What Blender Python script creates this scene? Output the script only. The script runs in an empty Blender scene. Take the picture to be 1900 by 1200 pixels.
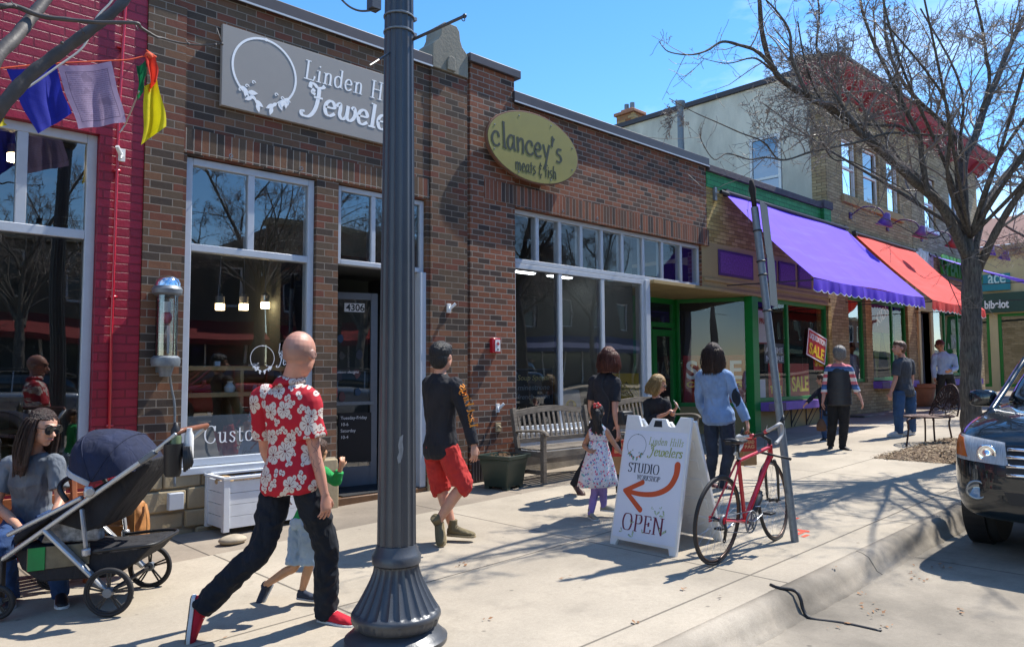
import bpy, bmesh, math, random
import numpy as np
from mathutils import Vector, Matrix, Euler, noise
from mathutils.bvhtree import BVHTree
R = math.radians
scene = bpy.context.scene
col = scene.collection

# ------------------------------------------------------------------ camera
CAM = Vector((0, 0, 1.58)); YAW, PITCH, ROLL, FPX = R(43.44), R(3.73), R(-.3), 1400.0
_f = Vector((math.sin(YAW)*math.cos(PITCH), math.cos(YAW)*math.cos(PITCH), math.sin(PITCH)))
_r = Vector((math.cos(YAW), -math.sin(YAW), 0)); _u = _r.cross(_f)
CR = _r*math.cos(ROLL) + _u*math.sin(ROLL); CU = -_r*math.sin(ROLL) + _u*math.cos(ROLL)
cd = bpy.data.cameras.new('camera'); cam = bpy.data.objects.new('camera', cd); col.objects.link(cam)
cam.matrix_world = Matrix(((CR.x, CU.x, -_f.x, CAM.x), (CR.y, CU.y, -_f.y, CAM.y), (CR.z, CU.z, -_f.z, CAM.z), (0, 0, 0, 1)))
cd.sensor_width = 36; cd.lens = FPX/1900*36; cd.clip_end = 2000; cd.clip_start = .05
scene.camera = cam

# ------------------------------------------------------------------ world, sun, exposure
SUN_EL, SUN_AZ = R(56), R(-11)          # the sun stands over +X, a touch towards the street
SUN = Vector((math.cos(SUN_EL)*math.cos(SUN_AZ), math.cos(SUN_EL)*math.sin(SUN_AZ), math.sin(SUN_EL)))
w = bpy.data.worlds.new('World'); scene.world = w; w.use_nodes = True
nt = w.node_tree; nt.nodes.clear()
sky = nt.nodes.new('ShaderNodeTexSky'); sky.sky_type = 'NISHITA'; sky.sun_disc = False
sky.sun_elevation = SUN_EL; sky.sun_rotation = R(90) - SUN_AZ
sky.air_density = 1.0; sky.dust_density = .0; sky.ozone_density = 3.0; sky.altitude = 200
bg = nt.nodes.new('ShaderNodeBackground'); bg.inputs[1].default_value = .15
wo = nt.nodes.new('ShaderNodeOutputWorld')
# a few thin clouds mixed into the sky itself
tc = nt.nodes.new('ShaderNodeTexCoord'); mp = nt.nodes.new('ShaderNodeMapping'); mp.inputs['Scale'].default_value = (1.2, 1.2, 3.5)
nz = nt.nodes.new('ShaderNodeTexNoise'); nz.inputs['Scale'].default_value = 1.7; nz.inputs['Detail'].default_value = 7; nz.inputs['Roughness'].default_value = .6
rp = nt.nodes.new('ShaderNodeValToRGB'); rp.color_ramp.elements[0].position = .5; rp.color_ramp.elements[1].position = .85
rp.color_ramp.elements[1].color = (.8, .8, .8, 1)
mx = nt.nodes.new('ShaderNodeMix'); mx.data_type = 'RGBA'; mx.inputs[7].default_value = (5.5, 6.2, 7.2, 1)
nt.links.new(tc.outputs['Generated'], mp.inputs[0]); nt.links.new(mp.outputs[0], nz.inputs[0]); nt.links.new(nz.outputs[0], rp.inputs[0])
nt.links.new(rp.outputs[0], mx.inputs[0]); hs = nt.nodes.new('ShaderNodeHueSaturation'); hs.inputs['Saturation'].default_value = 1.25; hs.inputs['Value'].default_value = .92; nt.links.new(sky.outputs[0], hs.inputs['Color']); nt.links.new(hs.outputs[0], mx.inputs[6]); nt.links.new(mx.outputs[2], bg.inputs[0]); nt.links.new(bg.outputs[0], wo.inputs[0])
sd = bpy.data.lights.new('sun', 'SUN'); sd.energy = 4.0; sd.angle = R(.55); sd.color = (1, .95, .86)
so = bpy.data.objects.new('sun', sd); col.objects.link(so); so.rotation_euler = (-SUN).to_track_quat('-Z', 'Y').to_euler()
scene.view_settings.view_transform = 'Standard'; scene.view_settings.look = 'None'; scene.view_settings.exposure = .95; scene.view_settings.gamma = 1
scene.render.engine = 'CYCLES'
scene.cycles.max_bounces = 8; scene.cycles.transparent_max_bounces = 16; scene.cycles.caustics_reflective = False; scene.cycles.caustics_refractive = False

# ------------------------------------------------------------------ placing: a photo pixel (1900x1200) to a point of the place
D = 7.7                                   # the facade line
GS, GZ = .028, -.05                       # the pavement climbs gently to the east
def gz(x): return GS*x + GZ
def ray(px, py): return _f + CR*((px-950)/FPX) - CU*((py-600)/FPX)
def onY(px, py, y=D): d = ray(px, py); return CAM + d*(y/d.y)
def onX(px, py, x): d = ray(px, py); return CAM + d*(x/d.x)
def onG(px, py, z0=GZ): d = ray(px, py); return CAM + d*((CAM.z-z0)/(GS*d.x-d.z))
def dep(px, py, t): return CAM + ray(px, py)*t       # t metres along the view axis

# ------------------------------------------------------------------ tagging
def tag(o, label=None, cat=None, group=None, kind=None):
    if label: o['label'] = label
    if cat: o['category'] = cat
    if group: o['group'] = group
    if kind: o['kind'] = kind
    return o
def thing(name, loc, label, cat, group=None, rz=0):
    o = bpy.data.objects.new(name, None); col.objects.link(o); o.location = loc; o.rotation_euler = (0, 0, rz); o.empty_display_size = .1
    return tag(o, label, cat, group)
def wloc(o):
    v = Vector((0, 0, 0))
    while o is not None: v += Vector(o.location); o = o.parent
    return v
def link(name, me, mat, parent=None, shift=True):
    o = bpy.data.objects.new(name, me); col.objects.link(o)
    if mat is not None:
        for m in (mat if isinstance(mat, (list, tuple)) else [mat]): me.materials.append(m)
    if parent is not None:
        o.parent = parent
        if shift:
            v = wloc(parent)
            if v.length > 0: me.transform(Matrix.Translation(-v))
    return o
def copy_tree(o, parent=None):
    c = o.copy(); col.objects.link(c); c.parent = parent
    for ch in list(o.children): copy_tree(ch, c)
    return c

# ------------------------------------------------------------------ mesh builder
def frame_for(d, up=Vector((0, 0, 1))):
    d = d.normalized()
    if abs(d.dot(up)) > .97: up = Vector((1, 0, 0))
    a = d.cross(up).normalized(); b = a.cross(d).normalized()
    return a, b
class MB:
    def __init__(s): s.v = []; s.f = []; s.mi = []; s.m = 0
    def add(s, vs, fs):
        o = len(s.v); s.v += [tuple(v) for v in vs]
        for f in fs: s.f.append(tuple(i+o for i in f)); s.mi.append(s.m)
        return s
    def box(s, x0, x1, y0, y1, z0, z1):
        return s.add([(x, y, z) for z in (z0, z1) for y in (y0, y1) for x in (x0, x1)],
                     [(0, 2, 3, 1), (4, 5, 7, 6), (0, 1, 5, 4), (2, 6, 7, 3), (0, 4, 6, 2), (1, 3, 7, 5)])
    def cbox(s, c, size, M=None, taper=1):
        x, y, z = [q/2 for q in size]; c = Vector(c); vs = []
        for sz in (-1, 1):
            k = taper if sz > 0 else 1
            for sy in (-1, 1):
                for sx in (-1, 1):
                    v = Vector((sx*x*k, sy*y*k, sz*z)); vs.append(c + (M @ v if M else v))
        return s.add(vs, [(0, 2, 3, 1), (4, 5, 7, 6), (0, 1, 5, 4), (2, 6, 7, 3), (0, 4, 6, 2), (1, 3, 7, 5)])
    def bar(s, a, b, w, h=None, up=Vector((0, 0, 1))):
        a = Vector(a); b = Vector(b); h = h or w; p, q = frame_for(b-a, up); vs = []
        for e in (a, b):
            for i, j in ((-1, -1), (1, -1), (1, 1), (-1, 1)): vs.append(e + p*(i*w/2) + q*(j*h/2))
        return s.add(vs, [(0, 1, 2, 3), (7, 6, 5, 4), (0, 4, 5, 1), (1, 5, 6, 2), (2, 6, 7, 3), (3, 7, 4, 0)])
    def tube(s, pts, r, n=8, cap=True, flat=1.0, up=Vector((0, 0, 1)), closed=False):
        pts = [Vector(p) for p in pts]; m = len(pts)
        rs = list(r) if isinstance(r, (list, tuple)) else [r]*m
        vs = []; a = b = None
        for i, p in enumerate(pts):
            if closed: d = pts[(i+1) % m] - pts[i-1]
            else: d = (pts[min(i+1, m-1)] - pts[max(i-1, 0)])
            if d.length < 1e-9: d = Vector((0, 0, 1))
            if a is None: a, b = frame_for(d, up)
            else:
                dn = d.normalized(); a = (a - dn*a.dot(dn)); a = a.normalized() if a.length > 1e-6 else frame_for(d)[0]; b = a.cross(dn).normalized()*-1
                b = dn.cross(a)*-1
            for k in range(n):
                t = 2*math.pi*k/n; vs.append(p + a*(math.cos(t)*rs[i]) + b*(math.sin(t)*rs[i]*flat))
        fs = []
        for i in range(m if closed else m-1):
            j = (i+1) % m
            for k in range(n): fs.append((i*n+k, i*n+(k+1) % n, j*n+(k+1) % n, j*n+k))
        if cap and not closed: fs += [tuple(range(n))[::-1], tuple((m-1)*n+k for k in range(n))]
        return s.add(vs, fs)
    def loft(s, rings, cap=True, closed_ring=True):
        n = len(rings[0]); vs = [v for r in rings for v in r]; fs = []
        for i in range(len(rings)-1):
            for k in range(n if closed_ring else n-1): fs.append((i*n+k, i*n+(k+1) % n, (i+1)*n+(k+1) % n, (i+1)*n+k))
        if cap: fs += [tuple(range(n))[::-1], tuple((len(rings)-1)*n+k for k in range(n))]
        return s.add(vs, fs)
    def limb(s, secs, n=16):
        """secs: (centre, half width vector, half depth vector)"""
        return s.loft([[c + a*math.cos(2*math.pi*k/n) + b*math.sin(2*math.pi*k/n) for k in range(n)] for c, a, b in secs])
    def lathe(s, prof, c=(0, 0, 0), n=24, M=None, cap=True, rfun=None):
        c = Vector(c); rings = []
        for r, z in prof:
            ring = []
            for k in range(n):
                t = 2*math.pi*k/n; q = rfun(t, z, r) if rfun else r
                v = Vector((q*math.cos(t), q*math.sin(t), z)); ring.append(c + (M @ v if M else v))
            rings.append(ring)
        return s.loft(rings, cap)
    def ball(s, c, r, n=12, M=None):
        r = (r, r, r) if not isinstance(r, (list, tuple)) else r; c = Vector(c); h = max(6, n//2+1); vs = []; fs = []
        for i in range(1, h):
            ph = math.pi*i/h
            for k in range(n):
                t = 2*math.pi*k/n; v = Vector((r[0]*math.sin(ph)*math.cos(t), r[1]*math.sin(ph)*math.sin(t), r[2]*math.cos(ph))); vs.append(c + (M @ v if M else v))
        for s_ in (1, -1):
            v = Vector((0, 0, r[2]*s_)); vs.append(c + (M @ v if M else v))
        T = len(vs)-2; B = len(vs)-1
        for i in range(h-2):
            for k in range(n): fs.append((i*n+k, (i+1)*n+k, (i+1)*n+(k+1) % n, i*n+(k+1) % n))
        for k in range(n): fs.append((T, k, (k+1) % n)); fs.append((B, (h-2)*n+(k+1) % n, (h-2)*n+k))
        return s.add(vs, fs)
    def prism(s, poly, o, ax, ay, th):
        """flat polygon (2d) at o with axes ax, ay, thickness vector th"""
        o = Vector(o); ax = Vector(ax); ay = Vector(ay); th = Vector(th); n = len(poly)
        f = [o + ax*p[0] + ay*p[1] for p in poly]; b = [v + th for v in f]
        return s.add(f+b, [tuple(range(n)), tuple(range(2*n-1, n-1, -1))] + [(i, i+n, (i+1) % n + n, (i+1) % n) for i in range(n)])
    def torus(s, c, ax, ay, Rr, r, n=40, m=8, flat=1):
        c = Vector(c); ax = Vector(ax).normalized(); ay = Vector(ay).normalized(); az = ax.cross(ay); vs = []; fs = []
        for i in range(n):
            t = 2*math.pi*i/n; d = ax*math.cos(t) + ay*math.sin(t)
            for k in range(m):
                q = 2*math.pi*k/m; vs.append(c + d*(Rr + r*math.cos(q)) + az*(r*flat*math.sin(q)))
        for i in range(n):
            for k in range(m): fs.append((i*m+k, ((i+1) % n)*m+k, ((i+1) % n)*m+(k+1) % m, i*m+(k+1) % m))
        return s.add(vs, fs)
    def mesh(s, name, fix=True):
        me = bpy.data.meshes.new(name); me.from_pydata(s.v, [], s.f); me.update()
        if max(s.mi, default=0) > 0: me.polygons.foreach_set('material_index', s.mi)
        if fix:
            bm = bmesh.new(); bm.from_mesh(me); bmesh.ops.recalc_face_normals(bm, faces=bm.faces); bm.to_mesh(me); bm.free()
        return me
    def build(s, name, mat, parent=None, smooth=False, bevel=0, fix=True, auto=None, sub=0, shift=True):
        o = link(name, s.mesh(name, fix), mat, parent, shift); me = o.data
        if sub:
            md = o.modifiers.new('sub', 'SUBSURF'); md.levels = md.render_levels = sub; smooth = True
        if bevel:
            md = o.modifiers.new('bev', 'BEVEL'); md.width = bevel; md.segments = 2; md.limit_method = 'ANGLE'; md.angle_limit = R(40)
            me.polygons.foreach_set('use_smooth', [True]*len(me.polygons)); me.set_sharp_from_angle(angle=R(50)); return o
        if smooth:
            me.polygons.foreach_set('use_smooth', [True]*len(me.polygons))
            if auto: me.set_sharp_from_angle(angle=R(auto))
        return o
def lerp(a, b, t): return a + (b-a)*t
def spline(pts, n=6, closed=False):
    pts = [Vector(p) if len(p) == 3 else Vector((p[0], p[1], 0)) for p in pts]; out = []; m = len(pts)
    for i in range(m if closed else m-1):
        if closed: p0, p1, p2, p3 = pts[i-1], pts[i], pts[(i+1) % m], pts[(i+2) % m]
        else: p0, p1, p2, p3 = pts[max(i-1, 0)], pts[i], pts[i+1], pts[min(i+2, m-1)]
        for k in range(n):
            t = k/n; out.append(.5*((2*p1) + (p2-p0)*t + (2*p0-5*p1+4*p2-p3)*t*t + (3*p1-p0-3*p2+p3)*t**3))
    if not closed: out.append(pts[-1])
    return out
def remesh(o, vox, smooth=2, fac=.5):
    """fuse the overlapping pieces of a mesh object into one continuous surface"""
    md = o.modifiers.new('r', 'REMESH'); md.mode = 'VOXEL'; md.voxel_size = vox; md.use_smooth_shade = True
    if smooth:
        m2 = o.modifiers.new('s', 'SMOOTH'); m2.iterations = smooth; m2.factor = fac
    bpy.context.view_layer.update(); dg = bpy.context.evaluated_depsgraph_get(); me = bpy.data.meshes.new_from_object(o.evaluated_get(dg))
    mats = [m for m in o.data.materials]; old = o.data; o.modifiers.clear(); o.data = me; me.name = old.name; bpy.data.meshes.remove(old)
    me.materials.clear()
    for m in mats: me.materials.append(m)
    me.polygons.foreach_set('material_index', [0]*len(me.polygons)); me.polygons.foreach_set('use_smooth', [True]*len(me.polygons))
    return o
def planefn(o, ax, ay):
    o = Vector(o); ax = Vector(ax).normalized(); ay = Vector(ay).normalized(); nr = ax.cross(ay); return lambda u, v, h: o+ax*u+ay*v+nr*h
scene.cycles.use_denoising = True
# ------------------------------------------------------------------ materials
class NT:
    def __init__(s, name):
        s.m = bpy.data.materials.new(name); s.m.use_nodes = True; s.t = s.m.node_tree; s.t.nodes.clear()
        s.out = s.n('ShaderNodeOutputMaterial'); s.b = s.n('ShaderNodeBsdfPrincipled'); s.l(s.b.outputs[0], s.out.inputs[0])
    def n(s, t, **k):
        q = s.t.nodes.new(t)
        for a, v in k.items(): setattr(q, a, v)
        return q
    def l(s, a, b): s.t.links.new(a, b)
    def v(s, sock, val):
        if hasattr(val, 'is_output') or isinstance(val, bpy.types.NodeSocket): s.l(val, sock)
        else:
            if isinstance(val, (tuple, list)) and len(val) == 3 and getattr(sock, 'type', '') == 'RGBA': val = (*val, 1)
            sock.default_value = val
    def math(s, op, a, b=0, c=0, clamp=False):
        q = s.n('ShaderNodeMath', operation=op); q.use_clamp = clamp; s.v(q.inputs[0], a); s.v(q.inputs[1], b); s.v(q.inputs[2], c); return q.outputs[0]
    def mix(s, f, a, b, blend='MIX'):
        q = s.n('ShaderNodeMix', data_type='RGBA', blend_type=blend); s.v(q.inputs[0], f); s.v(q.inputs[6], a); s.v(q.inputs[7], b); return q.outputs[2]
    def ramp(s, f, stops, interp='LINEAR'):
        q = s.n('ShaderNodeValToRGB'); e = q.color_ramp; e.interpolation = interp
        while len(e.elements) < len(stops): e.elements.new(.5)
        for el, (p, c) in zip(e.elements, stops): el.position = p; el.color = (*c, 1) if not isinstance(c, (int, float)) else (c, c, c, 1)
        s.l(f, q.inputs[0]); return q.outputs[0]
    def pos(s): return s.n('ShaderNodeNewGeometry').outputs['Position']
    def obj(s): return s.n('ShaderNodeTexCoord').outputs['Object']
    def uv(s): return s.n('ShaderNodeTexCoord').outputs['UV']
    def sep(s, v): q = s.n('ShaderNodeSeparateXYZ'); s.l(v, q.inputs[0]); return q.outputs
    def comb(s, x, y, z=0): q = s.n('ShaderNodeCombineXYZ'); s.v(q.inputs[0], x); s.v(q.inputs[1], y); s.v(q.inputs[2], z); return q.outputs[0]
    def map(s, v, sc=(1, 1, 1), loc=(0, 0, 0), rot=(0, 0, 0)):
        q = s.n('ShaderNodeMapping'); s.l(v, q.inputs[0]); q.inputs['Scale'].default_value = sc; q.inputs['Location'].default_value = loc; q.inputs['Rotation'].default_value = rot; return q.outputs[0]
    def noise(s, v, scale, detail=3, rough=.5, dist=0):
        q = s.n('ShaderNodeTexNoise'); s.l(v, q.inputs[0]); q.inputs['Scale'].default_value = scale; q.inputs['Detail'].default_value = detail; q.inputs['Roughness'].default_value = rough; q.inputs['Distortion'].default_value = dist; return q.outputs[0]
    def vor(s, v, scale, feat='F1', rnd=1):
        q = s.n('ShaderNodeTexVoronoi', feature=feat); s.l(v, q.inputs[0]); q.inputs['Scale'].default_value = scale; q.inputs['Randomness'].default_value = rnd; return q
    def bump(s, h, dist=.01, strength=1, nrm=None):
        q = s.n('ShaderNodeBump'); s.l(h, q.inputs['Height']); q.inputs['Distance'].default_value = dist; q.inputs['Strength'].default_value = strength
        if nrm: s.l(nrm, q.inputs['Normal'])
        return q.outputs[0]
    def fin(s, color=None, rough=None, normal=None, metal=None, **k):
        if color is not None: s.v(s.b.inputs['Base Color'], color)
        if rough is not None: s.v(s.b.inputs['Roughness'], rough)
        if normal is not None: s.l(normal, s.b.inputs['Normal'])
        if metal is not None: s.v(s.b.inputs['Metallic'], metal)
        for a, v in k.items(): s.v(s.b.inputs[a.replace('_', ' ')], v)
        return s.m
def hexc(h):
    c = [int(h[i:i+2], 16)/255 for i in (0, 2, 4)]
    return tuple((x/12.92 if x <= .04045 else ((x+.055)/1.055)**2.4) for x in c)
_cache = {}
def plain(name, c, rough=.6, metal=0, var=.15, nscale=8, bump=.0, bscale=60, coat=0, space='obj', **k):
    """a solid coloured stuff with soft wear in colour, roughness and surface"""
    if name in _cache: return _cache[name]
    t = NT(name); p = t.obj() if space == 'obj' else t.pos(); n = t.noise(p, nscale, 5, .6)
    f = t.ramp(n, [(.3, 0.0), (.7, 1.0)])
    cc = t.mix(f, tuple(x*(1-var) for x in c), tuple(min(1, x*(1+var)) for x in c))
    n2 = t.noise(p, bscale, 3)
    nr = t.bump(n2, bump, 1) if bump else None
    rr = t.math('MULTIPLY_ADD', n, rough*.3, rough*.85)
    t.fin(cc, rr, nr, metal, **k)
    if coat: t.b.inputs['Coat Weight'].default_value = coat; t.b.inputs['Coat Roughness'].default_value = .05
    _cache[name] = t.m; return t.m
def fabric(name, c, c2=None, weave=900, rough=.9, var=.2):
    if name in _cache: return _cache[name]
    t = NT(name); p = t.obj(); n = t.noise(p, 6, 4); f = t.noise(p, weave*.35, 2, .7)
    cc = t.mix(t.ramp(n, [(.3, 0.), (.7, 1.)]), tuple(x*(1-var) for x in c), c2 or tuple(min(1, x*(1+var)) for x in c))
    cc = t.mix(.35, cc, t.mix(f, (.55, .55, .55), (1.3, 1.3, 1.3)), 'MULTIPLY')
    fold = t.noise(t.map(p, (1, 1, .55)), 13, 2, .45, .6)
    nb = t.bump(f, .0015, .5, t.bump(fold, .03, .8))
    t.fin(cc, rough, nb); t.b.inputs['Sheen Weight'].default_value = .0
    _cache[name] = t.m; return t.m
BRK = dict(
    jeweller=[(0, '6a5746'), (.15, '775a47'), (.3, '54483f'), (.42, '84614a'), (.55, '7f4f40'), (.66, '6b5a4a'), (.78, '74493a'), (.86, '8a6048'), (.93, '4e443d')],
    butcher=[(0, '85543f'), (.16, '935c46'), (.32, '655045'), (.44, '96624a'), (.56, '774f3e'), (.68, '4d403b'), (.8, '8a573f'), (.9, '684f42')],
    tan=[(0, 'b09a72'), (.3, 'c0a97f'), (.6, 'a8906a'), (.85, 'b8a27c')],
    gold=[(0, 'b79c5c'), (.3, 'cdb273'), (.6, 'ab8f55'), (.85, 'c2a768')],
    pale=[(0, 'b3a07c'), (.35, 'c2b08c'), (.6, 'a3906c'), (.85, 'b9a684')],
    green=[(0, '2f8f4e'), (.4, '389a57'), (.8, '2a8648')],
    red=[(0, 'a61a33'), (.4, 'ad1e38'), (.8, '9d1730')],
    chimney=[(0, 'c29a63'), (.3, 'b5825a'), (.6, 'cdae7c'), (.85, 'a4683f')])
def brick(name, pal, mortar, course=.079, length=.215, joint=.0105, soldier=False, bump=.008, rough=.85, mcol=None, spec=.3, dirt=.3):
    if name in _cache: return _cache[name]
    t = NT(name); x, y, z = t.sep(t.pos())[:3]
    u = t.math('ADD', x, y); wob = t.noise(t.comb(u, z), 5, 2)
    u2 = t.math('ADD', u, t.math('MULTIPLY', t.math('SUBTRACT', wob, .5), .006)); z2 = t.math('ADD', z, t.math('MULTIPLY', t.math('SUBTRACT', wob, .5), .004))
    vec = t.comb(z2, u2) if soldier else t.comb(u2, z2)
    q = t.n('ShaderNodeTexBrick'); t.l(vec, q.inputs['Vector'])
    q.inputs['Color1'].default_value = (0, 0, 0, 1); q.inputs['Color2'].default_value = (1, 1, 1, 1); q.inputs['Mortar'].default_value = (.5, .5, .5, 1)
    q.inputs['Scale'].default_value = 1; q.inputs['Mortar Size'].default_value = joint/2; q.inputs['Mortar Smooth'].default_value = .25; q.inputs['Bias'].default_value = 0
    q.inputs['Brick Width'].default_value = length; q.inputs['Row Height'].default_value = course
    if soldier: q.offset = 0
    cl = t.ramp(q.outputs['Color'], [(p, hexc(c)) for p, c in BRK[pal]], 'CONSTANT')
    big = t.noise(t.pos(), .9, 5, .6); fine = t.noise(t.pos(), 90, 4, .7); mid = t.noise(t.pos(), 22, 3)
    cl = t.mix(.8, cl, t.mix(fine, (.34, .33, .33), (1.28, 1.24, 1.22)), 'MULTIPLY'); cl = t.mix(.6, cl, t.mix(mid, (.75, .75, .75), (1.2, 1.2, 1.2)), 'MULTIPLY')
    mo = t.mix(fine, tuple(v*.7 for v in hexc(mortar)), hexc(mortar))
    c = t.mix(q.outputs['Fac'], cl, mo)
    c = t.mix(t.ramp(big, [(.35, dirt), (.7, 0.)]), c, t.mix(1, c, (.55, .52, .5), 'MULTIPLY'))
    h = t.math('SUBTRACT', t.math('MULTIPLY', fine, .22), q.outputs['Fac']); h = t.math('ADD', h, t.math('MULTIPLY', mid, .3))
    h = t.math('ADD', h, t.math('MULTIPLY', q.outputs['Color'], .12))
    t.fin(c, rough, t.bump(h, bump, 1)); t.b.inputs['Specular IOR Level'].default_value = spec
    _cache[name] = t.m; return t.m
M = {}
M['brick_j'] = brick('brown mixed brick', 'jeweller', '9a8f82')
M['brick_js'] = brick('brown mixed brick on end', 'jeweller', 'aca193', soldier=True, length=.24, course=.078)
M['brick_b'] = brick('red brown brick', 'butcher', 'a3988c', course=.0765, length=.212, joint=.014)
M['brick_bs'] = brick('red brown brick on end', 'butcher', 'a3988c', soldier=True, length=.33, course=.074)
M['brick_red'] = brick('red painted brick', 'red', '8a1228', rough=.38, spec=.5, course=.085, length=.24, joint=.016, bump=.012, dirt=.2)
M['brick_gold'] = brick('yellow painted brick', 'gold', '7f6c45', course=.075, length=.215, bump=.008)
M['brick_green'] = brick('green painted brick', 'green', '1a5a30', course=.095, length=.235, bump=.008, rough=.6)
M['brick_tan'] = brick('tan brick', 'tan', '74654c', course=.076, length=.24)
M['brick_pale'] = brick('pale tan brick', 'pale', '5e5240', course=.1, length=.3)
M['brick_chim'] = brick('chimney brick', 'chimney', '8f8470')
def stucco(name, c, stain=.35, bump=.006):
    t = NT(name); p = t.pos(); n = t.noise(p, 30, 5, .65); b = t.noise(t.map(p, (.7, .7, .22)), 1.6, 6, .62)
    x, y, z = t.sep(p)[:3]
    cc = t.mix(t.ramp(b, [(.38, stain), (.62, 0.)]), c, tuple(v*.42 for v in c)); cc = t.mix(.5, cc, t.mix(n, (.8, .8, .8), (1.1, 1.1, 1.1)), 'MULTIPLY')
    return t.fin(cc, .92, t.bump(n, bump, 1))
M['stucco'] = stucco('weathered cream stucco', hexc('e0dac8'), .6)
M['tanpaint'] = stucco('tan painted render', hexc('ab9468'), .3, .002)
M['creampaint'] = stucco('cream painted board', hexc('cdbd92'), .3, .002)
M['dullwall'] = stucco('dull brown render', hexc('625a50'), .4); M['stone'] = stucco('old limestone', hexc('b09f80'), .5, .004)
M['alum'] = plain('silver painted metal', hexc('b4bac2'), .42, 0, .05, bump=.0004, bscale=400)
M['alum_dark'] = plain('grey metal', hexc('6a7078'), .45, .2, .08)
M['capmetal'] = plain('dark bronze flashing', hexc('413c40'), .5, .2, .12, 3)
M['white'] = plain('white plastic', hexc('dcdcda'), .45, 0, .05, bump=.0004, bscale=90)
M['wwood'] = plain('white painted wood', hexc('cfd2d6'), .55, 0, .06, bump=.0006, bscale=50)
M['black'] = plain('black plastic', (.012, .012, .014), .5, 0, .1)
M['blackrub'] = plain('black rubber', (.018, .018, .02), .75, 0, .2, bump=.0005, bscale=200)
M['greenpaint'] = plain('bright green paint', hexc('0c7a31'), .45, 0, .12)
M['purplepaint'] = plain('purple paint', hexc('7a55a8'), .6, 0, .15, bump=.001)
M['purpledark'] = plain('dark purple paint', hexc('4b2c62'), .6, 0, .2, 20)
M['redpaint'] = plain('red gloss paint', hexc('b8152a'), .3, 0, .05, coat=.6)
M['steel'] = plain('brushed steel', hexc('b6bac0'), .28, .9, .06, bump=.0002, bscale=300)
M['galv'] = plain('galvanised steel', hexc('767d83'), .5, .45, .14, 30, bump=.0005, bscale=80)
M['chrome'] = plain('chrome', (.8, .8, .82), .08, 1, .02)
M['pot'] = plain('dark green plastic', hexc('2c3a33'), .42, 0, .1)
M['terra'] = plain('terracotta', hexc('a5694a'), .8, 0, .2)
M['soil'] = plain('dry soil', (.07, .05, .035), .95, 0, .5, 60, bump=.01, bscale=80)
M['paper'] = plain('white paper', hexc('d9dadb'), .7, 0, .03)
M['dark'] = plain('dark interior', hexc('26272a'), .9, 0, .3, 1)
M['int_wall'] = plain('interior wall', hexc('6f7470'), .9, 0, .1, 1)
M['int_floor'] = plain('interior wood floor', hexc('7d5a35'), .5, 0, .3, 2)
M['int_wood'] = plain('pale birch wood', hexc('b08f5e'), .5, 0, .15, 4)
def glass(name, tint=(.80, .84, .85), refl=.12, fw=1.0):
    t = NT(name); t.t.nodes.remove(t.b)
    g = t.n('ShaderNodeBsdfGlossy'); g.inputs['Roughness'].default_value = .004; g.inputs['Color'].default_value = (.95, .97, 1, 1)
    wv = t.noise(t.map(t.pos(), (1, 1, .7)), .9, 1); t.l(t.bump(wv, .006, 1), g.inputs['Normal'])
    tr = t.n('ShaderNodeBsdfTransparent'); tr.inputs[0].default_value = (*tint, 1)
    fr = t.n('ShaderNodeFresnel'); fr.inputs[0].default_value = 1.5
    f = t.math('MULTIPLY_ADD', fr.outputs[0], fw, refl, clamp=True)
    mx = t.n('ShaderNodeMixShader'); t.l(f, mx.inputs[0]); t.l(tr.outputs[0], mx.inputs[1]); t.l(g.outputs[0], mx.inputs[2]); t.l(mx.outputs[0], t.out.inputs[0]); return t.m
M['glass'] = glass('shop window glass'); M['glass_low'] = glass('clear window glass', (.88, .9, .9), .05, .3); M['glass_dark'] = glass('dark window glass', (.25, .28, .3), .22)
M['glass_frost'] = glass('cloudy lamp glass', (.85, .86, .86), .12)
def emis(name, c, s):
    t = NT(name); t.fin(c, .5); t.b.inputs['Emission Color'].default_value = (*c, 1); t.b.inputs['Emission Strength'].default_value = s; return t.m
M['lamp'] = emis('lit lamp glass', (1, .72, .38), 9)
M['tube'] = emis('lit fluorescent tube', (.95, .96, 1), 7)
def bark(name, c1, c2, s=1):
    t = NT(name); p = t.obj(); n = t.noise(t.map(p, (14*s, 14*s, 2.4*s)), 3, 5, .65, .4); m_ = t.noise(p, 5, 4)
    cc = t.mix(t.ramp(n, [(.35, 0.), (.65, 1.)]), c1, c2); cc = t.mix(t.ramp(m_, [(.55, 0.), (.75, .35)]), cc, (.16, .17, .13))
    return t.fin(cc, .85, t.bump(n, .03/s, 1))
M['bark'] = bark('grey brown bark', hexc('3b3632'), hexc('746c63')); M['twig'] = plain('smooth cherry bark', hexc('83786f'), .55, 0, .3, 12, bump=.002, bscale=50)
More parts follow.
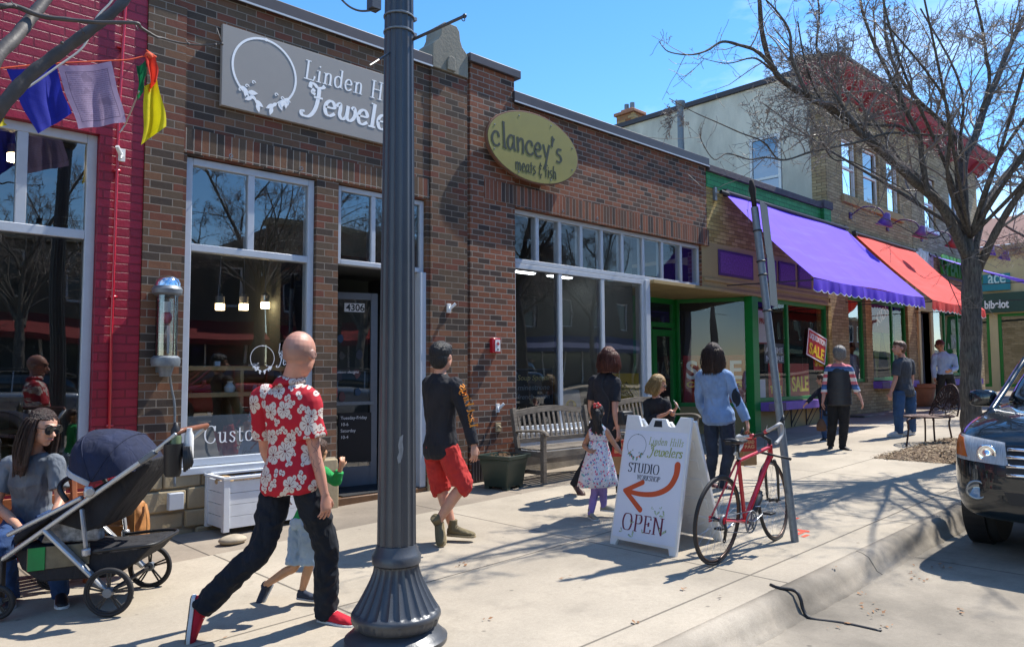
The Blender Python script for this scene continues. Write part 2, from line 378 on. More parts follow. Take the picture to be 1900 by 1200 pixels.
# paving
def concrete(name, c, joints=None, dark=.25, g=1):
    t = NT(name); p = t.pos(); n = t.noise(p, 140, 4, .7); b = t.noise(p, .55, 6, .62); sp = t.vor(p, 190, 'F1')
    st = t.noise(p, 3.1, 6, .7)
    cc = t.mix(t.ramp(b, [(.35, 0.), (.65, 1.)]), tuple(v*(1-dark*.8) for v in c), tuple(v*(1+dark*.25) for v in c))
    n4 = t.noise(p, 34, 5, .75); cc = t.mix(.8, cc, t.mix(n, (.62, .62, .62), (1.3, 1.3, 1.3)), 'MULTIPLY'); cc = t.mix(.7, cc, t.mix(n4, (.7, .68, .66), (1.26, 1.27, 1.28)), 'MULTIPLY')
    cc = t.mix(t.ramp(sp.outputs['Distance'], [(.12, .5), (.3, 0.)]), cc, tuple(v*.4 for v in c))
    cc = t.mix(t.ramp(st, [(.54, 0.), (.74, .45)]), cc, tuple(v*.5 for v in c))
    spot = t.vor(p, 3.1, 'F1'); cc = t.mix(t.ramp(spot.outputs['Distance'], [(.03, .75), (.06, 0.)]), cc, tuple(v*.35 for v in c))
    cr = t.vor(t.mix(.12, p, t.noise(p, 2, 4)), .42, 'DISTANCE_TO_EDGE'); h = t.math('MULTIPLY', n, .25)
    crk = t.ramp(cr.outputs['Distance'], [(.0015, 1.), (.005, 0.)]); gate = t.ramp(t.noise(p, .31, 2), [(.52, 0.), (.56, 1.)]); crk = t.math('MULTIPLY', t.math('MULTIPLY', crk, gate), .0)
    cc = t.mix(crk, cc, tuple(v*.3 for v in c)); h = t.math('SUBTRACT', h, crk)
    if joints:
        x, y, z = t.sep(p)[:3]; jn = None
        for ax, off, per in joints:
            s_ = x if ax == 'x' else y
            q = t.math('ABSOLUTE', t.math('SUBTRACT', t.math('MODULO', t.math('ADD', t.math('SUBTRACT', s_, off), 1000*per), per), per/2))
            q = t.math('SUBTRACT', per/2, q); q = t.math('ADD', q, t.math('MULTIPLY', t.math('SUBTRACT', st, .5), .006))
            q = t.ramp(q, [(.005, 1.), (.011, 0.)]); jn = q if jn is None else t.math('MAXIMUM', jn, q)
        cc = t.mix(t.math('MULTIPLY', jn, .8), cc, tuple(v*.22 for v in c)); h = t.math('SUBTRACT', h, t.math('MULTIPLY', jn, 1.5))
    return t.fin(cc, .93, t.bump(h, .004, 1))
# slabs: cross joints every 2.45 m, one long joint, a darker strip by the shops
M['walk'] = concrete('pale concrete pavement', hexc('aea392'), [('x', 5.13, 2.45), ('y', 4.55, 4.0), ('y', 2.9, 50)], .3)
M['walkstrip'] = concrete('worn concrete strip', hexc('95897a'), [('x', 3.9, 1.25)], .45)
M['curb'] = concrete('rough concrete kerb', hexc('a3998a'), [('x', 6.3, 3.05)], .8)
M['road'] = concrete('pale worn street concrete', hexc('958c7e'), [('x', 7.0, 4.5)], .75)
M['asphalt'] = concrete('grey asphalt', hexc('5b5a59'), None, .35)
# ------------------------------------------------------------------ ground
def sheet(name, x0, x1, y0, y1, z, mat, nx=2, dz=0):
    b = MB(); xs = [lerp(x0, x1, i/(nx-1)) for i in range(nx)]
    vs = [(x, y, gz(x)+z) for x in xs for y in (y0, y1)]
    b.add(vs, [(2*i, 2*i+2, 2*i+3, 2*i+1) for i in range(nx-1)])
    o = b.build(name, mat, fix=False); return tag(o, kind='structure')
CURB = 2.45
sheet('ground', -300, 420, -300, 420, -.24, M['asphalt'])
sheet('road', -60, 90, -9.0, CURB+.02, -.155, M['road'])
sheet('pavement', -12, 90, CURB+.16, 6.6, 0, M['walk'])
sheet('pavement_edge', -12, 90, 6.6, 7.72, -.003, M['walkstrip'])
sheet('far_pavement', -40, 90, -12.9, -9.0, -.01, M['walk'])
def kerb(name, y, sgn):
    prof = [(-.06, -.2), (-.05, -.152), (-.01, -.13), (.02, -.08), (.05, -.035), (.1, -.008), (.165, 0), (.165, -.22)]
    b = MB(); xs = [-12+i*.5 for i in range(205)]
    rings = []; xs = [-12+i*.06 for i in range(1500)]
    for x in xs:
        wv = .008*math.sin(x*2.1)+.006*math.sin(x*5.3)+.018*noise.noise(Vector((x*3, 1, 0)))+.02*noise.noise(Vector((x*11, 4, 0)))
        rings.append([Vector((x, y+sgn*(p+(wv if 0 < i < 6 else 0)), gz(x)+q+.012*noise.noise(Vector((x*7, i*.7, 3)))*(1 if 1 < i < 6 else 0))) for i, (p, q) in enumerate(prof)])
    b.loft(rings, cap=False, closed_ring=False); return tag(b.build(name, M['curb'], smooth=True), kind='structure')
kerb('kerb', CURB, 1); kerb('far_kerb', -9.0, -1)
# ------------------------------------------------------------------ walls, windows, roofs
def wallmesh(b, x0, x1, z0, z1, y, th, holes=(), axis='x', zb=None):
    """upright slab with openings; axis 'x': runs along x, front face at y, slab goes to y+th"""
    xs = sorted({x0, x1, *[min(max(h[0], x0), x1) for h in holes], *[min(max(h[1], x0), x1) for h in holes]})
    zs = sorted({z0, z1, *[min(max(h[2], z0), z1) for h in holes], *[min(max(h[3], z0), z1) for h in holes]})
    def solid(i, j):
        if i < 0 or j < 0 or i >= len(xs)-1 or j >= len(zs)-1: return False
        cx = (xs[i]+xs[i+1])/2; cz = (zs[j]+zs[j+1])/2
        return not any(h[0] < cx < h[1] and h[2] < cz < h[3] for h in holes)
    P = (lambda x, yy, z: (x, yy, z)) if axis == 'x' else (lambda x, yy, z: (yy, x, z))
    for i in range(len(xs)-1):
        for j in range(len(zs)-1):
            if not solid(i, j): continue
            a, c, p, q = xs[i], xs[i+1], zs[j], zs[j+1]; y1 = y+th
            b.add([P(a, y, p), P(c, y, p), P(c, y, q), P(a, y, q)], [(0, 1, 2, 3)]); b.add([P(a, y1, p), P(c, y1, p), P(c, y1, q), P(a, y1, q)], [(3, 2, 1, 0)])
            if not solid(i-1, j): b.add([P(a, y, p), P(a, y, q), P(a, y1, q), P(a, y1, p)], [(0, 1, 2, 3)])
            if not solid(i+1, j): b.add([P(c, y, p), P(c, y1, p), P(c, y1, q), P(c, y, q)], [(0, 1, 2, 3)])
            if not solid(i, j-1): b.add([P(a, y, p), P(a, y1, p), P(c, y1, p), P(c, y, p)], [(0, 1, 2, 3)])
            if not solid(i, j+1): b.add([P(a, y, q), P(c, y, q), P(c, y1, q), P(a, y1, q)], [(0, 1, 2, 3)])
def wall(parent, name, mat, *a, **k):
    b = MB(); wallmesh(b, *a, **k); return b.build(name, mat, parent)
def window(parent, x0, x1, z0, z1, y, vert=(), horiz=(), fw=.07, dp=.09, mat=None, pane=None, axis='x', name='window', halfs=(), bevel=.006, recess=.035):
    """frame as one mesh, its glass as a child. vert: (x, za, zb); horiz: (z, xa, xb)"""
    mat = mat or M['alum']; b = MB(); P = (lambda a, c, d, e, f, g: b.box(a, c, d, e, f, g)) if axis == 'x' else (lambda a, c, d, e, f, g: b.box(d, e, a, c, f, g))
    P(x0, x0+fw, y, y+dp, z0, z1); P(x1-fw, x1, y, y+dp, z0, z1); P(x0+fw, x1-fw, y, y+dp, z1-fw, z1); P(x0+fw, x1-fw, y, y+dp, z0, z0+fw)
    for z, xa, xb in horiz: P(max(xa, x0+fw), min(xb, x1-fw), y+.002, y+dp-.002, z-fw/2, z+fw/2)
    for x, za, zb in vert: P(x-fw/2, x+fw/2, y+.004, y+dp-.004, max(za, z0+fw), min(zb, z1-fw))
    f = b.build(name, mat, parent, bevel=bevel)
    g = MB(); yy = y+recess; P = g.box
    if axis == 'x': g.add([(x0+fw/2, yy, z0+fw/2), (x1-fw/2, yy, z0+fw/2), (x1-fw/2, yy, z1-fw/2), (x0+fw/2, yy, z1-fw/2)], [(0, 1, 2, 3)])
    else: g.add([(yy, x0+fw/2, z0+fw/2), (yy, x1-fw/2, z0+fw/2), (yy, x1-fw/2, z1-fw/2), (yy, x0+fw/2, z1-fw/2)], [(0, 1, 2, 3)])
    g.build('pane', pane or M['glass'], f); return f
def room(parent, x0, x1, y0, y1, z0, z1, wallm='int_wall', floorm='int_floor'):
    b = MB(); b.add([(x0, y0, z0), (x0, y1, z0), (x0, y1, z1), (x0, y0, z1)], [(0, 1, 2, 3)]); b.add([(x1, y0, z0), (x1, y1, z0), (x1, y1, z1), (x1, y0, z1)], [(3, 2, 1, 0)])
    b.add([(x0, y1, z0), (x1, y1, z0), (x1, y1, z1), (x0, y1, z1)], [(0, 1, 2, 3)]); b.add([(x0, y0, z1), (x1, y0, z1), (x1, y1, z1), (x0, y1, z1)], [(0, 1, 2, 3)])
    b.m = 1; b.add([(x0, y0, z0), (x1, y0, z0), (x1, y1, z0), (x0, y1, z0)], [(0, 1, 2, 3)])
    return b.build('interior', [M[wallm], M[floorm]], parent)
BD = 16.0   # depth the shops run back to

# --- red painted shop
S1 = thing('red_brick_shop', (0, D, 0), 'shop front of glossy red painted brick at the left edge', 'building')
wall(S1, 'wall', M['brick_red'], -11.5, 2.372, -.6, 5.95, D, .32, [(-1.62, 1.98, .62, 3.83)])
MB().box(-11.5, 2.372, D+.33, BD, 5.0, 5.2).build('roof', M['asphalt'], S1)
MB().box(-11.55, 2.372, D-.04, D+.36, 5.95, 6.08).build('parapet_cap', M['capmetal'], S1, bevel=.01)
window(S1, -1.62, 1.98, .62, 3.83, D+.07, vert=[(1.38, 2.9, 3.8), (.1, 2.9, 3.8), (-.3, .62, 2.85)], horiz=[(2.88, -2, 2.5)], fw=.085, dp=.12)
room(S1, -1.9, 2.3, D+.33, 12.5, .15, 4.2)
b = MB(); cx = 2.13; zz = 5.95
b.tube([(cx, D-.02, .55), (cx-.01, D-.025, 2.0), (cx+.0, D-.022, 4.05), (cx+.03, D-.03, 5.2), (cx+.0, D-.02, 5.95)], .014, 8)
for z in (1.1, 2.3, 3.5, 4.7): b.box(cx-.03, cx+.03, D-.03, D+.01, z, z+.02)
b.build('conduit', M['redpaint'], S1, smooth=True)

# --- jeweller's shop of brown brick
S2 = thing('brown_brick_shop', (4.4, D, 0), 'low shop of mixed brown brick with stone base and recessed door', 'building')
wall(S2, 'wall', M['brick_j'], 2.374, 6.455, .64, 5.56, D, .3, [(2.78, 4.235, .6, 3.80), (4.515, 5.79, .0, 3.80)])
# lintel course of bricks on end, proud of the wall; the piers stand a little forward too
b = MB(); b.box(2.74, 5.83, D-.012, D+.02, 3.815, 4.07); b.build('lintel', M['brick_js'], S2)
MB().box(2.374, 2.74, D-.022, D+.01, .64, 5.3).build('pier', M['brick_j'], S2); MB().box(5.84, 6.455, D-.022, D+.01, .645, 5.55).build('pier', M['brick_j'], S2)
b = MB(); b.box(2.36, 5.84, D-.06, D+.36, 5.56, 5.70); b.build('parapet_cap', M['capmetal'], S2, bevel=.008)
b = MB(); b.box(2.36, 5.84, D-.068, D-.055, 5.545, 5.565); b.build('flashing_edge', M['alum'], S2)
b = MB(); cx = 6.15     # stone finial with scooped shoulders and a small arch
prof = [(-.3, 0), (-.3, .3), (-.27, .34), (-.2, .4), (-.165, .48), (-.15, .60), (-.1, .66), (.1, .66), (.15, .60), (.165, .48), (.2, .4), (.27, .34), (.3, .3), (.3, 0)]
b.prism(prof, (cx, D-.05, 5.56), (1, 0, 0), (0, 0, 1), (0, .34, 0))
arch = [(-.07, 0), (-.07, .13), (-.05, .18), (0, .2), (.05, .18), (.07, .13), (.07, 0)]; b.prism(arch, (cx, D-.075, 5.58), (1, 0, 0), (0, 0, 1), (0, .025, 0))
b.build('finial', stucco('grey cast stone', hexc('8a8578'), .4), S2, bevel=.008)
MB().box(2.374, 6.455, D+.31, BD, 4.9, 5.1).build('roof', M['asphalt'], S2)
# stone base laid in blocks
random.seed(4); b = MB()
def stonebase(x0, x1):
    z = -.12
    for hh in (.2, .17, .22, .17):
        x = x0
        while x < x1-.01:
            wv = min(random.uniform(.22, .5), x1-x)
            if x1-x-wv < .1: wv = x1-x
            yo = random.uniform(.02, .07); dz = random.uniform(-.012, .012)
            b.box(x+.006, x+wv-.006, D-yo, D+.1, z+.006, z+hh-.008+dz); x += wv
        z += hh
    b.m = 1; b.box(x0, x1, D-.012, D+.12, -.15, z); b.m = 0
stonebase(2.374, 4.51)
o = b.build('stone_base', [M['stone'], plain('old mortar', hexc('8a7f6c'), .9, 0, .2, bump=.004)], S2, bevel=.018)
MB().box(2.75, 4.27, D-.06, D+.14, .59, .655).build('window_sill', M['alum'], S2, bevel=.006)
MB().box(5.795, 6.02, D-.05, D+.1, -.1, .50).build('base_block', M['stone'], S2, bevel=.015); MB().box(4.36, 4.512, D-.075, D+.1, .0, .43).build('base_block', M['stone'], S2, bevel=.015)
MB().box(5.792, 6.455, D-.022, D+.1, -.15, .641).build('pier_foot', M['brick_j'], S2)
window(S2, 2.785, 4.23, .66, 3.79, D+.05, vert=[(3.485, 2.88, 3.8)], horiz=[(2.87, 2, 5)], fw=.075, dp=.12)
window(S2, 4.52, 5.785, 2.86, 3.79, D+.05, vert=[(5.03, 2.8, 3.8)], horiz=[], fw=.06, dp=.12, name='transom_window')
room(S2, 2.5, 4.5, D+.31, 12.5, .3, 4.2)
# recessed entry: side walls, floor, door set back and slightly open
b = MB(); b.box(4.50, 4.56, D+.3, 9.1, .1, 3.0); b.box(5.76, 5.84, D+.17, 9.1, .1, 2.86); b.box(4.5, 5.9, D+.17, 9.1, 2.86, 2.95)
b.build('entry_lining', plain('dark grey panel', hexc('3c4043'), .6, 0, .1), S2)
MB().box(4.52, 5.79, D-.02, 9.4, -.1, .16).build('entry_floor', plain('brown tile', hexc('6a4c33'), .5, 0, .25, 9), S2, bevel=.008)
b = MB(); b.box(4.56, 5.76, 9.0, 9.05, .16, 2.86)
b.build('entry_wall', plain('dark display wall', hexc('4a5250'), .8, 0, .15, 2), S2)
MB().box(5.70, 5.79, D-.0, D+.14, .16, 2.86).build('door_jamb', M['alum'], S2, bevel=.008)
room(S2, 4.56, 6.4, 9.06, 12.5, .16, 3.2)

# --- butcher's shop of red-brown brick
S3 = thing('red_brown_brick_shop', (9.4, D, 0), 'low shop of red brown brick with a band of small panes', 'building')
b = MB(); wallmesh(b, 6.457, 12.375, .62, 5.46, D, .3, [(7.34, 12.16, .0, 3.935), (12.16, 12.38, .0, 3.14)])
b.build('wall', M['brick_b'], S3)
b = MB(); b.box(6.50, 7.33, D-.03, D+.01, 3.935, 5.80); b.box(6.50, 7.33, D-.03, D+.01, .62, 3.935); b.box(6.457, 7.34, D+.012, D+.3, 5.46, 5.8)
b.build('pier', M['brick_b'], S3)
MB().box(6.457, 7.42, D-.085, D+.34, 5.80, 5.92).build('pier_cap', M['capmetal'], S3, bevel=.01)
b = MB(); b.box(6.75, 12.375, D-.04, D-.0, 3.96, 4.24); b.box(7.34, 12.375, D-.04, D-.0, 3.935, 3.962); b.build('lintel', M['brick_bs'], S3)
b = MB(); b.box(7.30, 12.40, D-.07, D+.36, 5.46, 5.61); b.build('parapet_cap', M['capmetal'], S3, bevel=.008)
MB().box(7.3, 12.4, D-.078, D-.065, 5.445, 5.465).build('flashing_edge', M['alum'], S3)
MB().box(6.457, 12.37, D+.31, BD, 4.8, 5.0).build('roof', M['asphalt'], S3)
MB().box(6.50, 7.33, D-.028, D+.2, -.15, .62).build('pier_foot', M['brick_b'], S3)
for i in range(6): MB().box(6.52+i*.05, 6.55+i*.05, D-.05, D-.02, .15, .42).build('vent_bar', M['capmetal'], S3)
b = MB(); b.box(7.34, 10.56, D-.02, D+.2, -.1, .42); b.build('base', plain('rough grey concrete', hexc('8d8579'), .95, 0, .25, 5, bump=.008, bscale=60), S3, bevel=.012)
b = MB(); b.box(7.34, 10.57, D-.04, D+.14, .42, .70); b.box(7.33, 10.58, D-.06, D+.14, .70, .74); b.build('stall_riser', M['wwood'], S3, bevel=.005)
X9 = [7.34, 7.87, 8.36, 8.85, 9.35, 9.88, 10.45, 11.0, 11.58, 12.16]
window(S3, 7.34, 12.16, 3.15, 3.93, D+.05, vert=[(x, 3.1, 4) for x in X9[1:-1]], fw=.065, dp=.12, name='transom_window', pane=M['glass_low'])
window(S3, 7.34, 10.46, .742, 3.148, D+.05, vert=[(8.36, .5, 3.2), (9.36, .5, 3.2)], fw=.075, dp=.12)
MB().box(10.46, 10.58, D+.02, D+.2, .2, 3.148).build('corner_post', M['alum'], S3, bevel=.006)
window(S3, D+.2, 9.15, .3, 3.1, 10.47, fw=.06, dp=.06, axis='y', name='side_window')
room(S3, 6.6, 10.46, D+.31, 13, .35, 4.2, 'int_wall', 'int_floor')
b = MB(); b.box(10.6, 12.37, D+.31, 13, 3.13, 3.15); b.build('soffit', M['tanpaint'], S3)

# --- toy shop: yellow and green painted brick, recessed corner door
S4 = thing('yellow_painted_brick_shop', (15, D, 0), 'low yellow painted brick shop with green band and recessed green door', 'building')
wall(S4, 'upper_wall', M['brick_gold'], 12.377, 17.55, 4.02, 5.08, D, .3)
wall(S4, 'green_band', M['brick_green'], 12.377, 17.55, 5.08, 5.37, D-.012, .3)
b = MB(); b.box(17.25, 17.62, D-.09, D-.013, 4.9, 5.37); b.build('corner_pier', M['brick_green'], S4)
b = MB(); b.box(12.40, 17.66, D-.07, D+.36, 5.37, 5.50); b.box(17.2, 17.68, D-.12, D+.36, 5.375, 5.56); b.build('parapet_cap', plain('weathered coping', hexc('4a4348'), .8, 0, .3, 8, bump=.006, bscale=20), S4, bevel=.01)
b = MB(); wallmesh(b, 12.17, 17.55, 3.16, 4.02, D-.004, .25); b.box(10.60, 17.55, D-.05, D+.2, 3.10, 3.16) ; b.box(12.2, 17.6, D-.03, D-.005, 3.28, 3.34)
b.build('fascia', M['tanpaint'], S4, bevel=.005)
for x0, x1 in ((12.72, 14.02), (14.35, 15.0), (15.1, 15.85), (15.98, 16.62), (16.8, 17.4)):
    b = MB(); b.box(x0, x1, D-.03, D-.004, 3.42, 3.92); f = b.build('panel', M['purpledark'], S4, bevel=.01)
    b = MB(); b.box(x0+.05, x1-.05, D-.036, D-.028, 3.47, 3.87); n = int((x1-x0)/.11)
    b.build('lattice', plain('mottled purple lattice', hexc('6b3f86'), .7, 0, .45, 30), f)
MB().box(12.377, 17.55, D+.31, BD, 4.7, 4.9).build('roof', M['asphalt'], S4)
G_ = M['greenpaint']
MB().box(13.93, 14.17, D-.03, D+.15, .30, 3.10).build('corner_post', G_, S4, bevel=.008)
window(S4, 14.17, 17.45, .96, 3.10, D+.03, vert=[(15.55, .5, 3.2)], fw=.08, dp=.1, mat=G_, pane=M['glass_low'])
b = MB(); b.box(14.17, 17.5, D-.20, D+.1, .78, .95); f = b.build('ledge', M['purplepaint'], S4, bevel=.006)
b = MB(); b.box(14.172, 14.9, D-.206, D-.19, .79, .94); b.build('ledge_face', M['purpledark'], f)
for x in (14.9, 15.5, 16.2, 16.9):
    b = MB(); b.bar((x, D-.17, .78), (x, D-.005, .45), .02); b.bar((x+.22, D-.17, .78), (x+.12, D-.005, .40), .015); b.bar((x, D-.01, .78), (x, D-.01, .40), .02); b.build('bracket', M['capmetal'], S4)
wall(S4, 'stall_riser', M['tanpaint'], 14.0, 17.55, .1, .96, D, .2)
wall(S4, 'side_pier', M['brick_gold'], 17.45, 17.62, .1, 3.10, D-.02, .25)
# recess: slanted glazing and door wall
def slanted(parent, a, c, z0, z1, name, mat, fw=.07, verts=(), hor=(), pane=None):
    a = Vector((*a, 0)); c = Vector((*c, 0)); d = (c-a); L = d.length; d.normalize(); nrm = Vector((d.y, -d.x, 0)); b = MB(); Mx = Matrix((d, -nrm, (0, 0, 1))).transposed()
    def bx(u0, u1, p0, p1): b.cbox(a+d*((u0+u1)/2)+Vector((0, 0, (p0+p1)/2)), (u1-u0, .08, p1-p0), Mx)
    bx(0, fw, z0, z1); bx(L-fw, L, z0, z1); bx(fw, L-fw, z1-fw, z1); bx(fw, L-fw, z0, z0+fw)
    for u in verts: bx(u-fw/2, u+fw/2, z0+fw, z1-fw)
    for z, u0, u1 in hor: bx(u0, u1, z-fw/2, z+fw/2)
    f = b.build(name, mat, parent); g = MB(); p = a+d*.02; q = c-d*.02
    g.add([(p.x, p.y, z0+.02), (q.x, q.y, z0+.02), (q.x, q.y, z1-.02), (p.x, p.y, z1-.02)], [(0, 1, 2, 3)]); g.build('pane', pane or M['glass_low'], f); return f
slanted(S4, (13.44, 9.17), (14.12, D+.15), .86, 3.10, 'side_window', G_, .08)
slanted(S4, (13.44, 9.19), (14.14, D+.15), .2, .86, 'side_panel', M['tanpaint'], .4)
slanted(S4, (12.62, 9.2), (13.44, 9.2), .24, 2.45, 'door', G_, .13)
slanted(S4, (12.3, 9.2), (13.44, 9.2), 2.5, 3.10, 'door_transom', G_, .1)
b = MB(); b.box(12.3, 12.6, 9.16, 9.24, .2, 2.5); b.box(10.6, 12.3, 9.17, 9.24, .2, 3.1); b.box(13.40, 13.5, 9.1, 9.24, .2, 3.1); b.build('door_surround', G_, S4)
b = MB(); b.box(10.58, 13.95, D+.2, 9.17, 3.10, 3.13); b.build('soffit', M['tanpaint'], S4)
MB().box(10.58, 14.0, D-.1, 9.17, .1, .30).build('entry_step', M['curb'], S4, bevel=.01)
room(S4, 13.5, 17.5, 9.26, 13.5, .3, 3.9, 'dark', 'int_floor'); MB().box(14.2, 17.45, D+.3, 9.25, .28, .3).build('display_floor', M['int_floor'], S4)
b = MB(); b.box(13.6, 17.3, 13.2, 13.4, 1.9, 2.9)
for i in range(9): b.box(13.6, 17.3, 13.18, 13.2, 1.92+i*.11, 2.0+i*.11)
b.build('slat_wall', M['int_wood'], S4)

# --- two storey corner building
S5 = thing('two_storey_building', (22, D, 0), 'two storey tan brick building with red cornice and stained stucco side', 'building')
UW = [(18.55, 19.42, 5.93, 7.38), (19.82, 20.85, 5.93, 7.38), (21.42, 22.3, 5.93, 7.38), (24.3, 25.25, 5.85, 7.4), (26.6, 27.5, 5.85, 7.4)]
LW = [(18.62, 19.65, 1.3, 3.42), (20.05, 22.6, 1.3, 3.42), (23.45, 24.3, .5, 3.3), (24.6, 28.6, 1.4, 3.5)]
wall(S5, 'front_wall', M['brick_tan'], 17.63, 23.2, .1, 8.5, D, .35, UW[:3]+LW[:2])
wall(S5, 'side_front_wall', M['brick_pale'], 23.2, 29.6, .1, 8.5, D-.006, .35, UW[3:]+LW[2:])
wall(S5, 'stucco_wall', M['stucco'], D+.35, 22.5, 4.3, 8.86, 17.63, .3, [(8.80, 9.68, 5.4, 7.55)], axis='y')
b = MB(); b.box(17.62, 17.98, D-.006, D+.352, 4.3, 8.5); b.build('corner_brick', M['brick_tan'], S5)
b = MB(); b.box(29.3, 29.6, D+.35, 22.5, .1, 8.5); b.build('far_wall', M['brick_pale'], S5)
MB().box(17.93, 29.3, D+.36, 22.5, 8.4, 8.6).build('roof', M['asphalt'], S5)
b = MB(); b.box(17.56, 18.05, D+.6, 22.6, 8.86, 9.0); b.build('parapet_cap', M['capmetal'], S5, bevel=.01)
# bracketed red cornice leaning out over the street
redc = plain('dull red cornice paint', hexc('96343a'), .7, 0, .15, 3)
b = MB(); pr = [(D+.5, 8.4), (D-.05, 8.4), (D-.12, 8.5), (D-.5, 8.74), (D-.56, 8.9), (D+.5, 9.12)]
b.loft([[Vector((x, y, z)) for y, z in pr] for x in (17.35, 29.9)]); cn = b.build('cornice', redc, S5)
b = MB(); b.add([(17.3, D-.6, 8.9), (29.95, D-.6, 8.9), (29.95, D+.55, 9.16), (17.3, D+.55, 9.16), (17.3, D-.6, 8.97), (29.95, D-.6, 8.97), (29.95, D+.55, 9.23), (17.3, D+.55, 9.23)], [(0, 1, 2, 3), (4, 5, 6, 7), (0, 1, 5, 4), (1, 2, 6, 5), (2, 3, 7, 6), (3, 0, 4, 7)]); b.build('cornice_roof', plain('grey shingle', hexc('55535c'), .9, 0, .3, 12), S5)
for i in range(13):
    x = 17.7+i*1.0; b = MB(); b.loft([[Vector((x+dx, y, z)) for y, z in ((D-.01, 8.28), (D-.16, 8.36), (D-.48, 8.72), (D-.01, 8.72))] for dx in (0, .12)]); b.build('bracket', redc, S5)
wh = M['white']; blind = plain('pale window blind', hexc('b9bcc4'), .8, 0, .05)
for (x0, x1, z0, z1) in UW:
    f = window(S5, x0, x1, z0, z1, D+.06, horiz=[((z0+z1)/2, x0, x1)], fw=.06, dp=.08, mat=wh, pane=M['glass_dark'])
    b = MB()
    for i in range(14): b.box(x0+.07, x1-.07, D+.2, D+.203, z1-.1-i*.05, z1-.065-i*.05)
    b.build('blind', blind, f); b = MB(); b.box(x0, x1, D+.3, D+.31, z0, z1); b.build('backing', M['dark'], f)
b = MB(); b.box(18.45, 22.45, D-.07, D+.05, 5.72, 5.92); b.build('stone_sill', M['tanpaint'], S5, bevel=.01)
MB().box(24.2, 25.35, D-.07, D+.05, 5.72, 5.84).build('window_sill', wh, S5, bevel=.01); MB().box(26.5, 27.6, D-.07, D+.05, 5.72, 5.84).build('window_sill', wh, S5, bevel=.01)
f = window(S5, 8.82, 9.66, 5.3, 7.53, 17.60, horiz=[(6.45, 8, 10)], fw=.07, dp=.08, mat=M['white'], pane=M['glass_dark'], axis='y'); b = MB()
for i in range(36): b.box(17.68, 17.71, 8.9, 9.6, 7.40-i*.055, 7.435-i*.055)
b.build('blind', plain('grey blue blind', hexc('8e9aa8'), .7, 0, .05), f); MB().box(17.73, 17.74, 8.85, 9.65, 5.35, 7.5).build('backing', M['int_wall'], f)
MB().box(17.4, 29.6, D+.4, 22.5, 3.9, 4.0).build('floor_slab', M['dark'], S5)
window(S5, 18.64, 19.63, 1.3, 3.42, D+.06, fw=.08, mat=G_, pane=M['glass_low']); window(S5, 20.07, 22.58, 1.32, 3.42, D+.06, fw=.09, mat=G_, pane=M['glass_low'], vert=[(21.6, 1.3, 3.5)])
window(S5, 24.62, 28.58, 1.42, 3.5, D+.06, fw=.08, mat=G_, vert=[(25.9, 1.3, 3.5), (27.2, 1.3, 3.5)], pane=M['glass_low'])
slanted(S5, (23.47, D+.2), (24.28, D+.2), .52, 3.25, 'door', M['alum_dark'], .12, pane=M['glass_dark'])
b = MB(); b.box(23.28, 23.45, D-.06, D+.3, .4, 3.5); b.box(24.3, 24.5, D-.06, D+.3, .4, 3.5); b.box(23.28, 24.5, D-.07, D+.3, 3.3, 3.62); b.build('door_frame', M['creampaint'], S5, bevel=.01)
for x0, x1 in ((20.0, 22.65), (24.6, 28.6)):
    b = MB(); b.box(x0, x1, D-.22, D+.02, 1.13, 1.31); f = b.build('ledge', M['purplepaint'], S5, bevel=.008); b = MB(); b.box(x0+.002, x0+.5, D-.226, D-.21, 1.14, 1.3); b.build('ledge_face', M['purpledark'], f)
b = MB(); b.box(18.5, 19.8, D-.35, D+.02, .2, .52); b.build('front_step', M['curb'], S5, bevel=.02)
b = MB(); b.box(23.2, 24.6, D-.35, D+.02, .3, .66); b.build('door_step', M['curb'], S5, bevel=.02)
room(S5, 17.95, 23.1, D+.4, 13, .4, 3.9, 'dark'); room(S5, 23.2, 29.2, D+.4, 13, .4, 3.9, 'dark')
# rooftop things
T = thing('roof_chimney', (19.0, 14, 8.6), 'small yellow brick chimney with two flues on the far roof', 'chimney')
cy = onX(1169, 230, 18.6).y; zc = onX(1169, 210, 18.6).z; b = MB(); b.box(18.35, 18.85, cy-.33, cy+.33, 8.5, zc-.1); b.build('stack', M['brick_chim'], T); b = MB(); b.box(18.28, 18.92, cy-.4, cy+.4, zc-.1, zc); b.box(18.42, 18.78, cy-.22, cy+.22, zc, zc+.1); b.build('cap', plain('chimney cap', hexc('a8765c'), .9, 0, .2, 6), T, bevel=.02)
for y in (cy-.1, cy+.12):
    b = MB(); b.lathe([(.075, zc+.1), (.075, zc+.3)], (18.6, y, 0), 12); b.build('flue', M['galv'], T)
T = thing('vent_pipe', (16.6, 11.5, 5), 'tall galvanised vent pipe standing before the stucco wall', 'vent pipe')
c = onX(1264, 285, 16.6); b = MB(); zt = onX(1264, 205, 16.6).z; b.lathe([(.085, 4.8), (.085, zt)], (16.6, c.y, 0), 16); b.build('pipe', M['galv'], T, smooth=True, auto=40)
b = MB(); b.lathe([(.07, zt-.02), (.11, zt+.14), (.13, zt+.2), (.13, zt+.24), (.0, zt+.26)], (16.6, c.y, 0), 16); b.build('cowl', M['galv'], T, smooth=True, auto=40)

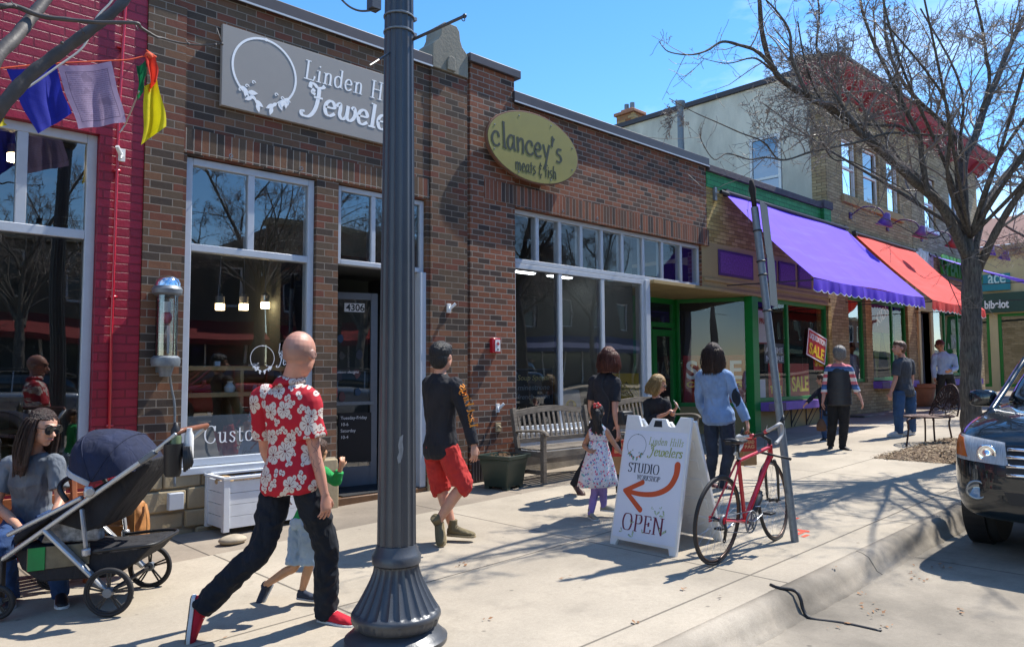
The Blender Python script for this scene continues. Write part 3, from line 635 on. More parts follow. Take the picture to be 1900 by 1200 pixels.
# --- awnings
def awning(label, name, x0, x1, top, yf, zf, colr, fr_h=.2, mname='cloth', grp='awnings'):
    T = thing('awning', ((x0+x1)/2, D, top), label, 'awning', 'sloping shop awnings with scalloped edges')
    t = NT(mname); p = t.pos(); n = t.noise(p, 1.4, 4); n2 = t.noise(p, 300, 2); g = t.ramp(t.noise(t.map(p, (1, 6, 6)), .8, 5), [(.5, 0.), (.75, .35)])
    cc = t.mix(t.ramp(n, [(.3, 0.), (.7, 1.)]), tuple(v*.88 for v in colr), colr); cc = t.mix(g, cc, tuple(min(1, v*.75+.1) for v in colr)); cc = t.mix(t.math('LESS_THAN', t.math('FRACT', t.math('MULTIPLY', t.sep(p)[0], .93)), .018), cc, tuple(v*.5 for v in colr)); cc = t.mix(t.ramp(t.noise(t.map(p, (9, 1, 1)), 1.2, 4), [(.5, 0.), (.8, .3)]), cc, tuple(v*.6 for v in colr))
    t.fin(cc, .8, t.bump(n2, .001, .5)); tl = t.n('ShaderNodeBsdfTranslucent'); t.v(tl.inputs[0], tuple(colr)); mx = t.n('ShaderNodeMixShader'); mx.inputs[0].default_value = .18
    t.l(t.b.outputs[0], mx.inputs[1]); t.l(tl.outputs[0], mx.inputs[2]); t.l(mx.outputs[0], t.out.inputs[0])
    nx = int((x1-x0)/.11); b = MB(); rings = []
    for i in range(nx+1):
        x = lerp(x0, x1, i/nx); row = []
        for j in range(9):
            q = j/8; sag = -.05*math.sin(math.pi*q)*(1+.25*math.sin(x*5)) - .012*math.sin(x*2.1+q*3)
            row.append(Vector((x, lerp(D-.02, yf, q), lerp(top, zf, q)+sag)))
        rings.append(row)
    b.loft(rings, cap=False, closed_ring=False); o = b.build('cover', t.m, T, smooth=True, fix=False)
    b = MB(); rings = []
    n2_ = int((x1-x0)/.022); sc = .27
    for i in range(n2_+1):
        x = lerp(x0, x1, i/n2_); ph = ((x-x0) % sc)/sc; hgt = fr_h + .045*math.sin(math.pi*ph); yo = .015*math.sin(x*7)+.008*math.sin(x*19)
        rings.append([Vector((x, yf, zf-.01)), Vector((x, yf-.004+yo*.5, zf-hgt*.5)), Vector((x, yf+yo, zf-hgt))])
    b.loft(rings, cap=False, closed_ring=False); b.build('valance', t.m, T, smooth=True, fix=False)
    b = MB(); rings = []
    for i in range(n2_+1):
        x = lerp(x0, x1, i/n2_); ph = ((x-x0) % sc)/sc; hgt = fr_h + .045*math.sin(math.pi*ph); yo = .015*math.sin(x*7)+.008*math.sin(x*19)
        rings.append([Vector((x, yf+yo-.003, zf-hgt+.012)), Vector((x, yf+yo-.003, zf-hgt-.004))])
    b.loft(rings, cap=False, closed_ring=False); b.build('trim', M['white'], T, fix=False)
    b = MB(); b.tube([(x0+.02, yf+.03, zf-.02), (x1-.02, yf+.03, zf-.02)], .02, 8); b.tube([(x0-.05, D-.08, top-.03), (x1+.05, D-.08, top-.03)], .04, 8)
    for x in (x0+.06, x1-.06):
        b.tube([(x, yf+.03, zf-.03), (x, D-.02, zf+.02)], .013, 6); b.box(x-.05, x+.05, D-.1, D, top-.1, top+.03)
    b.build('frame', M['capmetal'], T, smooth=True, auto=40); return T
awning('long purple sloping awning over the yellow brick shop', 'awning', 12.95, 18.5, 5.08, 5.94, 3.22, hexc('6a42ea'), mname='purple canvas')
awning('bright red sloping awning between the two purple ones', 'awning', 19.0, 23.1, 5.03, 5.93, 3.2, hexc('f0443c'), mname='red canvas')
awning('far purple awning half hidden behind the tree trunk', 'awning', 24.3, 31.0, 5.05, 5.2, 4.02, hexc('6a52d8'), mname='far purple canvas')

# --- building across the side street, "bibelot"
S6 = thing('corner_shop', (31, 8, 0), 'cream shop across the side street with dark green sign band', 'building')
wall(S6, 'wall', M['creampaint'], 4.6, 16, .2, 6.3, 36.0, .3, [(4.9, 6.9, .9, 3.9), (7.2, 8.8, .9, 3.9), (9.1, 12, .9, 3.9)], axis='y')
b = MB(); b.box(35.85, 36.3, 4.5, 16, 6.3, 6.55); b.box(35.7, 36.3, 4.45, 16, 6.55, 6.7); b.build('cornice', M['stone'], S6, bevel=.02)
b = MB(); b.box(35.8, 35.99, 4.7, 13, 3.95, 4.75); b.build('sign_band', plain('dark green sign board', hexc('26483f'), .6, 0, .1), S6)
b = MB(); b.add([(35.6, 4.3, 6.7), (35.6, 16.3, 6.7), (44, 16.3, 9.3), (44, 4.3, 9.3)], [(0, 1, 2, 3)]); b.add([(35.6, 4.3, 6.7), (44, 4.3, 9.3), (44, 4.3, 6.7)], [(0, 1, 2)]); b.build('roof', plain('brown shingle roof', hexc('6f4c42'), .9, 0, .25, 14, bump=.01, bscale=18), S6)
for a, c in ((4.9, 6.9), (7.2, 8.8), (9.1, 12)): window(S6, a, c, .9, 3.9, 36.03, fw=.12, mat=G_, axis='y', name='window')
b = MB(); b.box(36.32, 44, 4.6, 4.9, .2, 6.7); b.build('street_wall', M['creampaint'], S6); MB().box(40, 40.1, 4.9, 16, .2, 6.0).build('interior', M['int_wall'], S6)
# --- the row across the street
random.seed(11)
def rowhouse(x0, x1, h, mat, label, floors=2, shopc='dark', roofh=.25):
    T = thing('far_side_building', ((x0+x1)/2, -13, 0), label, 'building', 'buildings on the far side of the street')
    n = max(2, int((x1-x0)/2.4)); holes = []; fr = []
    for fl in range(1, floors):
        for i in range(n):
            cx = x0+(i+.5)*(x1-x0)/n; z0 = 3.9+(fl-1)*3; holes.append((cx-.5, cx+.5, z0+.2, z0+1.8))
    holes.append((x0+.5, x1-.5, .7, 3.0)); b = MB(); wallmesh(b, x0, x1, -.4, h, -13.0, -.3, holes); b.build('wall', mat, T)
    b = MB(); b.box(x0-.1, x1+.1, -13.4, -12.85, h, h+roofh); b.build('cornice', M['stone'], T); MB().box(x0, x1, -24, -13.3, h-.4, h-.1).build('roof', M['asphalt'], T)
    for (a, c, z0, z1) in holes:
        b = MB(); fw = .08; b.box(a, a+fw, -13.2, -13.08, z0, z1); b.box(c-fw, c, -13.2, -13.08, z0, z1); b.box(a+fw, c-fw, -13.2, -13.08, z1-fw, z1); b.box(a+fw, c-fw, -13.2, -13.08, z0, z0+fw)
        if c-a > 2:
            for k in range(1, int((c-a)/1.6)): x = a+k*(c-a)/int((c-a)/1.6); b.box(x-.04, x+.04, -13.2, -13.08, z0+fw, z1-fw)
        f = b.build('window', M['white'], T); g = MB(); g.box(a+.02, c-.02, -13.16, -13.14, z0+.02, z1-.02); g.build('pane', plain('shaded pane', hexc('2c343c'), .1, 0, .1), f)
    b = MB(); b.add([(x0+.3, -12.95, 3.6), (x1-.3, -12.95, 3.6), (x1-.3, -11.9, 2.9), (x0+.3, -11.9, 2.9)], [(0, 1, 2, 3)]); b.add([(x0+.3, -11.9, 2.9), (x1-.3, -11.9, 2.9), (x1-.3, -11.9, 2.7), (x0+.3, -11.9, 2.7)], [(0, 1, 2, 3)])
    b.build('awning', fabric('far awning %s' % shopc, hexc(shopc)), T)
rowhouse(-16, -6.2, 6.4, M['dullwall'], 'drab rendered building far left across the street', 2, '5a5f66')
rowhouse(-6, 3.3, 7.2, M['brick_tan'], 'tan brick building with a grey awning across the street', 2, '7c7f85')
rowhouse(3.5, 13.4, 6.0, M['dullwall'], 'low drab building with dark red awning across the street', 2, '7a1f22')
rowhouse(13.6, 24.0, 7.6, M['brick_b'], 'tall red brown brick building across the street', 2, '8a2a25')
rowhouse(24.2, 38.0, 6.8, M['dullwall'], 'drab corner building with blue awning across the street', 2, '2c3a66')

rowhouse(38.3, 55, 7.4, M['brick_tan'], 'tan brick block farther up across the street', 2, '6a5a3a')
rowhouse(55.5, 75, 6.2, M['brick_b'], 'farthest red brick block across the street', 2, '3a5a4a')
# ------------------------------------------------------------------ inside the shops: lit lamps, shelves, goods
def pendant(x, y, z, label, grp='small pendant lamps inside the jeweller shop', r=.055, h=.17, top=4.1):
    T = thing('pendant_lamp', (x, y, z), label, 'pendant lamp', grp); b = MB(); b.tube([(x, y, z+h), (x, y, top)], .005, 6); b.lathe([(.03, z+h), (.03, z+h+.03)], (x, y, 0), 10); b.build('cord', M['galv'], T)
    b = MB(); b.lathe([(r, z), (r, z+h*.45)], (x, y, 0), 14); b.build('lit_shade', M['lamp'], T); b = MB(); b.lathe([(r, z+h*.455), (r, z+h)], (x, y, 0), 14); b.build('glass_shade', plain('frosted glass', hexc('c9c4b8'), .3), T)
for i, (px, py) in enumerate(((408, 575), (452, 575), (492, 572))): q = onY(px, py, 9.3); pendant(q.x, 9.3, q.z, 'lit frosted pendant lamp in the jeweller window, %s' % ('leftmost of three', 'middle of three', 'rightmost of three')[i])
q = onY(1071, 570, 9.6); pendant(q.x, 9.6, q.z, 'lit round pendant lamp inside the butcher window', None, .09, .14)
q = onY(28, 300, 8.6); pendant(q.x, 8.6, q.z, 'lit pendant lamp high inside the red shop window', None, .07, .16)
def shelfcase(label, x0, x1, y, z0, z1, name='display_case', goods=12, seed=1, top=True):
    T = thing(name, ((x0+x1)/2, y, z0), label, 'display case'); b = MB(); d = .5
    for zz in (z0, (z0+z1)/2, z1): b.box(x0, x1, y, y+d, zz, zz+.05)
    for xx in (x0, (x0+x1)/2, x1-.04): b.box(xx, xx+.04, y+.002, y+d-.002, z0+.05, (z0+z1)/2); b.box(xx, xx+.04, y+.002, y+d-.002, (z0+z1)/2+.05, z1)
    b.box(x0, x1, y+d, y+d+.02, z0, z1+.05); b.build('carcass', M['int_wood'], T, bevel=.004)
    rnd = random.Random(seed); lv = [z0+.05, (z0+z1)/2+.05]+([z1+.05] if top else [])
    for i in range(goods):
        zz = rnd.choice(lv); x = rnd.uniform(x0+.1, x1-.12); yy = y+rnd.uniform(.06, .35); b = MB(); k = rnd.randrange(3); s_ = rnd.uniform(.03, .07)
        if k == 0: b.cbox((x, yy, zz+s_*.7), (s_*1.6, s_, s_*1.4)); 
        elif k == 1: b.lathe([(s_*.8, zz), (s_, zz+s_*.8), (s_*.4, zz+s_*1.6), (s_*.55, zz+s_*1.9)], (x, yy, 0), 12)
        else: b.lathe([(s_*1.6, zz), (s_*1.7, zz+.015), (s_*.4, zz+.03)], (x, yy, 0), 14)
        b.build('goods', plain('goods %d' % rnd.randrange(9), [hexc(c) for c in ('d8d4c8', '8c2f3a', '2f4a6a', 'b88a3a', 'e2e2e2', '3d5b3a', '6a3a5a', '202224', 'c06a3a')][rnd.randrange(9)], .5), T)
    return T
shelfcase('birch jewellery display case behind the jeweller window glass', 2.86, 4.2, D+.35, 1.05, 1.62, goods=9, seed=4)
shelfcase('dark counter with goods inside the red shop', -1.2, 1.8, 9.6, .6, 1.3, goods=14, seed=6)
shelfcase('butcher counter with goods behind the middle pane', 7.6, 10.2, 9.4, .5, 1.35, goods=14, seed=9)
for i in range(4): shelfcase('toy shelf with boxes and jars inside the yellow shop, %s' % ('nearest the green door', 'just right of the nearest one', 'just left of the farthest one', 'farthest from the door')[i], 13.7+i*.95, 14.6+i*.95, 10.2+.2*i, .5+.0*i, 1.7, 'toy_shelf', 14, 20+i)
def ceiling_tube(x0, x1, y, z, label, grp):
    T = thing('ceiling_light', ((x0+x1)/2, y, z), label, 'ceiling light', grp); b = MB(); b.box(x0, x1, y-.08, y+.08, z, z+.05); b.build('housing', M['white'], T); b = MB(); b.box(x0+.02, x1-.02, y-.05, y+.05, z-.02, z-.002); b.build('lit_tube', M['tube'], T)
for i in range(3): ceiling_tube(7.7+i*.95, 8.3+i*.95, 9.2, 3.3, 'thin ceiling light strip inside the butcher shop, %s' % ('nearest the pier', 'in the middle', 'nearest the corner post')[i], 'ceiling strips inside the butcher shop')
for i in range(3): ceiling_tube(14.0+i*1.2, 14.8+i*1.2, 10.6, 3.4, 'ceiling light strip inside the yellow shop, %s' % ('nearest the door', 'in the middle', 'farthest right')[i], 'ceiling strips inside the yellow shop')
# open glazed shop door with small decals, set back in the brown brick entry
T = thing('shop_door', (4.9, 8.4, .16), 'grey framed glass door with the street number and small decals', 'door')
dA = Vector((4.63, 8.55, .165)); dB = Vector((5.45, 8.30, .165)); dx = (dB-dA).normalized(); L_ = (dB-dA).length; dn_ = Vector((dx.y, -dx.x, 0)); Mx = Matrix((dx, -dn_, (0, 0, 1))).transposed(); ht = 2.45; b = MB()
def dbx(b, u0, u1, p0, p1, th=.045): b.cbox(dA+dx*((u0+u1)/2)+Vector((0, 0, (p0+p1)/2)), (u1-u0, th, p1-p0), Mx)
dbx(b, 0, .09, 0, ht); dbx(b, L_-.09, L_, 0, ht); dbx(b, .09, L_-.09, ht-.09, ht); dbx(b, .09, L_-.09, 0, .24); b.build('door_frame', M['alum_dark'], T, bevel=.004)
g = MB(); g.add([tuple(dA+dx*.05+Vector((0, 0, .2))), tuple(dB-dx*.05+Vector((0, 0, .2))), tuple(dB-dx*.05+Vector((0, 0, ht-.05))), tuple(dA+dx*.05+Vector((0, 0, ht-.05)))], [(0, 1, 2, 3)]); g.build('pane', M['glass'], T)
b = MB(); dbx(b, .05, L_-.05, 1.02, 1.06, .1); hz_ = dA+dx*.16+dn_*.05; b.tube([hz_+Vector((0, 0, .98)), hz_+dn_*.03+Vector((0, 0, .96)), hz_+dn_*.03+Vector((0, 0, .68)), hz_+Vector((0, 0, .66))], .01, 6); b.build('push_bar', M['galv'], T)
fd = planefn(dA+dn_*.026, dx, (0, 0, 1)); b = MB(); b.prism([(0, 0), (.26, 0), (.26, .11), (0, .11)], fd(.42, 2.2, 0), dx, (0, 0, 1), dn_*.002); b.build('number_plate', M['white'], T)
# ------------------------------------------------------------------ pen lettering: strokes on a baseline, cap height 1
GL = {
 'L': (.62, "0,1 .3,1;.15,1 .15,0;0,0 .55,0 .6,.22"), 'H': (.82, "0,1 .28,1;.5,1 .78,1;.14,1 .14,0;.64,1 .64,0;0,0 .28,0;.5,0 .78,0;.14,.52 .64,.52"),
 'i': (.3, "0,.58 .14,.6 .14,0;0,0 .28,0;.12,.83 .17,.86"), 'l': (.3, "0,1 .14,1 .14,0;0,0 .28,0"),
 'n': (.58, "0,.58 .13,.6 .13,0;~.13,.45 .25,.6 .4,.58 .44,.4 .44,0;0,0 .26,0;.34,0 .55,0"),
 'd': (.56, "~.42,.5 .25,.62 .06,.5 .04,.25 .14,.02 .3,.02 .42,.18;.3,1 .42,1 .42,.04 .54,.02"),
 'e': (.5, "~.06,.33 .4,.36 .36,.55 .22,.62 .08,.5 .04,.28 .12,.05 .28,0 .44,.12"),
 's': (.4, "~.34,.5 .26,.61 .1,.58 .07,.44 .2,.33 .32,.22 .3,.05 .16,-.01 .03,.1"),
 'r': (.42, "0,.58 .13,.6 .13,0;0,0 .28,0;~.13,.42 .22,.58 .36,.6 .38,.5"),
 'w': (.82, "~-.04,.5 .08,.62 .12,.4 .12,.15 .24,0 .38,.1 .42,.3 .42,.58;~.42,.3 .44,.1 .56,0 .7,.12 .76,.35 .68,.6 .6,.52"),
 'J': (.6, "~-.02,.98 .0,1.14 .14,1.12 .28,1.02 .46,1.06 .52,1.14;~.34,1.0 .36,.6 .3,.1 .12,-.22 -.14,-.24 -.2,-.1 -.1,-.06;~.14,.9 .1,.78 .2,.72;.2,.6 .52,.62"),
 'S': (.6, "~.5,.82 .44,.98 .26,1.0 .1,.88 .12,.68 .28,.54 .46,.4 .5,.2 .36,.02 .18,0 .06,.16;.5,.82 .5,.98"), 'T': (.68, "0,.84 0,1 .64,1 .64,.84;.32,1 .32,0;.2,0 .44,0"),
 'U': (.78, "0,1 .26,1;.5,1 .74,1;~.13,1 .13,.3 .22,.04 .4,0 .55,.06 .63,.3 .63,1"), 'D': (.78, "0,1 .3,1;~.3,1 .56,.94 .7,.7 .7,.3 .54,.05 .3,0;0,0 .3,0;.14,1 .14,0"),
 'I': (.34, "0,1 .28,1;.14,1 .14,0;0,0 .28,0"), 'O': (.84, "~.4,1.01 .16,.92 .05,.5 .16,.08 .4,-.01 .64,.08 .75,.5 .64,.92 .4,1.01"),
 'W': (1.06, "-.02,1 .2,1;.1,1 .32,0 .52,.9;.4,1 .62,1;.5,1 .72,0 .94,1;.84,1 1.02,1"), 'R': (.74, "0,1 .3,1;.14,1 .14,0;0,0 .28,0;~.3,1 .5,.96 .58,.76 .48,.56 .28,.52;.14,.52 .3,.52;.34,.52 .62,0 .74,0"),
 'K': (.76, "0,1 .28,1;.14,1 .14,0;0,0 .28,0;.62,1 .16,.5;.28,.6 .64,0 .74,0;.5,1 .72,1"), 'P': (.64, "0,1 .3,1;.14,1 .14,0;0,0 .28,0;~.3,1 .5,.97 .58,.74 .48,.5 .16,.46"),
 'E': (.62, "0,1 .52,1 .54,.82;.14,1 .14,0;0,0 .54,0 .58,.2;.14,.52 .4,.52;.4,.62 .4,.42"), 'N': (.86, "-.02,1 .16,1 .68,.0;.13,.95 .13,0;0,0 .26,0;.68,0 .68,1;.54,1 .82,1"),
 'C': (.74, "~.64,.78 .56,.95 .38,1.01 .14,.86 .05,.5 .14,.14 .38,-.01 .58,.06 .66,.24;.64,.72 .66,.98"), 'u': (.6, "0,.58 .13,.6;~.13,.6 .13,.16 .22,0 .36,.04 .44,.2;.32,.58 .44,.6 .44,.02 .56,0"),
 't': (.4, "~.16,.82 .16,.12 .24,0 .36,.06;0,.58 .34,.58"), 'o': (.54, "~.24,.61 .08,.52 .04,.3 .1,.06 .24,0 .4,.08 .45,.3 .4,.53 .24,.61"), 'm': (.88, "0,.58 .13,.6 .13,0;~.13,.45 .24,.6 .38,.56 .42,.4 .42,0;~.42,.42 .52,.6 .66,.58 .72,.4 .72,0;0,0 .24,0;.32,0 .52,0;.62,0 .82,0"),
 '4': (.5, ".36,0 .36,.98 .02,.3 .5,.3"), '3': (.5, "~.04,.86 .2,1 .4,.86 .34,.6 .2,.54;~.2,.54 .42,.46 .42,.14 .2,0 .02,.14"), '0': (.5, "~.24,1 .06,.85 .03,.5 .06,.15 .24,0 .42,.15 .45,.5 .42,.85 .24,1"), ' ': (.34, ""),
}
FUNK = {  # spiky hand lettering
 'c': (.5, "~.42,.42 .36,.58 .2,.6 .06,.42 .04,.2 .16,.02 .34,.0 .46,.1"), 'l': (.3, ".08,1.12 .2,1.1;.14,1.1 .2,.02;.12,.04 .3,-.02"),
 'a': (.52, "~.38,.6 .2,.62 .06,.42 .06,.14 .18,0 .32,.12 .38,.3;.4,.64 .42,.1 .5,-.02"), 'n': (.5, ".06,.62 .1,0;~.08,.4 .24,.6 .36,.56 .4,.3 .38,-.04"),
 'e': (.48, "~.06,.3 .36,.36 .36,.54 .22,.64 .06,.46 .05,.18 .18,.0 .42,.06"), 'y': (.52, ".04,.62 .2,.1;~.42,.66 .3,.2 .2,-.2 .1,-.46;.04,-.46 .16,-.5"), "'": (.26, ".1,1.02 .02,.66;0,.98 .2,1.02;.04,1.12 .12,1.02"),
 's': (.4, "~.34,.62 .12,.6 .06,.42 .26,.3 .34,.14 .2,0 .02,.02"), 'm': (.8, ".06,.6 .1,0;~.08,.4 .24,.62 .36,.5 .38,0;~.38,.4 .52,.62 .64,.5 .66,0"), 't': (.34, ".16,.86 .16,.0;.0,.6 .32,.62"),
 '&': (.46, "~.4,.78 .2,.84 .1,.66 .26,.54 .1,.4 .08,.14 .24,.0 .42,.14;.24,1.02 .24,.9;.24,-.08 .24,-.22"), 'f': (.34, "~.36,.94 .2,1.0 .14,.8 .12,0;.0,.56 .3,.58"), 'i': (.22, ".1,.6 .1,0;.08,.8 .12,.82"), 'h': (.5, ".08,1.02 .1,0;~.1,.4 .24,.6 .36,.5 .4,.3 .4,0"), ' ': (.3, ""),
}
def strokes(txt, font, sp=.06):
    x = 0; out = []
    for ch in txt:
        wd, d = font.get(ch) or GL.get(ch) or (.4, "")
        for st in d.split(';'):
            if not st: continue
            sm = st[0] == '~'; pts = [tuple(float(q) for q in p.split(',')) for p in st.lstrip('~').split()]
            pts = [(p[0]+x, p[1]) for p in pts]
            if sm: pts = [(v.x, v.y) for v in spline(pts, 5)]
            out.append(pts)
        x += wd+sp
    return out, x-sp
def write(b, txt, o, ax, ay, size, pen=.09, thin=.35, slant=0, font=GL, nrm=None, th=.004, sp=.06, align='l', penang=90, fn=None, wfit=None):
    """pen strokes as raised ribbons; fn(u, v, h) maps flat metres to the surface"""
    st, W = strokes(txt, font, sp); ax = Vector(ax).normalized(); ay = Vector(ay).normalized(); nrm = Vector(nrm) if nrm else ax.cross(ay); o = Vector(o)
    kx = size if not wfit else wfit/W
    offx = {'l': 0, 'c': -W*kx/2, 'r': -W*kx}[align]
    if fn is None: fn = lambda u, v, h: o + ax*u + ay*v + nrm*h
    for k, pts in enumerate(st):
        P = [Vector((p[0]*kx + p[1]*slant*size + offx, p[1]*size)) for p in pts]
        if len(P) > 2: P = [p for i, p in enumerate(P) if i == 0 or (p-P[i-1]).length > size*.012]
        # densify straight strokes a little so they follow curved surfaces
        L = []; R_ = []; n = len(P)
        for i, p in enumerate(P):
            d = (P[min(i+1, n-1)]-P[max(i-1, 0)]); d = d.normalized() if d.length > 1e-9 else Vector((1, 0))
            wd = pen*size*(thin+(1-thin)*abs(math.sin(math.atan2(d.y, d.x)-math.radians(90-penang))))/2
            if i in (0, n-1): p = p + d*(wd*.4*(-1 if i == 0 else 1))
            q = Vector((-d.y, d.x))*wd; L.append(p+q); R_.append(p-q)
        h0 = .0008; h = th + .0004*(k % 5); vs = []; m = len(L)
        for p, q in zip(L, R_): vs += [fn(p.x, p.y, h), fn(q.x, q.y, h), fn(p.x, p.y, h0), fn(q.x, q.y, h0)]
        fs = []
        for i in range(m-1):
            a = 4*i; c = a+4; fs += [(a, a+1, c+1, c), (a, c, c+2, a+2), (a+1, a+3, c+3, c+1)]
        fs += [(0, 2, 3, 1), (4*m-4, 4*m-3, 4*m-1, 4*m-2)]; b.add(vs, fs)
    return W*kx
def leafpoly(L, w, n=7):
    up = [(L*i/n, w*math.sin(math.pi*(i/n)**.8)) for i in range(n+1)]; return up+[(x, -y) for x, y in up[-2:0:-1]]
def flat(b, poly, fn, th=.004):
    n = len(poly); f = [fn(x, y, th) for x, y in poly]; k = [fn(x, y, .0006) for x, y in poly]
    b.add(f+k, [tuple(range(n))]+[(i, i+n, (i+1) % n+n, (i+1) % n) for i in range(n)])
def wreath(br, bl, fn, cx, cy, rad, wd=.03, th=.004, cols=None):
    """ring with a gap of leaves at its foot; br gets the ring, bl the leaves"""
    pts = [(cx+rad*math.cos(t), cy+rad*math.sin(t)) for t in [R(a) for a in range(-55, 236, 6)]]
    for i in range(len(pts)-1):
        (x0, y0), (x1, y1) = pts[i], pts[i+1]; d = Vector((x1-x0, y1-y0)).normalized(); q = Vector((-d.y, d.x))*wd*rad/2
        flat(br, [(x0+q.x, y0+q.y), (x1+q.x, y1+q.y), (x1-q.x, y1-q.y), (x0-q.x, y0-q.y)], fn, th)
    flat(br, [(cx+.02*rad+rad*.06*math.cos(a*math.pi/4), cy+rad*(1+.05*math.sin(a*math.pi/4))) for a in range(8)], fn, th+.001)
    rnd = random.Random(3)
    for side in (-1, 1):
        s0 = (cx+side*rad*.74, cy-rad*.62); stem = [(s0[0]-side*rad*q*.5, s0[1]-rad*q*(.2+.2*q)) for q in (0, .25, .5, .75, 1)]
        for i in range(4):
            (x0, y0), (x1, y1) = stem[i], stem[i+1]; flat(bl, [(x0, y0+.012*rad), (x1, y1+.012*rad), (x1, y1-.02*rad), (x0, y0-.02*rad)], fn, th)
        for i in range(8):
            t = i/7; x = s0[0]-side*rad*t*.5; y = s0[1]-rad*t*(.2+.2*t); a = R(-90)+side*R(rnd.uniform(-95, 60)) if i < 6 else R(-90)+side*R(-60+45*(i-6)); L = rad*rnd.uniform(.22, .33); c, s_ = math.cos(a), math.sin(a)
            if cols: bl.m = rnd.randrange(len(cols))
            flat(bl, [(x+px*c-py*s_, y+px*s_+py*c) for px, py in leafpoly(L, L*.23)], fn, th+.0005*(i % 4)+.0003)
        for i in range(3):
            cxx = s0[0]+side*rad*(.02-.2*i); cyy = s0[1]-rad*(.12-.16*i*(1 if side < 0 else .4)); q = rad*.08
            for k in range(10):
                a0, a1 = k*.6, (k+1)*.6; r0, r1 = q*(1-k*.07), q*(1-(k+1)*.07)
                flat(bl, [(cxx+r0*math.cos(a0), cyy+r0*math.sin(a0)), (cxx+r1*math.cos(a1), cyy+r1*math.sin(a1)), (cxx+(r1-.03*rad)*math.cos(a1), cyy+(r1-.03*rad)*math.sin(a1)), (cxx+(r0-.03*rad)*math.cos(a0), cyy+(r0-.03*rad)*math.sin(a0))], fn, th+.002)
    bl.m = 0
def text(name, body, o, ax, ay, size, mat, parent, ext=.003, off=0, align='LEFT', shear=0, wfit=None, sp=1):
    cu = bpy.data.curves.new(name, 'FONT'); cu.body = body; cu.size = size; cu.extrude = ext/2; cu.offset = off; cu.align_x = align; cu.shear = shear; cu.space_character = sp
    t = bpy.data.objects.new(name, cu); col.objects.link(t); bpy.context.view_layer.update()
    me = bpy.data.meshes.new_from_object(t.evaluated_get(bpy.context.evaluated_depsgraph_get())); bpy.data.objects.remove(t)
    ax = Vector(ax).normalized(); ay = Vector(ay).normalized(); nr = ax.cross(ay)
    if wfit and len(me.vertices):
        xs = [v.co.x for v in me.vertices]; k = wfit/(max(xs)-min(xs)); me.transform(Matrix.Diagonal((k, 1, 1, 1)))
    o = Vector(o)+nr*(ext/2); me.transform(Matrix(((ax.x, ay.x, nr.x, o.x), (ax.y, ay.y, nr.y, o.y), (ax.z, ay.z, nr.z, o.z), (0, 0, 0, 1))))
    return link(name, me, mat, parent)
FX, FZ = (1, 0, 0), (0, 0, 1)
# ------------------------------------------------------------------ signs on the walls
whitep = plain('white sign paint', hexc('eeeeee'), .6, 0, .02)
T = thing('shop_sign', (4.2, D-.05, 4.3), 'long grey panel sign with white wreath and shop lettering on brown brick', 'sign')
MB().box(3.09, 5.50, D-.065, D-.012, 4.37, 5.235).build('panel', plain('warm grey sign face', hexc('918c87'), .6, 0, .02), T, bevel=.003)
fn = planefn((3.10, D-.065, 4.30), FX, FZ); br = MB(); bl = MB(); wreath(br, bl, fn, .46, .545, .36, .065, .003)
br.build('wreath_ring', whitep, T); bl.build('wreath_leaves', whitep, T)
b = MB(); write(b, "Linden Hills", (4.02, D-.065, 4.905), FX, FZ, .215, .105, .42, .12, th=.003, sp=.1, wfit=1.40); write(b, "Jewelers", (4.06, D-.065, 4.545), FX, FZ, .285, .165, .42, .16, th=.003, sp=.04, wfit=1.36)
b.build('lettering', whitep, T)
T = thing('oval_sign', (7.62, D-.1, 4.3), 'olive green oval sign with dark hand lettering on the brick pier', 'sign')
ov = lambda a, c, n=56: [(a*math.cos(2*math.pi*i/n), c*math.sin(2*math.pi*i/n)) for i in range(n)]
b = MB(); b.prism(ov(.935, .515), (7.62, D-.155, 4.81), FX, FZ, (0, .05, 0)); b.build('rim', plain('brown sign edge', hexc('6d4b3a'), .7), T, bevel=.004)
b = MB(); b.prism(ov(.915, .495), (7.62, D-.162, 4.81), FX, FZ, (0, .02, 0)); b.build('face', plain('olive sign paint', hexc('857d3c'), .55, 0, .08, 3), T)
for sx in (-.5, .5): b = MB(); b.box(7.62+sx-.02, 7.62+sx+.02, D-.12, D-.0, 4.7, 4.9); b.build('mount', M['capmetal'], T)
b = MB(); dk = plain('dark green lettering', hexc('232a1c'), .6, 0, .05)
write(b, "clancey's", (6.77, D-.162, 4.70), FX, FZ, .315, .125, .6, 0, FUNK, th=.003, wfit=1.42, sp=.05); write(b, "meats & fish", (7.22, D-.162, 4.43), FX, FZ, .18, .095, .6, 0, FUNK, th=.003, wfit=.84, sp=.06); b.build('lettering', dk, T)
b = MB()
for i in range(8): a = R(22+45*i); b.lathe([(.012, 0), (.009, .006), (0, .008)], (7.62+.86*math.cos(a), D-.163, 4.81+.44*math.sin(a)), 8, Matrix.Rotation(R(90), 3, 'X'))
b.build('screws', M['galv'], T)
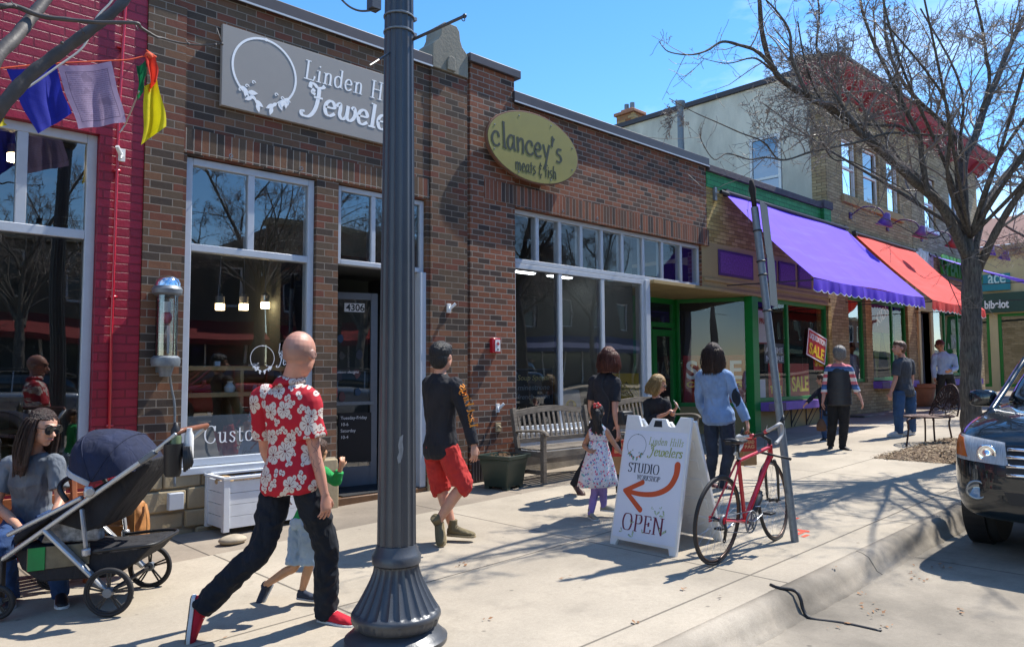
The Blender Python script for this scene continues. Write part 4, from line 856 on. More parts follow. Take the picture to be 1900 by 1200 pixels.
# window lettering, jeweller
T = thing('window_decal', (3.5, D, .7), 'white window lettering below the display case reading Custom', 'window lettering')
b = MB(); write(b, "& Custom", (2.88, D+.078, .88), FX, FZ, .17, .09, .4, 0, th=.0015, sp=.1); b.build('lettering', whitep, T)
b = MB(); b.box(2.87, 4.15, D+.09, D+.1, .74, 1.16); b.build('film', plain('grey window film', hexc('777b80'), .7, 0, .04), T)
T = thing('window_logo', (3.8, D, 1.6), 'small white wreath logo and lettering on the window glass', 'window lettering')
br = MB(); bl = MB(); wreath(br, bl, planefn((3.50, D+.078, 1.45), FX, FZ), .15, .3, .135, .04, .0012); br.build('wreath_ring', whitep, T); bl.build('wreath_leaves', whitep, T)
b = MB(); write(b, "Linden Hills", (3.83, D+.078, 1.81), FX, FZ, .1, .07, .5, .12, th=.001, sp=.1, wfit=.36); write(b, "Jewelers", (3.83, D+.078, 1.68), FX, FZ, .11, .1, .5, .16, th=.001, wfit=.36); b.build('lettering', whitep, T)
# ------------------------------------------------------------------ small things on the walls
T = thing('wall_lamp', (2.57, D-.12, 1.7), 'cylindrical glass wall lantern with chrome dome and pink bulb', 'wall lamp')
c = (2.575, D-.13, 0)
b = MB(); b.lathe([(.125, 1.66), (.135, 1.70), (.13, 1.74), (.105, 1.76)], c, 28); b.lathe([(.05, 1.56), (.08, 1.665)], c, 16); b.box(2.52, 2.63, D-.1, D, 1.6, 1.72); b.build('lower_collar', M['galv'], T, smooth=True, auto=40); b = MB(); b.lathe([(.107, 2.34), (.135, 2.36), (.14, 2.40), (.12, 2.43)], c, 28)
b.build('upper_collar', M['galv'], T, smooth=True, auto=40)
b = MB(); b.lathe([(.12, 2.43), (.118, 2.46), (.1, 2.5), (.06, 2.53), (0, 2.54)], c, 28); b.build('dome', M['chrome'], T, smooth=True, auto=60)
b = MB(); b.lathe([(.1, 1.76), (.1, 2.345)], c, 28, cap=False); b.build('glass', M['glass_frost'], T, smooth=True)
b = MB(); b.lathe([(.035, 2.18), (.035, 2.28)], c, 12); b.lathe([(.012, 1.78), (.012, 2.05)], (c[0]+.02, c[1], 0), 8); b.build('socket', M['white'], T)
b = MB(); b.ball((c[0], c[1], 2.13), (.05, .05, .06), 14); b.build('bulb', plain('pink bulb glass', hexc('c8606c'), .2), T, smooth=True)
T = thing('electric_conduit', (2.62, D-.03, .2), 'thin grey conduit dropping from the wall lantern to a box', 'conduit')
b = MB(); b.tube(spline([(2.62, D-.1, 1.62), (2.66, D-.06, 1.45), (2.70, D-.05, 1.25), (2.70, D-.05, .9), (2.70, D-.1, .5)], 6), .012, 8); b.build('pipe', M['galv'], T, smooth=True)
b = MB(); b.box(2.64, 2.78, D-.13, D-.06, .28, .44); b.build('junction_box', M['alum'], T, bevel=.006)
T = thing('fire_alarm', (6.92, D-.05, 1.86), 'small red alarm box with pale face on the brick pier', 'alarm')
b = MB(); b.box(6.84, 6.98, D-.10, D-.03, 1.85, 2.05); b.build('case', M['redpaint'], T, bevel=.008)
b = MB(); b.box(6.88, 6.97, D-.106, D-.099, 1.87, 2.03); b.build('plate', M['paper'], T); b = MB(); b.cbox((6.925, D-.109, 1.975), (.05, .004, .014)); b.cbox((6.925, D-.1095, 1.975), (.014, .004, .05)); b.build('cross', M['redpaint'], T); b = MB(); b.lathe([(.018, 0), (.014, .008), (0, .012)], (6.925, D-.105, 1.9), 12, Matrix.Rotation(R(90), 3, 'X')); b.build('button', M['galv'], T)
def flagbracket(x, z, label, sgn=1):
    T = thing('flag_bracket', (x, D-.03, z), label, 'bracket', 'pale flag pole brackets on the brick'); b = MB(); b.box(x-.03, x+.03, D-.045, D-.02, z-.06, z+.06); b.tube([(x, D-.04, z-.02), (x+.06*sgn, D-.1, z+.06)], .02, 8); b.tube([(x, D-.04, z+.02), (x-.02, D-.09, z-.05)], .01, 6); b.build('bracket', M['white'], T, bevel=.002)
flagbracket(6.13, 2.42, 'white flag bracket on the pier beside the jeweller door'); flagbracket(6.98, 1.1, 'pale flag bracket low on the brick pier behind the planter'); flagbracket(2.16, 3.66, 'white bracket tied to the red painted conduit', -1)
T = thing('wall_spigot', (6.98, D-.04, .85), 'pale worn plate below the flag bracket on the brick pier', 'wall plate'); b = MB(); b.box(6.94, 7.03, D-.05, D-.03, .78, .90); b.tube([(6.98, D-.05, .86), (6.98, D-.1, .83)], .016, 8); b.build('plate', M['stone'], T, bevel=.004)
for x, z, lb in ((3.20, 3.83, 'over the left pane of the jeweller window'), (4.0, 3.845, 'over the right pane of the jeweller window'), (8.3, 3.99, 'in the butcher lintel, nearest the oval sign'), (9.1, 3.99, 'in the butcher lintel, middle one'), (10.2, 3.99, 'in the butcher lintel, farthest right')):
    T = thing('eye_bolt', (x, D-.05, z), 'small pale eye bolt '+lb, 'bolt', 'eye bolts along the lintels'); b = MB(); b.torus((x, D-.07, z+.02), (1, 0, 0), (0, 0, 1), .018, .005, 12, 6); b.tube([(x, D-.07, z), (x, D-.0, z)], .006, 6); b.build('bolt', M['galv'], T)
# sign boards in and on the toy shop windows
def board(label, x, z, w, h, y, cb, lines, rot=0, name='sale_sign', grp=None, frame=None):
    T = thing(name, (x, y, z), label, 'sign', grp); ca, sa = math.cos(R(rot)), math.sin(R(rot)); ax = (ca, 0, sa); ay = (-sa, 0, ca); o = Vector((x, y, z))
    b = MB(); b.prism([(0, 0), (w, 0), (w, h), (0, h)], o, ax, ay, (0, .006, 0)); b.build('board', plain(name+' face '+cb, hexc(cb), .6, 0, .04), T)
    if frame:
        b = MB()
        for (a, c, d, e) in ((0, w, 0, .03), (0, w, h-.03, h), (0, .03, .03, h-.03), (w-.03, w, .03, h-.03)): b.prism([(a, d), (c, d), (c, e), (a, e)], o+Vector((0, -.003, 0)), ax, ay, (0, .003, 0))
        b.build('border', plain('sign border '+frame, hexc(frame), .6), T)
    for (s, u, v, sz, cc, wf) in lines: text('lettering', s, o+Vector(ax)*u+Vector(ay)*v+Vector((0, -.004, 0)), ax, ay, sz, plain('letters '+cc, hexc(cc), .6, 0, .02), T, .003, sz*.03, wfit=wf)
    return T
board('tilted red and yellow liquidation sale placard in the shop window', 16.35, 1.95, .95, .62, D+.02, 'c4141c', [('LIQUIDATION', .08, .42, .17, 'f2f2f2', .8), ('SALE', .1, .08, .34, 'f0c81c', .76)], rot=-14, frame='e8e8e8')
board('second red liquidation placard farther right in the window', 17.15-.3, 1.6, .55, .72, D+.09, 'c4141c', [('WOW', .05, .42, .2, 'f2f2f2', .42), ('SALE', .05, .1, .26, 'f0c81c', .44)])
board('brushed yellow sale lettering on red paper, right window', 15.7, 1.0, .9, .75, D+.09, 'a83a2c', [('SALE', .06, .15, .45, 'e3cf3c', .78)])
board('red paper reading on time in the left window', 14.75, 1.0, .6, .75, D+.09, 'b02a20', [('ON', .12, .4, .22, 'e3cf3c', .36), ('TIME!', .05, .12, .22, 'e3cf3c', .5)])
board('grey sheet lettered ANTIME in the left green window', 14.6, 1.75, .85, .42, D+.09, '5a5f66', [('ANTIME', .04, .22, .16, 'cfd3d8', .76), ('MORE', .04, .04, .16, 'cfd3d8', .76)])
board('small blue printed flyer low in the window corner', 14.25, 1.0, .36, .42, D+.09, 'b9c6d0', [])
board('red bordered paper notice behind the sign pole', 14.35, 2.15, .55, .72, D+.09, 'd9d6d2', [('PRINT', .06, .42, .16, 'a8242c', .43)], frame='8a2030')
# big SALE board hung inside the recess glazing
T = thing('sale_poster', (13.8, 8.6, .9), 'big red sale poster with white and yellow lettering in the doorway glazing', 'poster')
sa = Vector((13.50, 9.06, .92)); sb = Vector((14.07, 7.96, .92)); ax = (sb-sa).normalized(); L = (sb-sa).length
b = MB(); b.prism([(0, 0), (L, 0), (L, 1.0), (0, 1.0)], sa+Vector((.07, .03, 0)), ax, FZ, (.006, .003, 0)); b.build('board', plain('poster red', hexc('a3161c'), .7), T)
ofs = Vector((.06, .028, 0)); text('lettering', 'SALE', sa+ofs+ax*.06+Vector((0, 0, .52)), ax, FZ, .52, plain('letters f2f2f2', hexc('f2f2f2'), .6), T, .003, .012, wfit=L-.12); text('lettering', 'OPENING', sa+ofs+ax*.06+Vector((0, 0, .34)), ax, FZ, .16, plain('letters f0c81c', hexc('f0c81c'), .6), T, .003, .004, wfit=L-.12)

board('yellow landscape print in the right butcher window', 9.46, 1.0, .88, .56, D+.11, 'd9b52a', [], name='poster')
b = MB(); T = bpy.data.objects['poster']
for k, hs in enumerate(([.1, .3, .18, .38, .22, .42, .2, .3, .12], [.06, .16, .1, .22, .14, .2, .1, .16, .06])):
    pts = [(.04+i*.1, .12+h*.7) for i, h in enumerate(hs)]
    for i in range(8):
        a, c = pts[i], pts[i+1]; flat(b, [(a[0], a[1]), (c[0], c[1]), (c[0], c[1]+.012), (a[0], a[1]+.012)], planefn((9.46, D+.11, 1.0), FX, FZ), .004)
b.build('drawing', plain('letters 1c1c1c', hexc('1c1c1c'), .6), T)
T = thing('menu_board', (7.9, D+.09, .9), 'dark glass menu board with handwritten soup and sandwich specials', 'menu board')
b = MB(); b.box(7.44, 8.22, D+.12, D+.13, .82, 1.62); b.build('board', plain('dark slate', hexc('22323a'), .5), T); b = MB()
for a, c, d, e in ((7.42, 8.24, .80, .82), (7.42, 8.24, 1.62, 1.64), (8.22, 8.24, .82, 1.62)): b.box(a, c, D+.115, D+.132, d, e)
b.build('frame', M['alum_dark'], T); ly = plain('chalk yellow', hexc('cfc68a'), .8); lw = plain('chalk blue white', hexc('93a8b4'), .8)
for s, z, m_, sz in (('Soup Special', 1.47, ly, .11), ('minestrone', 1.33, lw, .11), ('french onion', 1.2, lw, .1), ('Sandwich Special', 1.02, ly, .11), ('hot turkey', .88, lw, .1)):
    text('lettering', s, (7.5, D+.119, z), FX, FZ, sz, m_, T, .002, .001, wfit=.66, shear=.2)
T = thing('sticker_board', (8.6, D+.2, 1), 'white angled sign with a round yellow eye shape behind the bench', 'sign')
b = MB(); b.prism([(0, 0), (.55, 0), (.44, .55), (.05, .55)], (8.44, D+.16, .76), FX, FZ, (0, .02, 0)); b.build('board', M['white'], T); fn = planefn((8.68, D+.16, 1.06), FX, FZ)
b = MB(); flat(b, ov(.13, .1, 20), fn, .003); b.build('yellow_eye', plain('letters f0c81c', hexc('f0c81c'), .6), T); b = MB(); flat(b, ov(.06, .09, 20), fn, .006); b.build('pupil', plain('letters 1c1c1c', hexc('1c1c1c'), .6), T)
# far shop lettering
text('lettering', 'ace', (35.93, 9.0, 5.35), (0, -1, 0), FZ, .75, whitep, S6, .01, .01)
T = thing('teal_sign', (35.9, 8, 5.2), 'teal board sign with pale lettering on the cream corner shop', 'sign'); bpy.data.objects.remove(bpy.data.objects['lettering'] if False else [o for o in S6.children if o.name.startswith('lettering')][0])
c0 = onX(1823, 541, 35.9); c1 = onX(1874, 506, 35.9); b = MB(); b.box(35.86, 35.92, c1.y, c0.y, c0.z, c1.z-.0); b.build('board', plain('teal board', hexc('1f8090'), .6, 0, .06), T, bevel=.01)
text('lettering', 'ace', (35.855, lerp(c0.y, c1.y, .22), lerp(c0.z, c1.z, .42)), (0, -1, 0), FZ, .8, plain('pale lettering', hexc('bfe0e0'), .6), T, .01, .01, wfit=abs(c0.y-c1.y)*.62)
T = thing('shop_name', (35.8, 8, 4.2), 'white bibelot lettering on the dark green sign band', 'sign'); c0 = onX(1828, 597, 35.8); c1 = onX(1873, 590, 35.8)
text('lettering', 'bibelot', (35.79, c0.y, 4.13), (0, -1, 0), FZ, .46, whitep, T, .02, .012, wfit=c0.y-c1.y)
b = MB(); b.box(35.785, 35.79, 4.6, 4.62, 4.0, 4.02); b.build('backing_clip', whitep, T)
for (py0, py1, z0, z1, cc, lab, ls) in ((6.35, 6.75, 3.0, 3.6, 'c23034', 'red notice taped in the bibelot window', ''), (6.35, 6.75, 2.2, 2.9, 'd9dadb', 'white printed notice below the red one', ''), (5.0, 5.9, 2.5, 3.1, 'cfd3c4', 'large NOW poster in the bibelot window', 'NOW')):
    T = thing('notice', (36, py1, z0), lab, 'notice'); b = MB(); b.box(35.985, 35.995, py0, py1, z0, z1); b.build('paper', plain('notice '+cc, hexc(cc), .7), T)
    if ls: text('lettering', ls, (35.98, py1-.05, z0+.15), (0, -1, 0), FZ, .45, plain('white lettering far', hexc('f5f5f5'), .6), T, .01, .01, wfit=.8)
T = thing('green_sign', (26.5, D-.1, 4.3), 'bright green cut out letters over the far door', 'sign'); text('lettering', 'CREATIVE KIDS', (25.2, D-.08, 4.55), FX, FZ, .8, plain('lime green letters', hexc('3f9a3a'), .5), T, .06, .03, wfit=4.2); b = MB(); b.box(25.2, 29.4, D-.03, D-.008, 4.45, 4.52); b.build('rail', M['galv'], T)
T = thing('toy_figures_sign', (24.2, D-.1, 4.5), 'white speckled cut out sign above the far door', 'sign'); b = MB()
for i in range(5): b.cbox((23.3+i*.3, D-.06, 4.75+.08*(i % 2)), (.27, .05, .5+.08*(i % 3)))
b.build('cutout', plain('speckled white', hexc('b9bcc4'), .7, 0, .5, 14), T)
# gooseneck lamps
def goose(x, z, cc, label):
    T = thing('gooseneck_lamp', (x, D, z), label, 'wall lamp', 'gooseneck lamps on the two storey building'); b = MB(); b.tube(spline([(x, D-.02, z+.25), (x, D-.35, z+.42), (x, D-.7, z+.32), (x, D-.82, z+.12)], 6), .018, 8); b.box(x-.06, x+.06, D-.04, D-.0, z+.17, z+.33); b.build('arm', M['purpledark'], T, smooth=True, auto=40)
    b = MB(); Mx = Matrix.Rotation(R(18), 3, 'X'); b.lathe([(.04, .2), (.07, .17), (.09, .08), (.2, -.12), (.19, -.115), (.07, .06), (0, .1)], (x, D-.84, z), 20, Mx, cap=False); b.build('shade', plain('lamp shade '+cc, hexc(cc), .4, 0, .05), T, smooth=True)
for args in ((18.9, 5.18, '6a4a86', 'purple gooseneck lamp nearest, left of the upper windows'), (21.3, 5.18, '6a4a86', 'purple gooseneck lamp over the red awning'), (23.9, 5.2, '8a3a44', 'reddish gooseneck lamp behind the bare branches'), (27.6, 5.4, '6a4a86', 'purple gooseneck lamp by the green letters'), (29.3, 5.4, '6a4a86', 'farthest purple gooseneck lamp at the building end')): goose(*args)
# security camera on the gold brick
T = thing('security_camera', (12.75, D, 4.98), 'small dark camera with bracket left of the purple awning', 'camera'); b = MB(); b.box(12.6, 12.68, D-.05, D, 4.85, 5.1); b.tube([(12.64, D-.05, 4.98), (12.72, D-.14, 5.0)], .015, 6); b.build('mount', M['alum_dark'], T); b = MB(); b.tube([(12.66, D-.14, 5.0), (12.86, D-.18, 4.97)], .04, 10); b.build('body', M['black'], T)
# hung banner inside
T = thing('hanging_banner', (21.2, D+.1, 2.4), 'maroon and olive banner hanging in the far shop window', 'banner'); b = MB(); b.prism([(0, 0), (1.5, 0), (1.5, .85), (0, .85)], (20.35, D+.13, 2.6), FX, FZ, (0, .01, 0)); b.build('cloth', fabric('maroon banner', hexc('6a2440')), T)
b = MB(); b.prism([(.02, 0), (.25, -1.3), (.6, 0)], (20.35, D+.13, 2.59), FX, FZ, (0, .01, 0)); b.prism([(.8, 0), (1.2, -1.3), (1.5, 0)], (20.35, D+.13, 2.59), FX, FZ, (0, .01, 0)); b.build('drape', fabric('olive drape', hexc('5d6a2a')), T)
text('lettering', "KIDS", (20.7, D+.124, 2.75), (.9, 0, .4), (-.4, 0, .9), .45, whitep, T, .003)

T = bpy.data.objects['shop_door']; text('house_number', '4306', fd(.44, 2.215, .003), dx, (0, 0, 1), .12, M['black'], T, .002, .002)
rnd = random.Random(12)
for i in range(11):
    u = .16+.22*(i % 3)+rnd.uniform(-.03, .03); v = 1.15+.24*(i//3)+rnd.uniform(-.03, .03); b = MB(); n = rnd.randrange(5, 9); flat(b, [(u+.05*rnd.uniform(.6, 1.1)*math.cos(2*math.pi*k/n), v+.07*rnd.uniform(.6, 1.1)*math.sin(2*math.pi*k/n)) for k in range(n)], fd, .002); b.build('decal', plain('decal %d' % (i % 4), [hexc(c) for c in ('2a2f3a', '5a3a3a', '23405a', '44403a')][i % 4], .6), T)
for (u, v, w_, h_, c) in ((.17, 1.12, .10, .13, '8a9a2a'), (.28, 1.12, .06, .12, 'a02a2c'), (.36, .3, .42, .62, '101114')): b = MB(); flat(b, [(u, v), (u+w_, v), (u+w_, v+h_), (u, v+h_)], fd, .003); b.build('sticker', plain('sticker '+c, hexc(c), .6), T)
for k, s_ in enumerate(('Tuesday-Friday', '10-6', 'Saturday', '10-4')): text('hours', s_, fd(.385, .84-.08*k, .004), dx, (0, 0, 1), .055, whitep, T, .001)
text('tagline', 'custom designs', fd(.3, 1.42, .003), dx, (0, 0, 1), .05, whitep, T, .001, shear=.3)
text('door_note', 'Welcome', (5.72, 8.0, 1.6), (0, -1, 0), (0, 0, 1), .01, whitep, T, .001) if False else None
T = thing('entry_mat', (5.1, D+.1, .17), 'dark rubber mat on the shop doorstep', 'door mat'); b = MB(); b.box(4.62, 5.5, D+.02, D+.62, .162, .175); b.build('mat', M['blackrub'], T)
# ------------------------------------------------------------------ lamp post
def plane_pt(px, py, P, f):
    """meet of the pixel's ray with the upright plane through P along f"""
    n = Vector((-f.y, f.x, 0)); d = ray(px, py); return CAM + d*((P-CAM).dot(n)/d.dot(n))
LP = onG(735, 1188); LP.z = gz(LP.x)
T = thing('street_lamp', LP, 'tall fluted dark grey lamp post with flared bell base', 'street lamp')
lampm = plain('dark slate cast iron paint', hexc('474a4f'), .36, .15, .12, 2.5, bump=.0008, bscale=90, space='pos')
c = (LP.x, LP.y, LP.z)
def flute(n, a, z0, z1): return lambda t, z, r: r*(1-a*abs(math.sin(n*t/2))**.7) if z0 <= z <= z1 else r
kz = lambda py: CAM.z + ray(735, py).z*(Vector((LP.x, LP.y)).length/Vector((ray(735, py).x, ray(735, py).y)).length) - LP.z
dl = (LP-CAM).dot(_f); kr = lambda wpx: wpx/2*dl/FPX
z = {y: kz(y) for y in (0, 1015, 1028, 1045)}; z[1130] = kz(1139)
b = MB(); b.lathe([(kr(188), -.02), (kr(190), .03), (kr(176), .045), (kr(168), .06), (kr(140), .075), (kr(134), .085)], c, 40); b.build('plinth', lampm, T, smooth=True, auto=45)
zA, zB = .085, z[1130]
b = MB(); b.lathe([(kr(138), zA), (kr(150), zA+.015), (kr(160), lerp(zA, zB, .35)), (kr(166), lerp(zA, zB, .8)), (kr(160), zB)], c, 96, rfun=flute(36, .05, zA+.02, zB-.01)); b.build('base_ring', lampm, T, smooth=True, auto=60)
prof = [(kr(166), zB), (kr(164), zB+.02), (kr(146), lerp(zB, z[1045], .22)), (kr(122), lerp(zB, z[1045], .45)), (kr(102), lerp(zB, z[1045], .66)), (kr(88), lerp(zB, z[1045], .85)), (kr(83), z[1045])]
sp_ = spline([(p, q) for p, q in prof], 5); b = MB(); b.lathe([(v.x, v.y) for v in sp_], c, 120, rfun=flute(24, .075, zB+.03, z[1045]-.005)); b.build('bell', lampm, T, smooth=True, auto=60)
b = MB(); b.lathe([(kr(80), z[1045]), (kr(90), z[1045]+.008), (kr(92), z[1028]), (kr(86), z[1028]+.01), (kr(76), z[1015]+.01), (kr(74), z[1015]+.02)], c, 40); b.build('collar', lampm, T, smooth=True, auto=50)
zt = 4.7; b = MB(); n = 14; b.lathe([(lerp(kr(73.5), kr(56), (i/n)), lerp(z[1015]+.02, z[0]+.1, i/n)) for i in range(n+1)]+[(kr(54), zt)], c, 128, rfun=lambda t, z_, r: r*(1-.085*(abs(math.sin(8*t))**.55))); b.build('shaft', lampm, T, smooth=True, auto=70)
for py in (33, 62):
    zz = kz(py); b = MB(); b.lathe([(kr(59), zz-.006), (kr(60.5), zz-.004), (kr(60.5), zz+.004), (kr(59), zz+.006)], c, 40); b.cbox((c[0]+kr(60)*.9, c[1]-kr(60)*.45, c[2]+zz), (.02, .03, .02)); b.build('clamp_band', M['galv'], T, smooth=True, auto=40)
# banner arm, towards the upper right
zz = kz(60)+LP.z; tip = dep(862, 30, dl+.02); b = MB(); a0 = Vector((c[0]+.05, c[1]+.02, kz(75)+LP.z)); b.tube([a0, tip], .0095, 8); b.ball(tip, .014, 8); b.torus(tip+Vector((-.01, .0, -.022)), (1, 0, 0), (0, 0, 1), .012, .003, 12, 6); lo = dep(686, 122, dl-.02); b.tube([a0, lo], .006, 6); b.build('banner_arm', lampm, T, smooth=True, auto=50)
b = MB(); pts = [dep(x, y, dl-.03) for x, y in ((700, 18), (672, 21), (652, 15), (636, 2), (625, -12))]; b.tube(spline(pts, 5), .006, 6); q = dep(694, 8, dl-.02); b.cbox(q, (.06, .06, .07)); b.build('scroll_bracket', lampm, T, smooth=True, auto=50)
b = MB(); fnp = []; pz = onX(740, 810, LP.x)
peel = [(0, 0), (.012, .03), (.006, .07), (.016, .12), (.034, .13), (.03, .09), (.036, .05), (.028, .0), (.018, -.03), (.008, -.035)]
dv = (CAM-Vector(c)); dv.z = 0; dv.normalize(); sd_ = Vector((-dv.y, dv.x, 0)); rr = kr(69)-.004
fnw = lambda u, v, h: Vector(c)+Vector((0, 0, kz(845)+v))+(Matrix.Rotation(u/rr, 3, 'Z') @ dv)*(rr+h)
flat(b, [(x+.0, y) for x, y in peel], fnw, .006); b.build('peeled_paint', plain('bare peeled patch', hexc('8b8c8c'), .8, 0, .2, 30), T)
# lamp head above the frame
b = MB(); b.lathe([(kr(54), zt), (.12, zt+.05), (.14, zt+.12), (.1, zt+.16)], c, 32); b.build('head_socket', lampm, T, smooth=True); b = MB(); b.lathe([(.1, zt+.16), (.2, zt+.35), (.19, zt+.6), (.1, zt+.78), (0, zt+.85)], c, 32); b.build('globe', plain('milky globe', hexc('d8d8d2'), .3), T, smooth=True)

# ------------------------------------------------------------------ sandwich board
bwing = None
T = thing('sandwich_board', (5.55, 3.92, gz(5.5)), 'white plastic sandwich board with studio workshop lettering and orange arrow', 'sandwich board')
zb = gz(5.2)
def sboard(name, ytop, ybot, xb, xt, flip):
    Wd = .68; Hh_ = 1.135; o = Vector((xb, 4.265, zb+.0)); up = Vector((xt-xb, 0, 1.12)).normalized(); ax = Vector((0, -1, 0))
    lugs = [(0, 0), (.06, 0), (.075, .05), (.60, .05), (.615, 0), (.68, 0), (.68, Hh_), (.565, Hh_), (.525, Hh_-.085), (.475, Hh_-.085), (.455, Hh_-.075), (.425, Hh_-.02), (.28, Hh_-.02), (.25, Hh_-.08), (.225, Hh_-.095), (.175, Hh_-.095), (.13, Hh_-.0), (0, Hh_)]
    nr = ax.cross(up)*(1 if not flip else -1); th = nr*-.035; b = MB(); b.prism(lugs, o, ax, up, th); return b, o, ax, up, nr
b, o, ax, up, nr = sboard('front', 0, 0, 5.19, 5.47, False)
b.build('front_panel', M['white'], T, bevel=.006)
hb = MB(); hb.prism([(.305, 1.04), (.395, 1.04), (.385, 1.095), (.315, 1.095)], o+nr*.001, ax, up, -nr*.004); hb.build('handle_slot', M['dark'], T)
b = MB(); b.prism([(.02, .075), (.66, .075), (.66, 1.0), (.02, 1.0)], o+nr*.0035, ax, up, -nr*.003); b.build('poster', plain('poster white', hexc('d6dbe6'), .5, 0, .01), T)
fn = planefn(o+nr*.004, ax, up)
gl = [plain('leaf green', hexc('6f8f5a'), .6), plain('leaf red', hexc('c0413a'), .6), plain('leaf orange', hexc('c98a4a'), .6), plain('leaf teal', hexc('5e8a83'), .6)]
br = MB(); bl = MB(); wreath(br, bl, fn, .155, .865, .10, .035, .001, cols=gl); br.build('wreath_ring', plain('wreath dark', hexc('55606a'), .6), T); bl.build('wreath_leaves', gl, T)
b = MB(); write(b, "Linden Hills", (0, 0, 0), ax, up, .062, .085, .45, .14, th=.001, fn=lambda u, v, h: fn(.28+u, .885+v, h), wfit=.35, sp=.1)
write(b, "Jewelers", (0, 0, 0), ax, up, .08, .13, .45, .16, th=.001, fn=lambda u, v, h: fn(.30+u, .79+v, h), wfit=.33); b.build('shop_lettering', plain('olive green ink', hexc('93a05a'), .6), T)
b = MB(); write(b, "STUDIO", (0, 0, 0), ax, up, .078, .14, .3, 0, th=.001, fn=lambda u, v, h: fn(.095+u, .635+v, h), wfit=.33); write(b, "WORKSHOP", (0, 0, 0), ax, up, .04, .13, .4, .1, th=.001, fn=lambda u, v, h: fn(.2+u, .575+v, h), wfit=.24); b.build('studio_lettering', plain('dark blue ink', hexc('2a3042'), .6), T)
b = MB(); write(b, "OPEN", (0, 0, 0), ax, up, .135, .12, .3, 0, th=.001, fn=lambda u, v, h: fn(.11+u, .145+v, h), wfit=.43, sp=.1); b.build('open_lettering', plain('maroon ink', hexc('6b1c3c'), .6), T)
b = MB(); arc = [(v.x, v.y) for v in spline([(.60, .73), (.595, .64), (.54, .54), (.42, .475), (.26, .455), (.09, .47)], 6)]
def brush(b, pts, w0, w1, hh):
    n = len(pts); L = []; Q = []
    for i, p in enumerate(pts):
        d = Vector((pts[min(i+1, n-1)][0]-pts[max(i-1, 0)][0], pts[min(i+1, n-1)][1]-pts[max(i-1, 0)][1])).normalized(); q = Vector((-d.y, d.x))*lerp(w0, w1, i/(n-1))/2; L.append((p[0]+q.x, p[1]+q.y)); Q.append((p[0]-q.x, p[1]-q.y))
    for i in range(n-1): flat(b, [L[i], L[i+1], Q[i+1], Q[i]], fn, hh)
    for p, w_ in ((pts[0], w0), (pts[-1], w1)): flat(b, [(p[0]+w_/2*math.cos(a*math.pi/6), p[1]+w_/2*math.sin(a*math.pi/6)) for a in range(12)], fn, hh-.0002)
brush(b, arc, .058, .036, .0012); brush(b, [(.27, .555), (.10, .47)], .042, .04, .0016); brush(b, [(.28, .325), (.10, .465)], .046, .04, .002); b.build('arrow', plain('orange brush paint', hexc('c4532c'), .6, 0, .05), T)
b = MB(); bo = b; rnd = random.Random(5)
for (u, v, s_, a) in ((.20, .20, .03, 20), (.395, .345, .018, 0), (.45, .30, .036, 40), (.49, .355, .018, 70), (.53, .30, .04, 100), (.12, .125, .028, 110), (.235, .09, .042, 80), (.33, .135, .028, 20), (.52, .15, .052, 30), (.29, .24, .02, 10)):
    for k in (0, 1):
        t = R(a+(60 if k else -10)); c_, s2 = math.cos(t), math.sin(t); pl = [(0, 0), (s_*.9, s_*.15), (s_, s_*.5), (s_*.35, s_*.35)]
        b.m = 0; flat(b, [(u+(x*c_-y*s2)*1.12, v+(x*s2+y*c_)*1.12) for x, y in pl], fn, .001); b.m = 1; flat(b, [(u+x*c_-y*s2, v+x*s2+y*c_) for x, y in pl], fn, .0014)
b.build('butterfly_print', [plain('dark ink', hexc('3a4038'), .6), plain('pale butterfly green', hexc('a9bc98'), .6)], T)
b, o2, ax2, up2, nr2 = sboard('back', 0, 0, 5.92, 5.53, True); bk = b.build('back_panel', M['white'], T, bevel=.006)
b = MB()
for i in range(5):
    for j in range(2):
        cc = o2+ax2*(.18+.32*j)+up2*(.2+.18*i)-nr2*.038; b.bar(cc-ax2*.12, cc+ax2*.12, .012, .09, up=up2)
b.build('moulded_rib', M['white'], T, bevel=.004)
b = MB(); b.tube([(5.33, 4.24, zb+.4), (5.80, 4.24, zb+.4)], .006, 6); b.build('spreader', M['galv'], T)

# ------------------------------------------------------------------ leaning sign pole
pb = onG(1475, 1004); T = thing('sign_pole', pb, 'leaning galvanised pole with two parking plates seen edge on', 'sign pole')
pt = onX(1400, 385, pb.x-.02); dirp = (pt-pb).normalized(); b = MB(); b.tube([pb-dirp*.1, pt], .033, 16); b.build('post', M['galv'], T, smooth=True, auto=60)
b = MB(); b.tube([pt-dirp*.02, pt+dirp*.10, pt+dirp*.17, pt+dirp*.22, pt+dirp*.25, pt+dirp*.26], [.022, .024, .033, .022, .02, .006], 10); b.build('inner_stub', plain('dark rusty iron', hexc('2b2523'), .8, .3, .3), T, smooth=True)
side = dirp.cross(Vector((0, 1, 0))).normalized()
def plate(pxa, pya, pxb, pyb, off):
    a = plane_pt(pxa, pya, pt, Vector((1, 0, 0))); c_ = plane_pt(pxb, pyb, pt, Vector((1, 0, 0))); a += Vector((0, off, 0)); c_ += Vector((0, off, 0)); return a, c_
